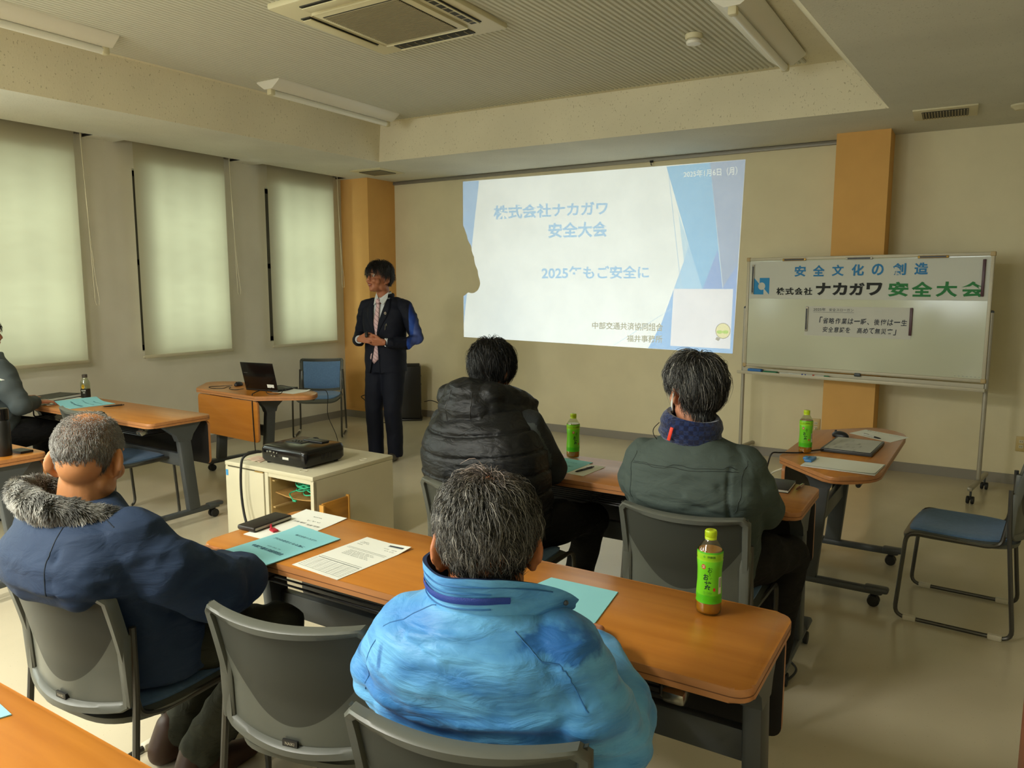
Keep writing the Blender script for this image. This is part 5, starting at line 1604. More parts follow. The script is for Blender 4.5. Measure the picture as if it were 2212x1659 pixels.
def head_shapes(Fm, s=1.0, face=False, ear=1.0):
    T = lambda x, y, z: Fm @ Vector((x * s, y * s, z * s))
    R3 = Fm.to_3x3().to_4x4()
    E = lambda c, r, rot=None: ('s', T(*c), tuple(v * s for v in r), R3 @ rot if rot is not None else R3)
    sh = [E((0, -0.008, 0.025), (0.077, 0.097, 0.092)), E((0, 0.015, -0.03), (0.066, 0.078, 0.085)), E((0, 0.045, -0.075), (0.046, 0.045, 0.04)),
          E((0, 0.075, -0.095), (0.022, 0.018, 0.018)), E((0, -0.045, -0.01), (0.062, 0.055, 0.07))]
    for q in (-1, 1):
        sh += [E((q * 0.079 * ear, -0.012, -0.018), (0.011, 0.022, 0.033), Matrix.Rotation(q * 0.40, 4, 'Z') @ Matrix.Rotation(-0.2, 4, 'X')),
               E((q * 0.082 * ear, -0.022, -0.006), (0.008, 0.015, 0.026), Matrix.Rotation(q * 0.65, 4, 'Z')), E((q * 0.076, -0.006, -0.044), (0.008, 0.010, 0.012))]
        sh += [E((q * 0.045, 0.055, -0.035), (0.026, 0.024, 0.026)), E((q * 0.05, 0.0, -0.075), (0.02, 0.04, 0.03))]
    if face:
        sh += [('c', [T(0, 0.088, 0.015), T(0, 0.106, -0.022)], [0.009 * s, 0.0125 * s]), E((0, 0.108, -0.026), (0.012, 0.010, 0.009))]
        for q in (-1, 1):
            sh += [E((q * 0.010, 0.102, -0.029), (0.008, 0.009, 0.007)), E((q * 0.032, 0.082, 0.024), (0.026, 0.012, 0.010)), E((q * 0.034, 0.080, -0.03), (0.022, 0.016, 0.018))]
        sh += [E((0, 0.091, -0.054), (0.021, 0.012, 0.006)), E((0, 0.088, -0.066), (0.018, 0.012, 0.006))]
    return sh


def hand_shapes(w, fwd, nrm, thumb, side=1, curl=0.5, s=1.0, spread=0.12):
    """palm and five separate fingers: w wrist, fwd towards the knuckles, nrm out of the back of the hand, thumb = sideways towards the thumb"""
    w, f, n = Vector(w), Vector(fwd).normalized(), Vector(nrm).normalized()
    n = (n - f * n.dot(f)).normalized(); t = Vector(thumb); t = (t - f * t.dot(f) - n * t.dot(n)).normalized()
    sh = []
    for q in (-0.026, -0.009, 0.009, 0.026):
        sh.append(('c', [w + t * q * 0.7 * s, w + (f * 0.085 + t * q) * s], [0.014 * s, 0.0125 * s]))
    L = [(0.028, 0.074, 0.0088), (0.010, 0.082, 0.0092), (-0.009, 0.076, 0.0088), (-0.027, 0.060, 0.0078)]
    for i, (q, ln, r) in enumerate(L):
        p = w + (f * 0.088 + t * q) * s; d = (f + t * (q / 0.028) * spread).normalized(); a = 0.0
        pts = [p]; rad = [r * 1.08 * s]
        for j, (fr, k) in enumerate(((0.45, 0.55), (0.31, 1.0), (0.24, 0.7))):
            a += curl * k * (1 + 0.08 * i)
            dd = (d * cos(a) - n * sin(a)).normalized(); p = p + dd * ln * fr * s; pts.append(p); rad.append(r * (1 - 0.08 * (j + 1)) * s)
        sh.append(('c', pts, rad))
    p = w + (f * 0.025 + t * 0.028) * s; pts = [p]; rad = [0.013 * s]
    for ln, dv in ((0.036, f * 0.75 + t * 0.62 - n * 0.15), (0.030, f * 0.95 + t * 0.22 - n * 0.25), (0.024, f * 1.0 - t * 0.05 - n * 0.3)):
        p = p + dv.normalized() * ln * s; pts.append(p); rad.append(rad[-1] * 0.88)
    sh.append(('c', pts, rad))
    return sh


def strands(name, parent, Fm, radii, roots, flow, length, seg=6, r0=0.0011, lift=0.012, cols=None, hang=-0.35, jitter=0.25, tipcol=None, wav=0.0, clump=0.0, cf=5.0, seed=0.0):
    """hair: tapered three sided strands lying over an ellipsoid; roots are unit directions in head space"""
    vs = []; fs = []; cl = []; base = np.array(parent.location)
    rx, ry, rz = radii
    for u0 in roots:
        u = Vector(u0).normalized()
        t = flow(u)
        t = Vector(t) + Vector((random.gauss(0, jitter), random.gauss(0, jitter), random.gauss(0, jitter * 0.6)))
        if clump: t = t + noise.noise_vector(u * cf + Vector((seed, seed, seed))) * clump
        t = (t - u * t.dot(u)).normalized()
        ln = length(u) if callable(length) else length
        ln *= random.uniform(0.75, 1.15); ds = ln / seg / 0.09
        lf = lift * random.uniform(0.3, 1.3) * (1.0 if not clump else (1 + 0.8 * noise.noise(u * cf * 1.3 + Vector((9, seed, 3))))); ph = random.uniform(0, 6.28)
        c0 = cols(u) if cols else (0.1, 0.1, 0.1)
        P = []; fall = None
        for k in range(seg + 1):
            q = k / seg
            if fall is None:
                h = 1.0 + (lf / 0.09) * (0.15 + math.sin(min(1.0, q * 1.3) * pi * 0.62))
                p = Vector((u.x * rx * h, u.y * ry * h, u.z * rz * h))
            else:
                p = fall + Vector((fall.x * 0.12, fall.y * 0.12, -1)) * (ln / seg)
            if wav: p = p + Vector((sin(ph + q * 7), cos(ph * 1.3 + q * 6), 0)) * wav * q
            P.append(p)
            if fall is not None or u.z < hang: fall = p
            u = (u + t * ds).normalized(); t = (t + Vector((0, 0, -0.25)) * ds); t = (t - u * t.dot(u)).normalized()
        W = [Fm @ p for p in P]
        n0 = len(vs)
        for k, p in enumerate(W):
            tg = (W[min(k + 1, seg)] - W[max(k - 1, 0)]).normalized()
            a = tg.orthogonal().normalized(); b = tg.cross(a)
            r = r0 * (1 - 0.75 * (k / seg) ** 1.5)
            for m3 in range(3):
                an = 2 * pi * m3 / 3; vs.append(p + (a * cos(an) + b * sin(an)) * r)
                if tipcol is not None:
                    w = k / seg; cl.append(tuple(c0[i] * (1 - w) + tipcol[i] * w for i in range(3)) + (1.0,))
                else: cl.append(tuple(c0) + (1.0,))
        for k in range(seg):
            for m3 in range(3):
                m4 = (m3 + 1) % 3
                fs.append((n0 + k * 3 + m3, n0 + k * 3 + m4, n0 + k * 3 + 3 + m4, n0 + k * 3 + 3 + m3))
    return vs, fs, cl


def hair_object(name, parent, vs, fs, cl, cap=None, mat=None, local=False):
    """strands plus an optional under layer (verts, faces, colour)"""
    V = [tuple(p) for p in vs]; Fc = list(fs); C = list(cl)
    if cap is not None:
        n = len(V); V += [tuple(p) for p in cap[0]]; Fc += [tuple(i + n for i in f) for f in cap[1]]; C += [tuple(cap[2]) + (1.0,)] * len(cap[0])
    L = Vector((0, 0, 0)) if local else parent.location
    V = [(p[0] - L.x, p[1] - L.y, p[2] - L.z) for p in V]
    me = bpy.data.meshes.new(name); me.from_pydata(V, [], Fc)
    ca = me.color_attributes.new('Col', 'FLOAT_COLOR', 'POINT'); ca.data.foreach_set('color', np.array(C, np.float32).ravel())
    me.materials.append(mat); me.polygons.foreach_set('use_smooth', [True] * len(me.polygons)); me.update()
    o = bpy.data.objects.new(name, me); COL.objects.link(o); o.parent = parent
    return o


def cap_mesh(Fm, radii, inside, nu=48, nv=32, sc=1.0):
    vs = []; idx = {}; fs = []
    def vid(i, j):
        k = (i % nu, j)
        if k not in idx:
            a = 2 * pi * i / nu; b = pi * j / nv
            idx[k] = len(vs); vs.append(Fm @ Vector((sin(b) * cos(a) * radii[0] * sc, sin(b) * sin(a) * radii[1] * sc, cos(b) * radii[2] * sc)))
        return idx[k]
    for j in range(nv):
        for i in range(nu):
            a = 2 * pi * (i + 0.5) / nu; b = pi * (j + 0.5) / nv
            if inside(Vector((sin(b) * cos(a), sin(b) * sin(a), cos(b)))): fs.append((vid(i, j), vid(i, j + 1), vid(i + 1, j + 1), vid(i + 1, j)))
    return vs, fs


def hair_mat(name, rough=0.42):
    m = M(name, '#302C28', rough, spec=0.45, attr='Col'); return m


MT['hair'] = hair_mat('hair'); MT['fur'] = hair_mat('faux fur', 0.75)


def fib(n, inside):
    out = []
    N = n
    for i in range(N):
        z = 1 - 2 * (i + 0.5) / N; a = i * 2.399963
        r = sqrt(max(0, 1 - z * z)); u = Vector((r * cos(a) + random.gauss(0, 0.012), r * sin(a) + random.gauss(0, 0.012), z))
        if inside(u): out.append(u)
    return out


def hairline(u, nape=-0.62, side=-0.15, front=0.42):
    """True where short men's hair grows"""
    if u.y > 0.15:
        return u.z > front * min(1, (u.y - 0.15) / 0.35) + side * (1 - min(1, (u.y - 0.15) / 0.35))
    k = min(1, (0.15 - u.y) / 0.55)
    return u.z > side * (1 - k) + nape * k


def away(crown):
    c = Vector(crown).normalized()
    def f(u):
        t = u - c; t = t - u * t.dot(u)
        if t.length < 1e-3: t = Vector((random.gauss(0, 1), random.gauss(0, 1), 0))
        t.normalize(); sw = u.cross(t)
        return t + sw * 0.35
    return f


def person(label, loc):
    t = thing('person', label, 'person', (loc[0], loc[1], 0), 0, None)
    return t


def shoe_shapes(toe, heel, ank, s=1.0):
    toe, heel, ank = Vector(toe), Vector(heel), Vector(ank)
    m = heel * 0.45 + toe * 0.55
    return [('c', [heel + Vector((0, 0, 0.035)), m + Vector((0, 0, 0.034)), toe + Vector((0, 0, 0.028))], [0.036 * s, 0.042 * s, 0.030 * s]), ('c', [heel + Vector((0, 0, 0.05)), ank], [0.036 * s, 0.040 * s])]


def flat_bottom(co, z=0.002):
    co[:, 2] = np.maximum(co[:, 2], z); return co


def shoe(parent, toe, heel, ank, mat, s=1.0):
    me = blob_mesh(shoe_shapes(toe, heel, ank, s), 0.008, 4)
    n = len(me.vertices); co = np.empty(n * 3); me.vertices.foreach_get('co', co); co = co.reshape(-1, 3); co[:, 2] = np.maximum(co[:, 2], 0.004); me.vertices.foreach_set('co', co.ravel())
    return finish(me, 'shoe', mat, parent)


# ---------------------------------------------------------------- A: grey cropped hair, navy coat with fur collar
PA = person('older man with cropped grey hair in a navy coat with a grey fur collar', (-2.05, 1.18))
FA = head_frame(Vector((-2.034, 1.092, 1.095)), radians(36), radians(16))
skA = skin_mat('tanned skin', '#B27A4E')
sh = head_shapes(FA, 1.0, True, 1.05) + [('c', [(-2.02, 1.05, 0.92), (-2.03, 1.072, 1.03)], [0.066, 0.062]), ('c', [(-2.02, 1.07, 0.88), (-2.04, 1.14, 0.70), (-2.05, 1.20, 0.56)], [0.06, 0.08, 0.08])]
for q in (-1, 1):      # ears standing out
    sh += [('s', FA @ Vector((q * 0.088, -0.020, -0.012)), (0.0085, 0.020, 0.034), FA.to_3x3().to_4x4() @ Matrix.Rotation(q * 0.75, 4, 'Z') @ Matrix.Rotation(-0.25, 4, 'X')),
           ('s', FA @ Vector((q * 0.081, -0.010, -0.044)), (0.009, 0.011, 0.013))]
sh += [('c', [(-1.88, 1.10, 0.87), (-1.80, 1.28, 0.71), (-1.83, 1.385, 0.705), (-2.00, 1.425, 0.712)], [0.04, 0.038, 0.036, 0.026])]
sh += hand_shapes((-2.005, 1.425, 0.714), (-1, 0.22, 0.02), (0, 0.1, 1), (0.1, 1, 0), 1, 0.32, 1.0)
sh += [('c', [(-2.19, 1.07, 0.87), (-2.275, 1.26, 0.70), (-2.24, 1.36, 0.69), (-2.16, 1.42, 0.698)], [0.04, 0.038, 0.034, 0.026])]
sh += hand_shapes((-2.165, 1.418, 0.700), (0.7, 0.5, 0.0), (0, 0, 1), (-0.5, 0.7, 0), -1, 0.35, 1.0)
finish(blob_mesh(sh, 0.0046, 5), 'body', skA, PA)
ra = radians(-4)
torso = [((-2.05, 1.22, 0.47), 0.205, 0.165, ra, 0, 0.8), ((-2.05, 1.20, 0.56), 0.215, 0.150, ra, 0, 0.8), ((-2.045, 1.170, 0.68), 0.222, 0.145, ra, 0, 0.8), ((-2.04, 1.125, 0.755), 0.232, 0.155, ra, 0, 0.8), ((-2.035, 1.050, 0.80), 0.240, 0.170, ra, 0, 0.8), ((-2.033, 1.035, 0.865), 0.232, 0.150, ra, 0, 0.8),
         ((-2.03, 1.045, 0.93), 0.198, 0.125, ra, 0, 0.9), ((-2.025, 1.055, 0.965), 0.15, 0.10, ra, 0, 1), ((-2.02, 1.065, 0.99), 0.09, 0.08, ra, 0, 1)]
sh = [('l', torso),
      ('c', [(-1.865, 1.085, 0.890), (-1.80, 1.15, 0.81), (-1.775, 1.28, 0.715), (-1.81, 1.375, 0.700), (-1.94, 1.415, 0.708)], [0.088, 0.086, 0.080, 0.070, 0.044]),
      ('c', [(-2.20, 1.055, 0.880), (-2.265, 1.12, 0.80), (-2.29, 1.26, 0.70), (-2.25, 1.36, 0.69), (-2.19, 1.395, 0.695)], [0.088, 0.085, 0.078, 0.062, 0.045]),
      ('c', [(-2.215, 0.955, 0.785), (-2.04, 0.925, 0.785), (-1.875, 0.955, 0.785)], [0.034, 0.036, 0.034])]
def dA(co, no):
    d = 0.007 * ridged(co, 3.2, 3.2, 7, 3.1) * (0.5 + 0.5 * nz(co, 2, 2, 2, 8)) + 0.004 * nz(co, 9, 9, 14, 1.3)
    arm = np.clip((co[:, 0] + 1.90) / 0.08, 0, 1)
    d += arm * (0.011 * ridged(co, 7, 5, 10, 5.5) + 0.004 * ridged(co, 16, 12, 22, 2.2))
    d += crease(co, (-1.90, 0.92, 0.97), (-1.885, 0.91, 0.80), 0.009, -0.010) + crease(co, (-1.89, 0.91, 0.835), (-1.80, 0.99, 0.81), 0.011, -0.015)
    d += crease(co, (-1.86, 1.02, 0.88), (-1.72, 1.22, 0.78), 0.010, -0.012) + crease(co, (-1.86, 1.06, 0.92), (-1.74, 1.25, 0.83), 0.013, 0.009) + crease(co, (-1.84, 1.12, 0.955), (-1.74, 1.30, 0.80), 0.010, -0.008)
    low = np.clip((0.74 - co[:, 2]) / 0.08, 0, 1); d += low * 0.010 * ridged(co, 8, 8, 6, 7.7)
    return d
MT['navy'] = wrinkle(M('navy coat cloth', '#28374F', 0.75, spec=0.25, var=0.08, vscale=5, bump=0.15, bscale=700), 11, 0.35)
coatA = finish(blob_mesh(sh, 0.0075, 6), 'navy_coat', 'navy', PA, dA)
MT['navyseam'] = M('navy seam', '#18222F', 0.8)
seam(coatA, [(-1.915, 0.93, 0.985), (-1.905, 0.90, 0.93), (-1.90, 0.885, 0.87), (-1.895, 0.88, 0.79)], 0.0016, 'navyseam')
seam(coatA, [(-1.89, 1.00, 1.02), (-1.86, 1.02, 0.98), (-1.83, 1.04, 0.93)], 0.0016, 'navyseam')
# fur collar: base roll plus strands
colp = [(-2.150, 1.15, 0.965), (-2.195, 1.075, 0.990), (-2.165, 0.975, 1.008), (-2.075, 0.935, 1.008), (-1.985, 0.945, 0.998), (-1.915, 0.995, 0.975), (-1.880, 1.07, 0.945), (-1.885, 1.15, 0.905)]
sp = smooth_path(colp, 6)
rad = [0.024 + 0.012 * sin(pi * k / (len(sp) - 1)) for k in range(len(sp))]
mb = MB(); mb.tube(sp, rad, 14, flat=(0.60, 1.0))
fv, ff, fc = [], [], []
for q in range(20000):
    k = random.randrange(1, len(sp) - 1); p = sp[k] + (sp[k + 1] - sp[k]) * random.random(); tg = (sp[k + 1] - sp[k - 1]).normalized()
    a = random.uniform(0, 2 * pi); u = tg.cross(Vector((0, 0, 1))).normalized(); w = tg.cross(u)
    nrm = (u * cos(a) * 0.65 + w * sin(a)).normalized(); r = rad[k]
    rt = p + (u * cos(a) * 0.60 + w * sin(a)) * r
    nv = noise.noise_vector(rt * 22)
    dirv = (nrm * 0.55 + tg * 0.45 + Vector((0, 0, -0.25)) + nv * 0.9 + Vector((random.gauss(0, .12), random.gauss(0, .12), random.gauss(0, .12)))).normalized()
    if dirv.dot(nrm) < 0.12: dirv = (dirv + nrm * 0.5).normalized()
    ln = random.uniform(0.010, 0.020); cc = max(0, min(1, noise.noise(rt * 30 + Vector((4, 1, 2))) * 1.1 + 0.5))
    base_c = (0.035 + 0.03 * cc, 0.034 + 0.03 * cc, 0.028 + 0.026 * cc); tip = 0.12 + 0.62 * cc ** 1.3
    n0 = len(fv); sd = dirv.orthogonal().normalized(); sd2 = dirv.cross(sd)
    for j, (tt, rr2) in enumerate(((0, 0.0010), (0.5, 0.0008), (1.0, 0.0002))):
        pp = rt + dirv * ln * tt + Vector((0, 0, -0.004)) * tt * tt
        for m3 in range(3):
            an = 2 * pi * m3 / 3; fv.append(pp + (sd * cos(an) + sd2 * sin(an)) * rr2)
            c2 = tuple(base_c[i] * (1 - tt) + tip * (1.0, 0.99, 0.90)[i] * tt for i in range(3)); fc.append(c2 + (1.0,))
    for j in range(2):
        for m3 in range(3):
            m4 = (m3 + 1) % 3; ff.append((n0 + j * 3 + m3, n0 + j * 3 + m4, n0 + j * 3 + 3 + m4, n0 + j * 3 + 3 + m3))
hair_object('fur_collar', PA, fv, ff, fc, (mb.v, mb.f, (0.07, 0.07, 0.055)), MT['fur'])
# cropped hair with a bare crown
rdA = (0.0790, 0.0990, 0.0940); FAc = FA @ Matrix.Translation((0, -0.008, 0.025))
bald = Vector((0.0, -0.06, 1.0)).normalized()
def denA(u):
    d = (u - bald).length + 0.14 * noise.noise(u * 3.5)
    return max(0.0, min(1.0, (d - 0.52) / 0.32))
def inA(u): return hairline(u, -0.86, -0.10, 0.30) and not (abs(u.x) > 0.78 and u.z < -0.10 and u.y > -0.25) and random.random() < 0.10 + 0.9 * denA(u)
def colA(u):
    k = random.random(); g = 0.16 + 0.34 * k; lo = max(0, min(1, (-0.05 - u.z) / 0.55)); g *= (1 - 0.72 * lo)
    return (g * 1.0, g * 0.97, g * 0.90)
v, f_, c_ = strands('hair', PA, FAc, rdA, fib(26000, inA), away((0.02, 0.25, 1)), lambda u: 0.007 + 0.007 * max(0, -u.z + 0.4), 3, 0.00055, 0.005, colA, -2, 0.30, clump=0.5, cf=5)
hair_object('hair', PA, v, f_, c_, None, MT['hair'])
sh = [('c', [(-2.13, 1.20, 0.52), (-2.15, 1.36, 0.53), (-2.10, 1.55, 0.50), (-2.16, 1.52, 0.28), (-2.17, 1.40, 0.11)], [0.100, 0.095, 0.078, 0.068, 0.06]),
      ('c', [(-1.97, 1.20, 0.52), (-1.90, 1.36, 0.515), (-1.82, 1.53, 0.49), (-1.92, 1.45, 0.28), (-2.00, 1.36, 0.12)], [0.100, 0.095, 0.075, 0.068, 0.062])]
MT['olive'] = wrinkle(M('dark olive work trousers', '#33342A', 0.8, spec=0.2, var=0.12, vscale=8, bump=0.15, bscale=500), 14, 0.5)
finish(blob_mesh(sh, 0.010, 5), 'trousers', 'olive', PA, lambda co, no: 0.007 * ridged(co, 10, 10, 10, 2.2) + 0.003 * ridged(co, 24, 24, 16, 1))
MT['brownshoe'] = M('brown indoor shoe', '#3A2416', 0.5)
shoe(PA, (-2.17, 1.55, 0.005), (-2.19, 1.34, 0.005), (-2.18, 1.37, 0.12), 'brownshoe', 1.15); shoe(PA, (-1.98, 1.52, 0.005), (-2.01, 1.31, 0.005), (-2.005, 1.34, 0.12), 'brownshoe', 1.15)

# ---------------------------------------------------------------- B: grey hair, sky blue jacket
rb = radians(16)
PB = person('man with tousled grey hair in a sky blue jacket, seen from behind', (-0.80, 1.22))
FB = head_frame(Vector((-0.775, 1.150, 1.078)), radians(34), radians(22))
skB = skin_mat('warm skin', '#AE6D46')
sh = head_shapes(FB, 1.0, True, 1.10) + [('c', [(-0.775, 1.11, 0.92), (-0.775, 1.13, 1.02)], [0.064, 0.060]), ('c', [(-0.775, 1.15, 0.86), (-0.78, 1.18, 0.70), (-0.80, 1.22, 0.56)], [0.06, 0.08, 0.08])]
for q in (-1, 1):
    sh += [('s', FB @ Vector((q * 0.092, -0.022, -0.020)), (0.008, 0.018, 0.033), FB.to_3x3().to_4x4() @ Matrix.Rotation(q * 0.75, 4, 'Z') @ Matrix.Rotation(-0.2, 4, 'X')), ('s', FB @ Vector((q * 0.086, -0.014, -0.052)), (0.009, 0.011, 0.013))]
sh += [('c', [(-0.625, 1.165, 0.85), (-0.575, 1.25, 0.70), (-0.595, 1.38, 0.69), (-0.70, 1.50, 0.722)], [0.04, 0.036, 0.034, 0.026]), ('c', [(-0.90, 1.10, 0.85), (-1.00, 1.20, 0.69), (-1.00, 1.34, 0.685), (-0.925, 1.50, 0.722)], [0.04, 0.036, 0.034, 0.026])]
sh += hand_shapes((-0.72, 1.520, 0.733), (-0.85, 0.5, 0.0), (0, 0, 1), (0.5, 0.8, 0), 1, 0.3) + hand_shapes((-0.925, 1.515, 0.735), (0.45, 0.85, 0), (0, 0, 1), (0.8, -0.3, 0), -1, 0.3)
finish(blob_mesh(sh, 0.0046, 5), 'body', skB, PB)
torso = [((-0.80, 1.24, 0.50), 0.20, 0.145, rb, 0, 0.8), ((-0.798, 1.225, 0.60), 0.222, 0.150, rb, 0, 0.78), ((-0.793, 1.205, 0.70), 0.232, 0.150, rb, 0, 0.78), ((-0.788, 1.172, 0.78), 0.236, 0.155, rb, 0, 0.78), ((-0.782, 1.145, 0.85), 0.224, 0.150, rb, 0, 0.8),
         ((-0.78, 1.125, 0.905), 0.195, 0.130, rb, 0, 0.9), ((-0.78, 1.12, 0.945), 0.145, 0.105, rb, 0, 1), ((-0.783, 1.12, 0.975), 0.088, 0.082, rb, 0, 1)]
sh = [('l', torso),
      ('c', [(-0.630, 1.165, 0.875), (-0.585, 1.185, 0.785), (-0.560, 1.24, 0.69), (-0.585, 1.36, 0.685), (-0.70, 1.485, 0.728)], [0.084, 0.080, 0.074, 0.062, 0.042]),
      ('c', [(-0.905, 1.09, 0.870), (-0.972, 1.11, 0.78), (-1.010, 1.185, 0.69), (-1.01, 1.33, 0.685), (-0.94, 1.48, 0.725)], [0.084, 0.080, 0.074, 0.062, 0.042])]
def dB(co, no):
    d = 0.006 * ridged(co, 2.5, 2.5, 9, 1.7) * (0.6 + 0.4 * nz(co, 3, 3, 3, 4)) + 0.0045 * ridged(co, 6, 6, 20, 6.3) + 0.0025 * nz(co, 26, 26, 40, 2.1)
    for zz, a in ((0.775, 0.006), (0.735, 0.009), (0.695, 0.007)):
        d += a * np.exp(-((co[:, 2] - zz - 0.014 * np.sin(co[:, 0] * 17)) / 0.011) ** 2)
    d += crease(co, (-0.87, 1.01, 0.945), (-0.74, 1.0, 0.930), 0.008, -0.007) + crease(co, (-0.84, 1.0, 0.93), (-0.70, 1.02, 0.945), 0.007, 0.007) + crease(co, (-0.86, 1.0, 0.92), (-0.78, 0.99, 0.905), 0.007, -0.006) + crease(co, (-0.80, 0.99, 0.915), (-0.70, 1.01, 0.925), 0.008, 0.005)
    d += crease(co, (-0.575, 1.06, 0.73), (-0.62, 1.03, 0.68), 0.014, -0.020) + crease(co, (-0.60, 1.05, 0.86), (-0.66, 1.02, 0.72), 0.012, -0.006)
    arm = np.clip((np.abs(co[:, 0] + 0.785) - 0.19) / 0.05, 0, 1); d += arm * 0.006 * ridged(co, 8, 8, 12, 9)
    return d


def blue_jacket_mat():
    m = M('sky blue jacket cloth', '#3A7EBE', 0.50, spec=0.4, vcol='#62A8DA', vscale=6, detail=7, vlo=0.36, vhi=0.60, stretch=(1, 1, 2.6), bump=0.10, bscale=420, sheen=0.1)
    nt = m.node_tree; b = nt.nodes['Principled BSDF']; last = b.inputs['Base Color'].links[0].from_socket
    tc = nt.nodes.new('ShaderNodeTexCoord')
    # worn and stained places: (centre in jacket space, size, strength)
    for (c, r, amt) in (((0.19, -0.11, 0.935), (0.050, 0.09, 0.022), 0.95), ((0.235, -0.09, 0.918), (0.045, 0.08, 0.022), 0.95), ((-0.105, -0.20, 0.870), (0.010, 0.06, 0.030), 0.8), ((-0.215, -0.15, 0.865), (0.014, 0.08, 0.040), 0.8), ((0.05, -0.2, 0.79), (0.08, 0.08, 0.014), 0.45), ((-0.05, -0.2, 0.745), (0.12, 0.08, 0.012), 0.45), ((0.20, -0.15, 0.70), (0.05, 0.1, 0.09), 0.4), ((-0.16, -0.2, 0.80), (0.03, 0.08, 0.03), 0.35)):
        mp = nt.nodes.new('ShaderNodeMapping'); mp.vector_type = 'POINT'
        mp.inputs['Location'].default_value = tuple(-c[i] / r[i] for i in range(3)); mp.inputs['Scale'].default_value = tuple(1 / v for v in r)
        ln = nt.nodes.new('ShaderNodeVectorMath'); ln.operation = 'LENGTH'
        nzn = nt.nodes.new('ShaderNodeTexNoise'); nzn.inputs['Scale'].default_value = 42; nzn.inputs['Detail'].default_value = 5
        ad = nt.nodes.new('ShaderNodeMath'); ad.operation = 'MULTIPLY_ADD'; ad.inputs[1].default_value = 1.3
        rg = nt.nodes.new('ShaderNodeMapRange'); rg.inputs['From Min'].default_value = 1.75; rg.inputs['From Max'].default_value = 1.35; rg.inputs['To Min'].default_value = 0; rg.inputs['To Max'].default_value = amt
        mx = nt.nodes.new('ShaderNodeMix'); mx.data_type = 'RGBA'; mx.inputs['B'].default_value = lin('#1F5FA4')
        nt.links.new(tc.outputs['Object'], mp.inputs[0]); nt.links.new(mp.outputs[0], ln.inputs[0])
        nt.links.new(tc.outputs['Object'], nzn.inputs['Vector']); nt.links.new(nzn.outputs['Fac'], ad.inputs[0]); nt.links.new(ln.outputs['Value'], ad.inputs[2])
        nt.links.new(ad.outputs[0], rg.inputs['Value']); nt.links.new(rg.outputs[0], mx.inputs['Factor']); nt.links.new(last, mx.inputs['A'])
        last = mx.outputs['Result']
    nt.links.new(last, b.inputs['Base Color'])
    return wrinkle(m, 13, 0.45, (0.8, 0.8, 2.4))


MT['bluejacket'] = blue_jacket_mat(); MT['blueseam'] = M('blue seam', '#2C669E', 0.7)
jb = finish(blob_mesh(sh, 0.0062, 7), 'blue_jacket', 'bluejacket', PB, dB)
seam(jb, [(-0.81, 1.03, 0.99), (-0.88, 1.03, 0.925), (-0.94, 1.03, 0.845), (-0.985, 1.03, 0.765)], 0.0013, 'blueseam')
seam(jb, [(-0.635, 1.05, 1.0), (-0.575, 1.045, 0.94), (-0.53, 1.04, 0.885), (-0.49, 1.045, 0.83)], 0.0013, 'blueseam')
MT['navyline'] = M('dark blue lining', '#12264A', 0.7)
cen = Vector((-0.780, 1.128, 0))
def collar(u, v, off):
    """u runs from the free right end, round the back, to the left front"""
    fl = max(0.0, (0.26 - u) / 0.26)
    ang = rb + radians(14) - u * radians(262)
    r = 0.086 + off + 0.008 * v
    x = cen.x + r * cos(ang) * 1.04; y = cen.y + r * sin(ang)
    x += fl ** 1.3 * 0.075; y += fl ** 1.2 * 0.045
    top = 0.094 * (1 - 0.80 * fl ** 1.6)
    return (x, y, 0.950 + v * top - 0.004 * fl + 0.004 * sin(ang - rb) + 0.002 * sin(u * 22) * v)
mb = MB(); NU, NV = 70, 10
mb.grid(lambda u, v: collar(u, v, 0.006 + 0.0010 * sin(v * 9) + 0.0012 * sin(u * 31)), NU, NV, 0); mb.grid(lambda u, v: collar(u, v, 0.0), NU, NV, 1)
w = NU + 1; m0_ = w * (NV + 1)
lp_ = list(range(NU)) + [j * w + NU for j in range(NV)] + [NV * w + i for i in range(NU, 0, -1)] + [j * w for j in range(NV, 0, -1)]
for a, b2 in zip(lp_, lp_[1:] + lp_[:1]): mb.f.append((a, b2, m0_ + b2, m0_ + a)); mb.m.append(1)
cl_ = mb.build('stand_collar', ['bluejacket', 'navyline'], PB, offset=PB.location, smooth=60)
mb = MB(); mb.grid(lambda u, v: collar(0.22 + u * 0.60, 0.50 + 0.14 * v, 0.0085 + 0.0015 * sin(v * pi)), 40, 4); mb.build('zip', M('royal blue zip', '#1E3C94', 0.45, bump=0.5, bscale=900), cl_, offset=PB.location)
mb = MB(); mb.tube([Vector(collar(u, 0.84, 0.0075)) for u in np.linspace(0.10, 0.95, 40)], 0.0012, 6); mb.tube([Vector(collar(u, 0.40, 0.0075)) for u in np.linspace(0.28, 0.95, 40)], 0.0012, 6); mb.tube([Vector(collar(u, 0.70, 0.0075)) for u in np.linspace(0.28, 0.95, 40)], 0.0010, 6); mb.build('stitching', 'blueseam', cl_, offset=PB.location)
q = Vector(collar(0.05, 0.5, 0.008)); mb = MB(); mb.ball(q, 0.005); mb.build('snap_button', 'grey_metal', cl_, offset=PB.location)
rdB = (0.081, 0.100, 0.095); FBc = FB @ Matrix.Translation((0, -0.008, 0.023))
crB = Vector((0.06, -0.35, 0.93)).normalized()
def inB(u): return hairline(u, -0.95, -0.30, 0.36) and not (abs(u.x) > 0.80 and u.z < -0.12 and u.y > -0.35)
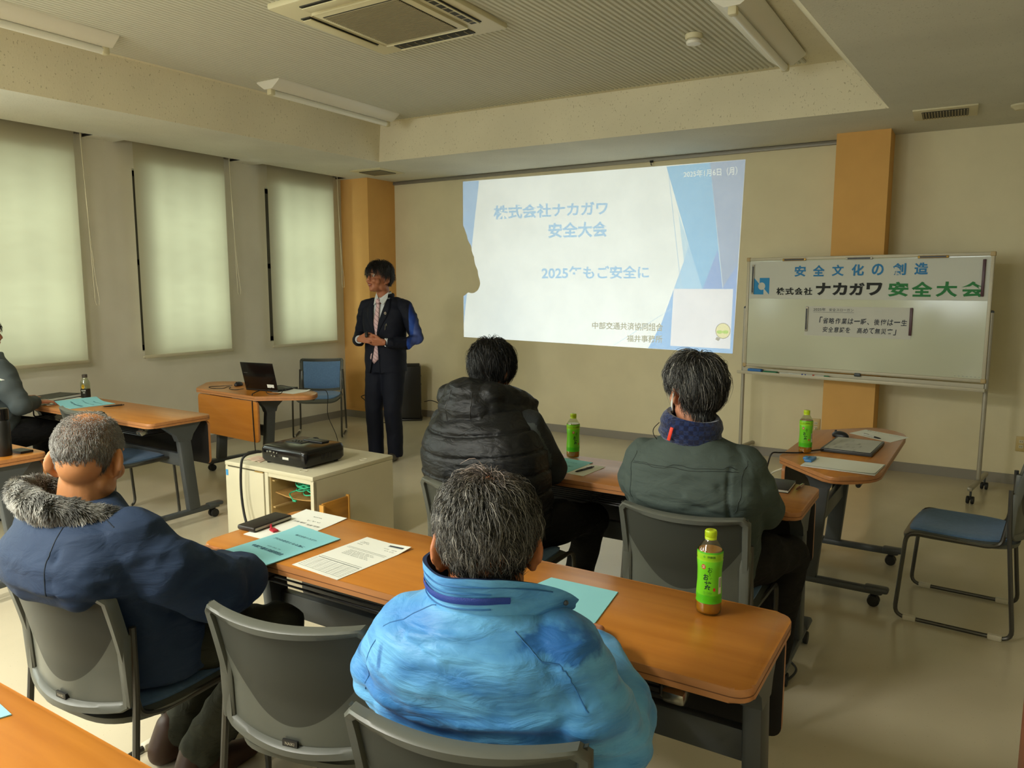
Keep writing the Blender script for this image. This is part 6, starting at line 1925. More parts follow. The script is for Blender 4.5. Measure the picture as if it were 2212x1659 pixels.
def colB(u):
    g = random.random(); cl2 = noise.noise(u * 9 + Vector((3, 7, 1)))
    q = 0.035 + 0.03 * random.random()
    if g > 0.86: q = random.uniform(0.22, 0.38)
    elif g > 0.45 - 0.35 * cl2: q = random.uniform(0.08, 0.16)
    th = max(0.0, 1 - (u - crB).length / 0.5)
    if u.z < -0.45: q *= 0.4
    return (q * (1 + 0.35 * th), q * (0.95 + 0.05 * th), q * 0.84)
def lenB(u): return 0.050 if u.z > -0.3 else 0.035
rootsB = [u for u in fib(17000, inB) if random.random() > 0.80 * max(0, 1 - (u - crB).length / 0.22)]
v, f_, c_ = strands('hair', PB, FBc, rdB, rootsB, away(crB), lenB, 6, 0.00075, 0.016, colB, -0.80, 0.20, wav=0.004, clump=1.1, cf=4.5, seed=2.0)
cap = cap_mesh(FBc, rdB, lambda u: inB(u) and (u - crB).length > 0.20, 64, 44, 0.995)
hair_object('hair', PB, v, f_, c_, (cap[0], cap[1], (0.045, 0.040, 0.034)), MT['hair'])
sh = [('c', [(-0.72, 1.24, 0.52), (-0.70, 1.42, 0.53), (-0.74, 1.62, 0.50), (-0.72, 1.58, 0.28), (-0.70, 1.48, 0.11)], [0.100, 0.095, 0.078, 0.068, 0.06]),
      ('c', [(-0.88, 1.22, 0.52), (-0.95, 1.38, 0.53), (-1.00, 1.58, 0.50), (-0.98, 1.55, 0.28), (-0.96, 1.46, 0.11)], [0.100, 0.095, 0.078, 0.068, 0.06])]
MT['darktrouser'] = wrinkle(M('dark work trousers', '#1F1D1A', 0.8, spec=0.2, bump=0.12, bscale=500), 14, 0.5)
finish(blob_mesh(sh, 0.012, 5), 'trousers', 'darktrouser', PB, lambda co, no: 0.006 * ridged(co, 10, 10, 10, 7.2))
shoe(PB, (-0.70, 1.62, 0.005), (-0.71, 1.42, 0.005), (-0.705, 1.45, 0.12), 'black'); shoe(PB, (-0.97, 1.60, 0.005), (-0.96, 1.40, 0.005), (-0.96, 1.43, 0.12), 'black')

# ---------------------------------------------------------------- C: black padded hooded vest, black hair
PC = person('man in a black padded hooded vest bending over the front row table', (-1.72, 2.64))
FC = head_frame(Vector((-1.828, 2.755, 1.195)), radians(8), radians(28))
skC = skin_mat('pale skin', '#B97C5E')
sh = head_shapes(FC, 1.0, True) + [('c', [(-1.80, 2.67, 1.00), (-1.82, 2.73, 1.12)], [0.062, 0.056]), ('c', [(-1.78, 2.67, 0.95), (-1.75, 2.66, 0.75), (-1.73, 2.66, 0.60)], [0.07, 0.09, 0.09])]
sh += [('c', [(-1.585, 2.70, 0.95), (-1.53, 2.77, 0.78), (-1.57, 2.87, 0.745), (-1.64, 2.93, 0.738)], [0.04, 0.036, 0.034, 0.026]), ('c', [(-1.985, 2.65, 0.95), (-2.045, 2.75, 0.78), (-2.02, 2.87, 0.745), (-1.95, 2.95, 0.738)], [0.04, 0.036, 0.034, 0.026])]
sh += hand_shapes((-1.65, 2.94, 0.735), (-0.8, 0.6, 0), (0, 0, 1), (0.6, 0.8, 0), 1, 0.3) + hand_shapes((-1.94, 2.96, 0.735), (0.6, 0.8, 0), (0, 0, 1), (0.8, -0.6, 0), -1, 0.3)
finish(blob_mesh(sh, 0.0055, 5), 'body', skC, PC)
vest = [((-1.735, 2.66, 0.55), 0.235, 0.165, 0, 0, 0.75), ((-1.745, 2.635, 0.66), 0.262, 0.175, 0, 0, 0.75), ((-1.757, 2.60, 0.77), 0.282, 0.185, 0, 0, 0.75), ((-1.768, 2.60, 0.88), 0.276, 0.185, 0, 0, 0.78), ((-1.78, 2.61, 0.97), 0.240, 0.160, 0, 0, 0.85),
        ((-1.79, 2.63, 1.04), 0.175, 0.130, 0, 0, 0.95), ((-1.80, 2.66, 1.08), 0.10, 0.10, 0, 0, 1)]
def dC(co, no):
    zz = co[:, 2] - 0.30 * (co[:, 0] + 1.76) ** 2 + 0.01 * np.sin(co[:, 0] * 9)
    ph = np.abs(((zz - 0.60) / 0.088) % 1.0 - 0.5) * 2      # 1 at the quilting lines
    m = np.clip((1.02 - co[:, 2]) / 0.05, 0, 1)
    return -m * 0.010 * np.clip((ph - 0.80) / 0.20, 0, 1) ** 1.5 + m * 0.004 * (1 - ph ** 2) + 0.004 * ridged(co, 7, 7, 12, 2.6) + 0.002 * nz(co, 26, 26, 26, 1.1)
MT['blackpuff'] = wrinkle(M('black padded nylon', '#0C0E10', 0.50, spec=0.4, var=0.1, vscale=9, bump=0.08, bscale=220), 16, 0.4)
finish(blob_mesh([('l', vest)], 0.007, 5), 'padded_vest', 'blackpuff', PC, dC)
hood = [('s', (-1.815, 2.545, 1.045), (0.135, 0.070, 0.085)), ('s', (-1.825, 2.585, 1.105), (0.118, 0.085, 0.065)), ('c', [(-1.945, 2.60, 1.085), (-1.955, 2.70, 1.06)], [0.050, 0.040]), ('s', (-1.80, 2.52, 0.995), (0.125, 0.045, 0.050)),
        ('c', [(-1.72, 2.58, 1.105), (-1.68, 2.68, 1.085), (-1.635, 2.78, 1.05)], [0.055, 0.050, 0.030]), ('c', [(-1.70, 2.57, 1.04), (-1.66, 2.66, 1.02), (-1.62, 2.77, 1.02)], [0.050, 0.045, 0.022])]
hd = finish(blob_mesh(hood, 0.0065, 8), 'hood', 'blackpuff', PC, lambda co, no: 0.006 * ridged(co, 9, 9, 14, 6) + 0.003 * ridged(co, 22, 22, 26, 3))
seam(hd, [(-1.865, 2.50, 1.13), (-1.875, 2.47, 1.06), (-1.865, 2.47, 0.98)], 0.002, 'black'); seam(hd, [(-1.755, 2.50, 1.13), (-1.745, 2.47, 1.06), (-1.755, 2.47, 0.98)], 0.002, 'black'); seam(hd, [(-1.87, 2.48, 1.05), (-1.81, 2.46, 1.045), (-1.75, 2.48, 1.05)], 0.002, 'black')
slv = [('c', [(-1.600, 2.690, 0.960), (-1.555, 2.72, 0.87), (-1.535, 2.78, 0.775), (-1.58, 2.87, 0.752), (-1.635, 2.935, 0.744)], [0.078, 0.072, 0.064, 0.054, 0.040]),
       ('c', [(-1.985, 2.65, 0.955), (-2.030, 2.69, 0.86), (-2.045, 2.76, 0.77), (-2.02, 2.87, 0.75), (-1.955, 2.95, 0.744)], [0.078, 0.072, 0.064, 0.054, 0.040]), ('c', [(-1.985, 2.65, 0.955), (-1.80, 2.66, 0.99), (-1.600, 2.69, 0.960)], [0.07, 0.08, 0.07])]
MT['greyblack'] = wrinkle(M('charcoal sleeve cloth', '#1C2021', 0.8, var=0.08, vscale=8, bump=0.12, bscale=500), 14, 0.5)
MT['greyband'] = M('grey reflective arm panel', '#3A403F', 0.7)
finish(blob_mesh(slv, 0.008, 5), 'work_jacket_sleeves', ['greyblack', 'greyband'], PC, lambda co, no: 0.007 * ridged(co, 11, 11, 11, 9.1), matfn=lambda c: 1 if (c[0] > -1.62 and c[1] - 0.35 * (0.9 - c[2]) < 2.675 and 0.80 < c[2] < 1.0) else 0)
rdC = (0.084, 0.107, 0.101); FCc = FC @ Matrix.Translation((0, -0.008, 0.025)); crC = Vector((-0.1, -0.30, 0.95)).normalized()
inC = lambda u: hairline(u, -0.85, -0.42, 0.30)
def colC(u):
    q = random.uniform(0.004, 0.016) if random.random() < 0.94 else random.uniform(0.04, 0.08); return (q, q * 0.95, q * 0.9)
v, f_, c_ = strands('hair', PC, FCc, rdC, fib(7500, inC), away(crC), 0.065, 6, 0.0010, 0.016, colC, -0.75, 0.16, wav=0.002, clump=0.8, cf=4, seed=5)
cap = cap_mesh(FCc, rdC, inC, 64, 44, 1.0)
hair_object('hair', PC, v, f_, c_, (cap[0], cap[1], (0.006, 0.006, 0.006)), MT['hair'])
mb = MB(); mb.grid(lambda u, v: FC @ Vector((0.072 * sin((u - 0.5) * 2.5), 0.010 + 0.100 * cos((u - 0.5) * 2.5), -0.035 - 0.075 * v)), 16, 8); mb.tube([FC @ Vector((0.066, 0.045, -0.06)), FC @ Vector((0.085, 0.0, -0.035)), FC @ Vector((0.082, -0.03, -0.01))], 0.002, 6)
mb.build('face_mask', M('white mask', '#D5D6D0', 0.8), PC, offset=PC.location)
sh = [('c', [(-1.63, 2.66, 0.52), (-1.53, 2.84, 0.53), (-1.46, 3.02, 0.50), (-1.50, 3.00, 0.28), (-1.52, 2.92, 0.11)], [0.105, 0.098, 0.08, 0.068, 0.06]), ('c', [(-1.83, 2.66, 0.52), (-1.90, 2.84, 0.53), (-1.93, 3.02, 0.50), (-1.92, 3.00, 0.28), (-1.91, 2.92, 0.11)], [0.105, 0.098, 0.08, 0.068, 0.06])]
MT['blacktrouser'] = wrinkle(M('black trousers', '#101010', 0.75, spec=0.25), 14, 0.5)
finish(blob_mesh(sh, 0.013, 5), 'trousers', 'blacktrouser', PC, lambda co, no: 0.006 * ridged(co, 10, 10, 10, 4.2))
shoe(PC, (-1.51, 3.06, 0.005), (-1.52, 2.86, 0.005), (-1.52, 2.89, 0.12), 'black'); shoe(PC, (-1.91, 3.06, 0.005), (-1.91, 2.86, 0.005), (-1.91, 2.89, 0.12), 'black')

# ---------------------------------------------------------------- D: grey green work jacket, neck warmer
PD = person('man with grey hair in a grey green work jacket and navy neck warmer', (-0.85, 2.66))
FD_ = head_frame(Vector((-0.858, 2.600, 1.195)), radians(44), radians(5))
skD = skin_mat('light tan skin', '#BA7E60')
sh = head_shapes(FD_, 1.0, True, 1.06) + [('c', [(-0.855, 2.565, 0.95), (-0.855, 2.58, 1.10)], [0.062, 0.058]), ('c', [(-0.85, 2.59, 0.90), (-0.85, 2.62, 0.72), (-0.85, 2.66, 0.56)], [0.06, 0.08, 0.08])]
sh += [('c', [(-0.685, 2.60, 0.91), (-0.635, 2.70, 0.765), (-0.67, 2.82, 0.745), (-0.73, 2.90, 0.738)], [0.04, 0.036, 0.034, 0.026]), ('c', [(-1.03, 2.58, 0.90), (-1.085, 2.69, 0.765), (-1.05, 2.82, 0.745), (-0.99, 2.90, 0.738)], [0.04, 0.036, 0.034, 0.026])]
sh += hand_shapes((-0.735, 2.91, 0.735), (-0.8, 0.6, 0), (0, 0, 1), (0.6, 0.8, 0), 1, 0.3) + hand_shapes((-0.985, 2.91, 0.735), (0.7, 0.7, 0), (0, 0, 1), (0.8, -0.6, 0), -1, 0.3)
finish(blob_mesh(sh, 0.0055, 5), 'body', skD, PD)
torso = [((-0.85, 2.68, 0.50), 0.20, 0.145, 0.05, 0, 0.8), ((-0.85, 2.665, 0.62), 0.215, 0.150, 0.05, 0, 0.78), ((-0.85, 2.640, 0.74), 0.232, 0.152, 0.05, 0, 0.76), ((-0.85, 2.605, 0.83), 0.245, 0.158, 0.05, 0, 0.76), ((-0.85, 2.59, 0.92), 0.232, 0.140, 0.05, 0, 0.82), ((-0.85, 2.585, 0.985), 0.185, 0.112, 0.05, 0, 0.92), ((-0.85, 2.58, 1.025), 0.10, 0.090, 0.05, 0, 1)]
sh = [('l', torso), ('c', [(-0.685, 2.605, 0.925), (-0.650, 2.64, 0.84), (-0.628, 2.72, 0.758), (-0.67, 2.83, 0.748), (-0.728, 2.90, 0.744)], [0.080, 0.076, 0.066, 0.055, 0.042]), ('c', [(-1.020, 2.590, 0.92), (-1.066, 2.62, 0.83), (-1.080, 2.70, 0.758), (-1.045, 2.82, 0.748), (-0.995, 2.90, 0.744)], [0.080, 0.074, 0.066, 0.055, 0.042])]
def dD(co, no):
    d = 0.004 * ridged(co, 4, 4, 8, 3.7) + 0.0035 * ridged(co, 11, 11, 16, 1.9)
    bk = co[:, 1] < 2.55
    d += np.where(bk & (co[:, 2] < 0.95), -0.009 * np.exp(-((co[:, 0] + 0.690 + 0.02 * (co[:, 2] - 0.8)) / 0.007) ** 2), 0)
    for a, b, dp in (((-0.82, 2.45, 0.84), (-0.68, 2.48, 0.79), 0.008), ((-1.0, 2.47, 0.81), (-0.80, 2.45, 0.80), 0.009), ((-0.98, 2.46, 0.785), (-0.72, 2.46, 0.785), 0.007), ((-0.92, 2.44, 0.87), (-0.76, 2.44, 0.84), 0.004), ((-0.72, 2.47, 0.88), (-0.66, 2.54, 0.78), -0.008), ((-0.84, 2.45, 0.79), (-0.70, 2.46, 0.83), -0.006)): d += crease(co, a, b, 0.013, dp)
    arm = np.clip((np.abs(co[:, 0] + 0.85) - 0.18) / 0.04, 0, 1); d += arm * 0.007 * ridged(co, 9, 9, 13, 6)
    return d
MT['greygreen'] = wrinkle(M('grey green work cloth', '#454F4A', 0.8, spec=0.25, var=0.10, vscale=7, bump=0.14, bscale=700), 12, 0.4)
jd = finish(blob_mesh(sh, 0.0070, 5), 'work_jacket', 'greygreen', PD, dD)
MT['gseam'] = M('stitched seam', '#2F3734', 0.8)
for dz in (0.0, -0.008): seam(jd, [(-1.06, 2.46, 0.955 + dz), (-0.95, 2.42, 0.953 + dz), (-0.85, 2.42, 0.952 + dz), (-0.75, 2.43, 0.955 + dz), (-0.645, 2.48, 0.962 + dz)], 0.0013, 'gseam')
seam(jd, [(-1.055, 2.50, 0.985), (-1.065, 2.47, 0.93), (-1.060, 2.45, 0.86), (-1.055, 2.46, 0.78)], 0.0015, 'gseam'); seam(jd, [(-0.635, 2.52, 0.99), (-0.630, 2.48, 0.94), (-0.640, 2.46, 0.86), (-0.655, 2.47, 0.78)], 0.0015, 'gseam')
mb = MB(); mb.lathe([(0.075, -0.035), (0.098, -0.047), (0.110, -0.030), (0.104, -0.008), (0.108, 0.012), (0.101, 0.034), (0.090, 0.048), (0.076, 0.044), (0.072, 0.0)], 56, 0, Matrix.Translation((-0.858, 2.573, 1.062)) @ Matrix.Rotation(radians(6), 4, 'X') @ Matrix.Rotation(radians(9), 4, 'Y') @ Matrix.Diagonal((1.03, 0.96, 1.0, 1)), close=False)
def check_mat():
    m = M('navy checked fleece', '#1B2C55', 0.9, spec=0.15, sheen=0.4, bump=0.4, bscale=420); nt = m.node_tree; b = nt.nodes['Principled BSDF']
    tc = nt.nodes.new('ShaderNodeTexCoord'); ck = nt.nodes.new('ShaderNodeTexChecker'); ck.inputs['Scale'].default_value = 62
    ck.inputs['Color1'].default_value = lin('#1B2B56'); ck.inputs['Color2'].default_value = lin('#10183A')
    nt.links.new(tc.outputs['Object'], ck.inputs[0]); nt.links.new(ck.outputs['Color'], b.inputs['Base Color']); return wrinkle(m, 30, 0.5, (1, 1, 3))
nw = mb.build('neck_warmer', check_mat(), PD, offset=PD.location, smooth=60)
mb = MB(); mb.box((-0.894, 2.462, 1.050), (0.012, 0.005, 0.050), bev=0.002, rot=(0.1, radians(16), 0)); mb.build('red_tag', M('orange red tag', '#E8452E', 0.5), nw, offset=PD.location)
mb = MB(); mb.tube(smooth_path([(-0.968, 2.55, 1.07), (-0.981, 2.53, 1.05), (-0.979, 2.525, 1.03), (-0.968, 2.53, 1.012)]), 0.0014, 6); mb.build('draw_cord', 'cable', nw, offset=PD.location)
rdD = (0.090, 0.109, 0.104); FDc = FD_ @ Matrix.Translation((0, -0.008, 0.022)); crD = Vector((0.10, -0.15, 0.98)).normalized()
def inD(u): return hairline(u, -0.92, -0.30, 0.25) and not (abs(u.x) > 0.74 and u.z < 0.0 and u.y > -0.42)
def colD(u):
    g = random.random(); lf2 = max(0, -u.x * 0.7 + u.z * 0.3 + 0.25)
    q = random.uniform(0.22, 0.40) if g > 0.95 - 0.10 * lf2 else (random.uniform(0.05, 0.11) if g > 0.72 - 0.25 * lf2 else random.uniform(0.008, 0.026)); return (q, q * 0.96, q * 0.88)
v, f_, c_ = strands('hair', PD, FDc, rdD, fib(11000, inD), away(crD), lambda u: 0.035 if (abs(u.x) > 0.55 and u.y > -0.5) else (0.085 if u.z > -0.2 else 0.060), 7, 0.0009, 0.015, colD, -0.80, 0.12, wav=0.0015, clump=0.75, cf=4, seed=8)
cap = cap_mesh(FDc, rdD, inD, 64, 44, 1.0)
hair_object('hair', PD, v, f_, c_, (cap[0], cap[1], (0.013, 0.012, 0.011)), MT['hair'])
mb = MB(); mb.grid(lambda u, v: FD_ @ Vector((0.074 * sin((u - 0.5) * 2.7), 0.012 + 0.100 * cos((u - 0.5) * 2.7), -0.030 - 0.080 * v)), 16, 8)
for dz in (-0.045, -0.085): mb.tube([FD_ @ Vector((-0.070, 0.035, dz)), FD_ @ Vector((-0.082, 0.008, -0.055)), FD_ @ Vector((-0.093, -0.02, -0.040)), FD_ @ Vector((-0.097, -0.035, -0.012))], 0.0024, 6)
mb.build('face_mask', M('white mask', '#D9DAD4', 0.8), PD, offset=PD.location)
sh = [('c', [(-0.76, 2.68, 0.52), (-0.67, 2.86, 0.53), (-0.60, 3.02, 0.50), (-0.62, 3.00, 0.28), (-0.62, 2.92, 0.11)], [0.105, 0.098, 0.082, 0.072, 0.064]), ('c', [(-0.94, 2.68, 0.52), (-1.00, 2.86, 0.53), (-1.02, 3.02, 0.50), (-1.02, 3.00, 0.28), (-1.01, 2.92, 0.11)], [0.105, 0.098, 0.08, 0.068, 0.06])]
finish(blob_mesh(sh, 0.013, 5), 'trousers', 'darktrouser', PD, lambda co, no: 0.008 * ridged(co, 10, 10, 10, 1.2))
shoe(PD, (-0.62, 3.06, 0.005), (-0.63, 2.86, 0.005), (-0.625, 2.89, 0.12), 'black'); shoe(PD, (-1.01, 3.06, 0.005), (-1.01, 2.86, 0.005), (-1.01, 2.89, 0.12), 'black')

# ---------------------------------------------------------------- E: the presenter, standing, local x = his right, y = his front
PE = thing('person', 'presenter standing in a dark navy suit with pink tie and glasses', 'person', (-4.52, 5.10, 0), radians(-171.4))
LE = lambda me, name, mat, **k: finish(me, name, mat, PE, origin=(0, 0, 0), **k)
FE = head_frame(Vector((0.012, 0.055, 1.640)), radians(-18), radians(-2)); sE = 1.12
skE = skin_mat('presenter skin', '#A3684A')
sh = head_shapes(FE, sE, True, 1.0) + [('c', [(0.0, -0.01, 1.38), (0.008, 0.02, 1.56)], [0.060, 0.056]), ('c', [(0, -0.01, 1.40), (0, 0.0, 1.15), (0, 0.0, 0.95)], [0.09, 0.10, 0.11])]
sh += [('c', [(0.17, -0.015, 1.375), (0.235, -0.03, 1.29), (0.283, -0.048, 1.137), (0.24, 0.06, 1.087), (0.115, 0.225, 1.103)], [0.045, 0.042, 0.038, 0.034, 0.026]), ('c', [(-0.17, -0.015, 1.375), (-0.24, -0.03, 1.28), (-0.288, -0.048, 1.118), (-0.25, 0.05, 1.072), (-0.125, 0.205, 1.083)], [0.045, 0.042, 0.038, 0.034, 0.026])]
sh += [('c', [(0.09, 0.0, 0.92), (0.10, 0.02, 0.50), (0.115, 0.0, 0.10)], [0.08, 0.055, 0.04]), ('c', [(-0.09, 0.0, 0.92), (-0.085, 0.03, 0.50), (-0.075, -0.02, 0.10)], [0.08, 0.055, 0.04])]
sh += hand_shapes((-0.115, 0.215, 1.085), (0.95, 0.25, 0.03), (0.15, 0.9, -0.35), (0, 0.3, 1), -1, 0.42, 1.0)
sh += hand_shapes((0.105, 0.238, 1.112), (-0.95, 0.22, -0.02), (-0.1, 0.9, 0.35), (0, -0.2, 1), 1, 0.50, 1.0)
LE(blob_mesh(sh, 0.0046, 4), 'body', skE)
T = lambda x, y, z: FE @ Vector((x * sE, y * sE, z * sE))
for q in (-1, 1):
    mb = MB(); mb.ball(T(q * 0.031, 0.083, 0.006), (0.0125, 0.0115, 0.0065), 0); mb.ball(T(q * 0.031, 0.0925, 0.006), (0.0055, 0.003, 0.0055), 1)
    mb.build('eye', [M('eye white', '#B9AFA3', 0.3), 'black'], PE)
    mb = MB(); mb.tube([T(q * 0.014, 0.100, 0.030), T(q * 0.032, 0.098, 0.036), T(q * 0.052, 0.082, 0.030)], [0.0025, 0.0032, 0.0016], 6); mb.build('eyebrow', 'black', PE)
mb = MB(); mb.tube([T(-0.022, 0.094, -0.058), T(-0.008, 0.1035, -0.0555), T(0.008, 0.1035, -0.0555), T(0.022, 0.094, -0.058)], [0.002, 0.0042, 0.0042, 0.002], 8)
mb.tube([T(-0.019, 0.094, -0.066), T(0, 0.1015, -0.069), T(0.019, 0.094, -0.066)], [0.002, 0.005, 0.002], 8); mb.build('lips', M('lips', '#8A4038', 0.45), PE)
mb = MB(); mb.tube([T(-0.012, 0.0985, -0.0615), T(0.012, 0.0985, -0.0615)], 0.0025, 6); mb.build('teeth', M('teeth', '#C9BEB0', 0.3), PE)
gl = MB()
for q in (-1, 1):
    gl.tube([T(q * 0.009, 0.112, 0.012), T(q * 0.012, 0.113, 0.020), T(q * 0.034, 0.111, 0.023), T(q * 0.058, 0.098, 0.020), T(q * 0.060, 0.096, 0.010)], 0.0016, 6)
    gl.tube([T(q * 0.060, 0.097, 0.019), T(q * 0.078, 0.07, 0.018), T(q * 0.083, 0.0, 0.014), T(q * 0.083, -0.022, 0.002)], 0.0015, 6)
gl.tube([T(-0.009, 0.112, 0.013), T(0, 0.115, 0.015), T(0.009, 0.112, 0.013)], 0.0014, 6)
gg = gl.build('spectacles', M('silver spectacle frame', '#8E8A80', 0.25, metal=0.8), PE)
for q in (-1, 1):
    mb = MB(); mb.add([T(q * 0.010, 0.112, 0.018), T(q * 0.034, 0.111, 0.022), T(q * 0.058, 0.098, 0.018), T(q * 0.058, 0.097, -0.006), T(q * 0.034, 0.109, -0.012), T(q * 0.012, 0.111, -0.008)], [(0, 1, 2, 3, 4, 5)]); mb.build('lens', 'lens_glass', gg, smooth=0)
rdE = (0.090, 0.112, 0.110); FEc = FE @ Matrix.Translation((0, -0.008, 0.024)); crE = Vector((0.2, -0.25, 0.95)).normalized()
def inE(u):
    if abs(u.x) > 0.55 and u.z < -0.02 and u.y > -0.35: return False
    return hairline(u, -0.70, -0.10, 0.42)
def flE(u):
    t = away(crE)(u)
    if u.y > 0.25: t = t + Vector((0.55 if u.x > -0.1 else -0.55, 0.1, -0.5))
    return t
colE = lambda u: (lambda q: (q * 1.15, q * 0.95, q * 0.8))(random.uniform(0.006, 0.026))
v, f_, c_ = strands('hair', PE, FEc, rdE, fib(4800, inE), flE, lambda u: 0.070 if u.z > 0.1 else 0.028, 6, 0.0014, 0.017, colE, -0.62, 0.14, wav=0.003, clump=0.9, cf=4, seed=3)
cap = cap_mesh(FEc, rdE, inE, 56, 40, 1.0)
hair_object('hair', PE, v, f_, c_, (cap[0], cap[1], (0.008, 0.0065, 0.0055)), MT['hair'], local=True)

shirtR = [((0, 0.0, 0.92), 0.165, 0.115, 0, 0, 0.85), ((0, 0.0, 1.05), 0.165, 0.120, 0, 0, 0.85), ((0, 0.0, 1.25), 0.180, 0.122, 0, 0, 0.85), ((0, -0.01, 1.38), 0.165, 0.10, 0, 0, 0.9), ((0, -0.01, 1.44), 0.09, 0.075, 0, 0, 1), ((0.004, 0.0, 1.475), 0.062, 0.062, 0, 0, 1)]
MT['shirt'] = M('white shirt cloth', '#C9CED0', 0.75, bump=0.1, bscale=600)
LE(blob_mesh([('l', shirtR)], 0.008, 4), 'shirt', 'shirt')
jack = [((0, -0.005, 0.80), 0.190, 0.140, 0, 0, 0.8), ((0, -0.005, 0.92), 0.190, 0.138, 0, 0, 0.8), ((0, 0.0, 1.06), 0.182, 0.138, 0, 0, 0.82), ((0, 0.0, 1.25), 0.205, 0.140, 0, 0, 0.82), ((0, -0.012, 1.36), 0.215, 0.118, 0, 0, 0.88), ((0, -0.02, 1.425), 0.165, 0.095, 0, 0, 0.95), ((0, -0.02, 1.465), 0.085, 0.080, 0, 0, 1)]
def vgap(z):      # opening of the jacket front: left and right edge (local x)
    if z > 1.16: t = min(1, (z - 1.16) / 0.30); return -0.012 - 0.062 * t, 0.020 + 0.050 * t
    t = (1.16 - z) / 0.36; return -0.012 - 0.014 * t, 0.020 + 0.085 * max(0, t - 0.25)
MT['suit'] = M('dark navy suit cloth', '#10131F', 0.75, spec=0.25, bump=0.08, bscale=900)
def dE(co, no):
    return 0.004 * ridged(co, 7, 7, 9, 2.8) + 0.003 * nz(co, 16, 16, 20, 5)
me = blob_mesh([('l', jack)], 0.0075, 4)
def keepE(p):
    a, b = vgap(p.z)
    if p.y > 0.02 and a < p.x < b: return False
    return p.z > 0.775 + 0.035 * max(0, min(1, (0.08 - p.x) / 0.16)) and not (p.z > 1.44 and abs(p.x) < 0.07 and p.y > -0.06) and not (abs(p.x) < 0.15 and abs(p.y) < 0.09 and p.z < 0.86)
jk = LE(me, 'suit_jacket', 'suit', disp=dE, keep=keepE)
me = blob_mesh([('c', [(0.195, -0.015, 1.375), (0.235, -0.03, 1.29), (0.285, -0.05, 1.135), (0.24, 0.06, 1.085), (0.15, 0.19, 1.095)], [0.070, 0.066, 0.060, 0.055, 0.046]),
                ('c', [(-0.195, -0.015, 1.375), (-0.24, -0.03, 1.28), (-0.29, -0.05, 1.115), (-0.25, 0.05, 1.07), (-0.16, 0.175, 1.075)], [0.070, 0.067, 0.062, 0.056, 0.046]),
                ('c', [(0.195, -0.015, 1.375), (0.10, -0.03, 1.41)], [0.068, 0.055]), ('c', [(-0.195, -0.015, 1.375), (-0.10, -0.03, 1.41)], [0.068, 0.055])], 0.0085, 4)
LE(me, 'suit_sleeves', 'suit', disp=lambda co, no: 0.006 * ridged(co, 12, 12, 14, 4.4) + 0.004 * nz(co, 30, 30, 30, 1))
def fy(x, z):     # front of the jacket
    t = np.interp(z, [0.80, 0.92, 1.06, 1.25, 1.36, 1.425, 1.465], [0, 1, 2, 3, 4, 5, 6]); i = int(min(5, t)); w = t - i
    g = lambda k: jack[i][k] * (1 - w) + jack[i + 1][k] * w
    a, b = g(1), g(2); cy = jack[i][0][1] * (1 - w) + jack[i + 1][0][1] * w
    return cy + b * max(0.0, 1 - (abs(x) / a) ** 2.4) ** 0.42
for q, nm in ((0, 'lapel'), (1, 'lapel')):
    mb = MB(); zs_ = np.linspace(0.80, 1.45, 26); vs = []
    for z in zs_:
        e = vgap(z)[q]; wd = (0.010 if z < 1.14 else 0.012 + 0.055 * min(1, (z - 1.14) / 0.16) * (1 if z < 1.38 else max(0.35, 1 - (z - 1.38) / 0.09)))
        dx = wd * (-1 if q == 0 else 1)
        for k in range(4): x = e + dx * k / 3 + (0.004 if q == 0 else -0.004); vs.append((x, fy(x, z) + 0.007 - 0.002 * abs(k - 1.5), z))
    n = len(zs_); mb.add(vs, [(i * 4 + k, i * 4 + k + 1, (i + 1) * 4 + k + 1, (i + 1) * 4 + k) for i in range(n - 1) for k in range(3)])
    o = mb.build('lapel', 'suit', PE, fix=False); sm = o.modifiers.new('thick', 'SOLIDIFY'); sm.thickness = 0.004; sm.offset = 0
mb = MB(); mb.tube([(0.055, 0.03, 1.475), (0.078, -0.02, 1.480), (0.055, -0.075, 1.485), (0, -0.092, 1.487), (-0.055, -0.075, 1.485), (-0.078, -0.02, 1.480), (-0.055, 0.03, 1.475)], 0.014, 8, fillet=0.03, flat=(0.5, 1.3)); mb.build('jacket_collar', 'suit', PE)
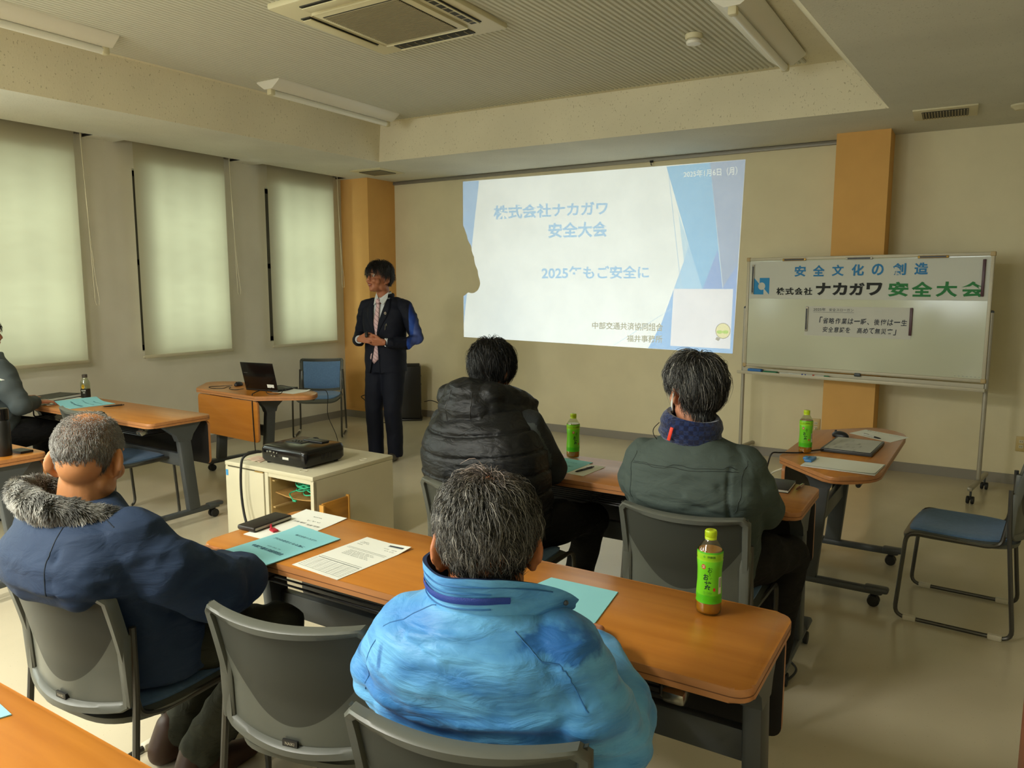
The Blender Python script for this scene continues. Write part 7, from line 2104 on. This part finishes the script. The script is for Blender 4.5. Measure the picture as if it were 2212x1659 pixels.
# shirt collar, tie
for q in (-1, 1):
    mb = MB(); mb.add([(q * 0.006, 0.088, 1.452), (q * 0.062, 0.030, 1.510), (q * 0.066, 0.055, 1.455), (q * 0.050, 0.098, 1.400), (q * 0.020, 0.105, 1.425)], [(0, 1, 2, 3, 4)])
    o = mb.build('shirt_collar', 'shirt', PE, smooth=0, fix=False); sm = o.modifiers.new('thick', 'SOLIDIFY'); sm.thickness = 0.004
mb = MB(); mb.tube([(0.058, 0.02, 1.485), (0.06, -0.03, 1.495), (0, -0.068, 1.505), (-0.06, -0.03, 1.495), (-0.058, 0.02, 1.485)], 0.016, 8, fillet=0.03, flat=(0.3, 1.3)); mb.build('shirt_collar_band', 'shirt', PE)
def tie_mat():
    m = M('pink tie', '#C9A7AA', 0.6); nt = m.node_tree; b = nt.nodes['Principled BSDF']
    tc = nt.nodes.new('ShaderNodeTexCoord'); mp = nt.nodes.new('ShaderNodeMapping'); mp.inputs['Rotation'].default_value = (0, radians(38), 0)
    wv = nt.nodes.new('ShaderNodeTexWave'); wv.bands_direction = 'Z'; wv.inputs['Scale'].default_value = 11; wv.inputs['Distortion'].default_value = 0.6
    rp = nt.nodes.new('ShaderNodeValToRGB'); rp.color_ramp.elements[0].position = 0.03; rp.color_ramp.elements[0].color = lin('#8E6E78'); rp.color_ramp.elements[1].position = 0.10; rp.color_ramp.elements[1].color = lin('#CFAEB0')
    nt.links.new(tc.outputs['Object'], mp.inputs[0]); nt.links.new(mp.outputs[0], wv.inputs[0]); nt.links.new(wv.outputs['Fac'], rp.inputs[0]); nt.links.new(rp.outputs[0], b.inputs['Base Color']); return m
def sf(z): return np.interp(z, [0.92, 1.05, 1.25, 1.38, 1.44, 1.475], [0.122, 0.126, 0.128, 0.098, 0.078, 0.070])
mb = MB(); vs = []; zs_ = list(np.linspace(1.415, 0.93, 22))
for z in zs_:
    w = 0.016 + 0.028 * (1.415 - z) / 0.48; xo = 0.004 + 0.028 * max(0, (1.10 - z) / 0.17)
    for k in (-1, 0, 1): vs.append((xo + k * w, sf(z) + 0.011 - 0.004 * abs(k), z))
vs.append((0.034, sf(0.90) + 0.010, 0.885))
n = len(zs_); fs = [(i * 3 + k, i * 3 + k + 1, (i + 1) * 3 + k + 1, (i + 1) * 3 + k) for i in range(n - 1) for k in range(2)] + [((n - 1) * 3, (n - 1) * 3 + 1, n * 3), ((n - 1) * 3 + 1, (n - 1) * 3 + 2, n * 3)]
mb.add(vs, fs); mb.ball((0.003, 0.102, 1.432), (0.020, 0.014, 0.022))
o = mb.build('necktie', tie_mat(), PE, fix=False); sm = o.modifiers.new('thick', 'SOLIDIFY'); sm.thickness = 0.004; sm.offset = 0
# badge, pocket clip, belt, cuffs, remote
mb = MB(); mb.lathe([(0.0055, 0), (0.0115, 0.0), (0.0115, 0.003), (0.0055, 0.003), (0.0055, 0)], 20, 0, Matrix.Translation((-0.083, fy(-0.083, 1.33) + 0.010, 1.33)) @ Matrix.Rotation(-pi / 2, 4, 'X'), close=False)
mb.build('round_badge', M('multicolour ring badge', '#B5948A', 0.4, vcol='#7E8A6A', vscale=90), PE)
mb = MB(); x = -0.095; mb.tube([(x + 0.006, fy(x, 1.22) + 0.010, 1.185), (x, fy(x, 1.22) + 0.010, 1.235), (x - 0.010, fy(x, 1.22) + 0.010, 1.240), (x - 0.012, fy(x, 1.22) + 0.010, 1.222)], 0.003, 6); mb.build('pen_clip', 'chrome', PE)
mb = MB(); mb.lathe([(0.168, -0.018), (0.170, -0.018), (0.170, 0.018), (0.168, 0.018), (0.168, -0.018)], 40, 0, Matrix.Translation((0, 0, 0.935)) @ Matrix.Diagonal((1, 0.74, 1, 1)), close=False); mb.box((0.018, 0.128, 0.935), (0.04, 0.006, 0.036), 0, bev=0.002); mb.build('belt', M('brown belt', '#4A2A18', 0.45), PE)
for c, d in (((0.128, 0.215, 1.102), (-0.6, 0.75, 0.05)), ((-0.138, 0.198, 1.082), (0.55, 0.8, 0.02))):
    d = Vector(d).normalized(); c = Vector(c); mb = MB(); mb.tube([c - d * 0.010, c + d * 0.010], 0.036, 16); mb.build('shirt_cuff', 'shirt', PE)
mb = MB(); mb.box((0.012, 0.272, 1.150), (0.026, 0.020, 0.05), bev=0.006, rot=(0.4, 0.3, 0)); rm = mb.build('remote_clicker', 'black', loc=(0, 0, 0)); 
rm.matrix_world = Matrix.Translation(PE.location) @ Matrix.Rotation(PE.rotation_euler[2], 4, 'Z'); tag(rm, 'small black clicker held in the presenter\'s clasped hands', 'remote')
sh = [('l', [((0, 0.0, 0.80), 0.165, 0.125, 0, 0, 0.85), ((0, 0.0, 0.90), 0.170, 0.122, 0, 0, 0.85), ((0, 0.0, 0.97), 0.165, 0.116, 0, 0, 0.85)]),
      ('c', [(0.085, 0.005, 0.84), (0.10, 0.025, 0.62), (0.115, 0.03, 0.46), (0.118, 0.01, 0.25), (0.120, 0.0, 0.06)], [0.105, 0.092, 0.078, 0.072, 0.068]),
      ('c', [(-0.085, 0.005, 0.84), (-0.085, 0.02, 0.62), (-0.085, 0.035, 0.46), (-0.078, -0.005, 0.25), (-0.070, -0.02, 0.06)], [0.105, 0.092, 0.078, 0.072, 0.068])]
LE(blob_mesh(sh, 0.0095, 4), 'trousers', 'suit', disp=lambda co, no: 0.004 * ridged(co, 9, 9, 9, 3.3), keep=lambda p: p.z > 0.03)
for toe, heel in (((0.14, 0.20, 0), (0.118, 0.0, 0)), ((-0.085, 0.18, 0), (-0.070, -0.02, 0))):
    me = blob_mesh(shoe_shapes(toe, heel, (heel[0], heel[1] + 0.02, 0.09), 1.0), 0.008, 4)
    n = len(me.vertices); co = np.empty(n * 3); me.vertices.foreach_get('co', co); co = co.reshape(-1, 3); co[:, 2] = np.maximum(co[:, 2], 0.004); me.vertices.foreach_set('co', co.ravel())
    LE(me, 'shoe', M('grey indoor shoe', '#4A443C', 0.4))

# ---------------------------------------------------------------- F: man cut by the left edge of the photo
PF = person('man in a grey work jacket with a green cross badge, cut by the left edge', (-5.90, 2.48))
FF = head_frame(Vector((-6.03, 2.56, 1.215)), radians(-6), radians(2))
sh = head_shapes(FF, 1.0, True) + [('c', [(-5.91, 2.52, 1.0), (-6.01, 2.54, 1.13)], [0.06, 0.055]), ('c', [(-5.9, 2.50, 1.0), (-5.9, 2.50, 0.75), (-5.9, 2.48, 0.5)], [0.11, 0.13, 0.13]),
      ('c', [(-5.70, 2.50, 0.95), (-5.54, 2.53, 0.75), (-5.68, 2.69, 0.737)], [0.05, 0.04, 0.028]), ('c', [(-6.09, 2.50, 0.96), (-6.16, 2.60, 0.74), (-6.03, 2.76, 0.735)], [0.05, 0.04, 0.028])]
sh += hand_shapes((-5.69, 2.695, 0.737), (0.25, 0.95, 0), (0, 0, 1), (-1, 0.2, 0), 1, 0.35) + hand_shapes((-6.03, 2.77, 0.737), (0.4, 0.9, 0), (0, 0, 1), (1, -0.3, 0), -1, 0.35)
finish(blob_mesh(sh, 0.0065, 5), 'body', skC, PF)
tor = [((-5.9, 2.48, 0.50), 0.20, 0.165, 0, 0, 0.8), ((-5.9, 2.48, 0.64), 0.215, 0.175, 0, 0, 0.8), ((-5.9, 2.48, 0.80), 0.225, 0.17, 0, 0, 0.8), ((-5.9, 2.49, 0.93), 0.225, 0.145, 0, 0, 0.82), ((-5.9, 2.50, 1.01), 0.19, 0.12, 0, 0, 0.9), ((-5.9, 2.51, 1.06), 0.13, 0.10, 0, 0, 1), ((-5.91, 2.53, 1.09), 0.085, 0.08, 0, 0, 1)]
sh = [('l', tor), ('c', [(-5.70, 2.50, 0.965), (-5.59, 2.50, 0.86), (-5.53, 2.53, 0.755), (-5.59, 2.60, 0.745), (-5.66, 2.68, 0.748)], [0.090, 0.078, 0.068, 0.058, 0.044]), ('c', [(-6.07, 2.50, 0.965), (-6.14, 2.54, 0.85), (-6.16, 2.60, 0.75), (-6.09, 2.70, 0.745), (-6.045, 2.75, 0.742)], [0.084, 0.078, 0.066, 0.055, 0.042])]
MT['greyjacket'] = M('grey work jacket cloth', '#41494A', 0.75, var=0.08, vscale=7, bump=0.12, bscale=500)
fj = finish(blob_mesh(sh, 0.010, 5), 'work_jacket', 'greyjacket', PF, lambda co, no: 0.008 * ridged(co, 8, 8, 10, 5.7))
sh = [('c', [(-5.80, 2.48, 0.50), (-5.76, 2.70, 0.52), (-5.74, 2.90, 0.50), (-5.74, 2.90, 0.28), (-5.74, 2.82, 0.11)], [0.115, 0.10, 0.08, 0.068, 0.06]), ('c', [(-6.0, 2.48, 0.50), (-6.04, 2.70, 0.52), (-6.05, 2.90, 0.50), (-6.04, 2.90, 0.28), (-6.03, 2.82, 0.11)], [0.115, 0.10, 0.08, 0.068, 0.06])]
finish(blob_mesh(sh, 0.013, 5), 'trousers', 'blacktrouser', PF)
shoe(PF, (-5.74, 2.98, 0.005), (-5.74, 2.76, 0.005), (-5.74, 2.80, 0.12), 'black'); shoe(PF, (-6.03, 2.98, 0.005), (-6.03, 2.76, 0.005), (-6.03, 2.80, 0.12), 'black')
inF = lambda u: hairline(u, -0.78, -0.2, 0.32)
cap = cap_mesh(FF @ Matrix.Translation((0, -0.008, 0.025)), (0.084, 0.105, 0.10), inF, 40, 28, 1.02)
v, f_, c_ = strands('hair', PF, FF @ Matrix.Translation((0, -0.008, 0.025)), (0.084, 0.105, 0.10), fib(1200, inF), away((0, -0.3, 0.95)), 0.05, 5, 0.0016, 0.012, colC, -0.75, 0.2)
hair_object('hair', PF, v, f_, c_, (cap[0], cap[1], (0.01, 0.01, 0.01)), MT['hair'])
# badge on the right upper sleeve
bd = MB(); bc = Vector((-5.585, 2.435, 0.905)); bx = Vector((0.50, 0.80, -0.2)).normalized(); bz = Vector((0.35, -0.1, 0.92)); bz = (bz - bx * bz.dot(bx)).normalized(); bn_ = bx.cross(bz)
def bq(x, z, l): return bc + bx * x + bz * z + bn_ * l
bd.box(bc, (0.001, 0.001, 0.001))
bd.v, bd.f, bd.m = [], [], []
bd.add([bq(-0.028, -0.036, 0.0), bq(0.028, -0.036, 0.0), bq(0.028, 0.036, 0.0), bq(-0.028, 0.036, 0.0), bq(-0.028, -0.036, -0.02), bq(0.028, -0.036, -0.02), bq(0.028, 0.036, -0.02), bq(-0.028, 0.036, -0.02)], [(0, 1, 2, 3), (0, 4, 5, 1), (1, 5, 6, 2), (2, 6, 7, 3), (3, 7, 4, 0)], 0)
for w_, h_ in ((0.008, 0.022), (0.022, 0.008)):
    bd.add([bq(-w_, -h_ + 0.006, 0.0006), bq(w_, -h_ + 0.006, 0.0006), bq(w_, h_ + 0.006, 0.0006), bq(-w_, h_ + 0.006, 0.0006)], [(0, 1, 2, 3)], 1)
put_text(bd, '安全第一', bq(-0.022, -0.033, 0), bx, bz, 0.044, 0.010, 1, 0.0)
bd.build('cross_badge', ['paper', M('badge green', '#1F7A4E', 0.6)], fj, offset=PF.location, smooth=0)
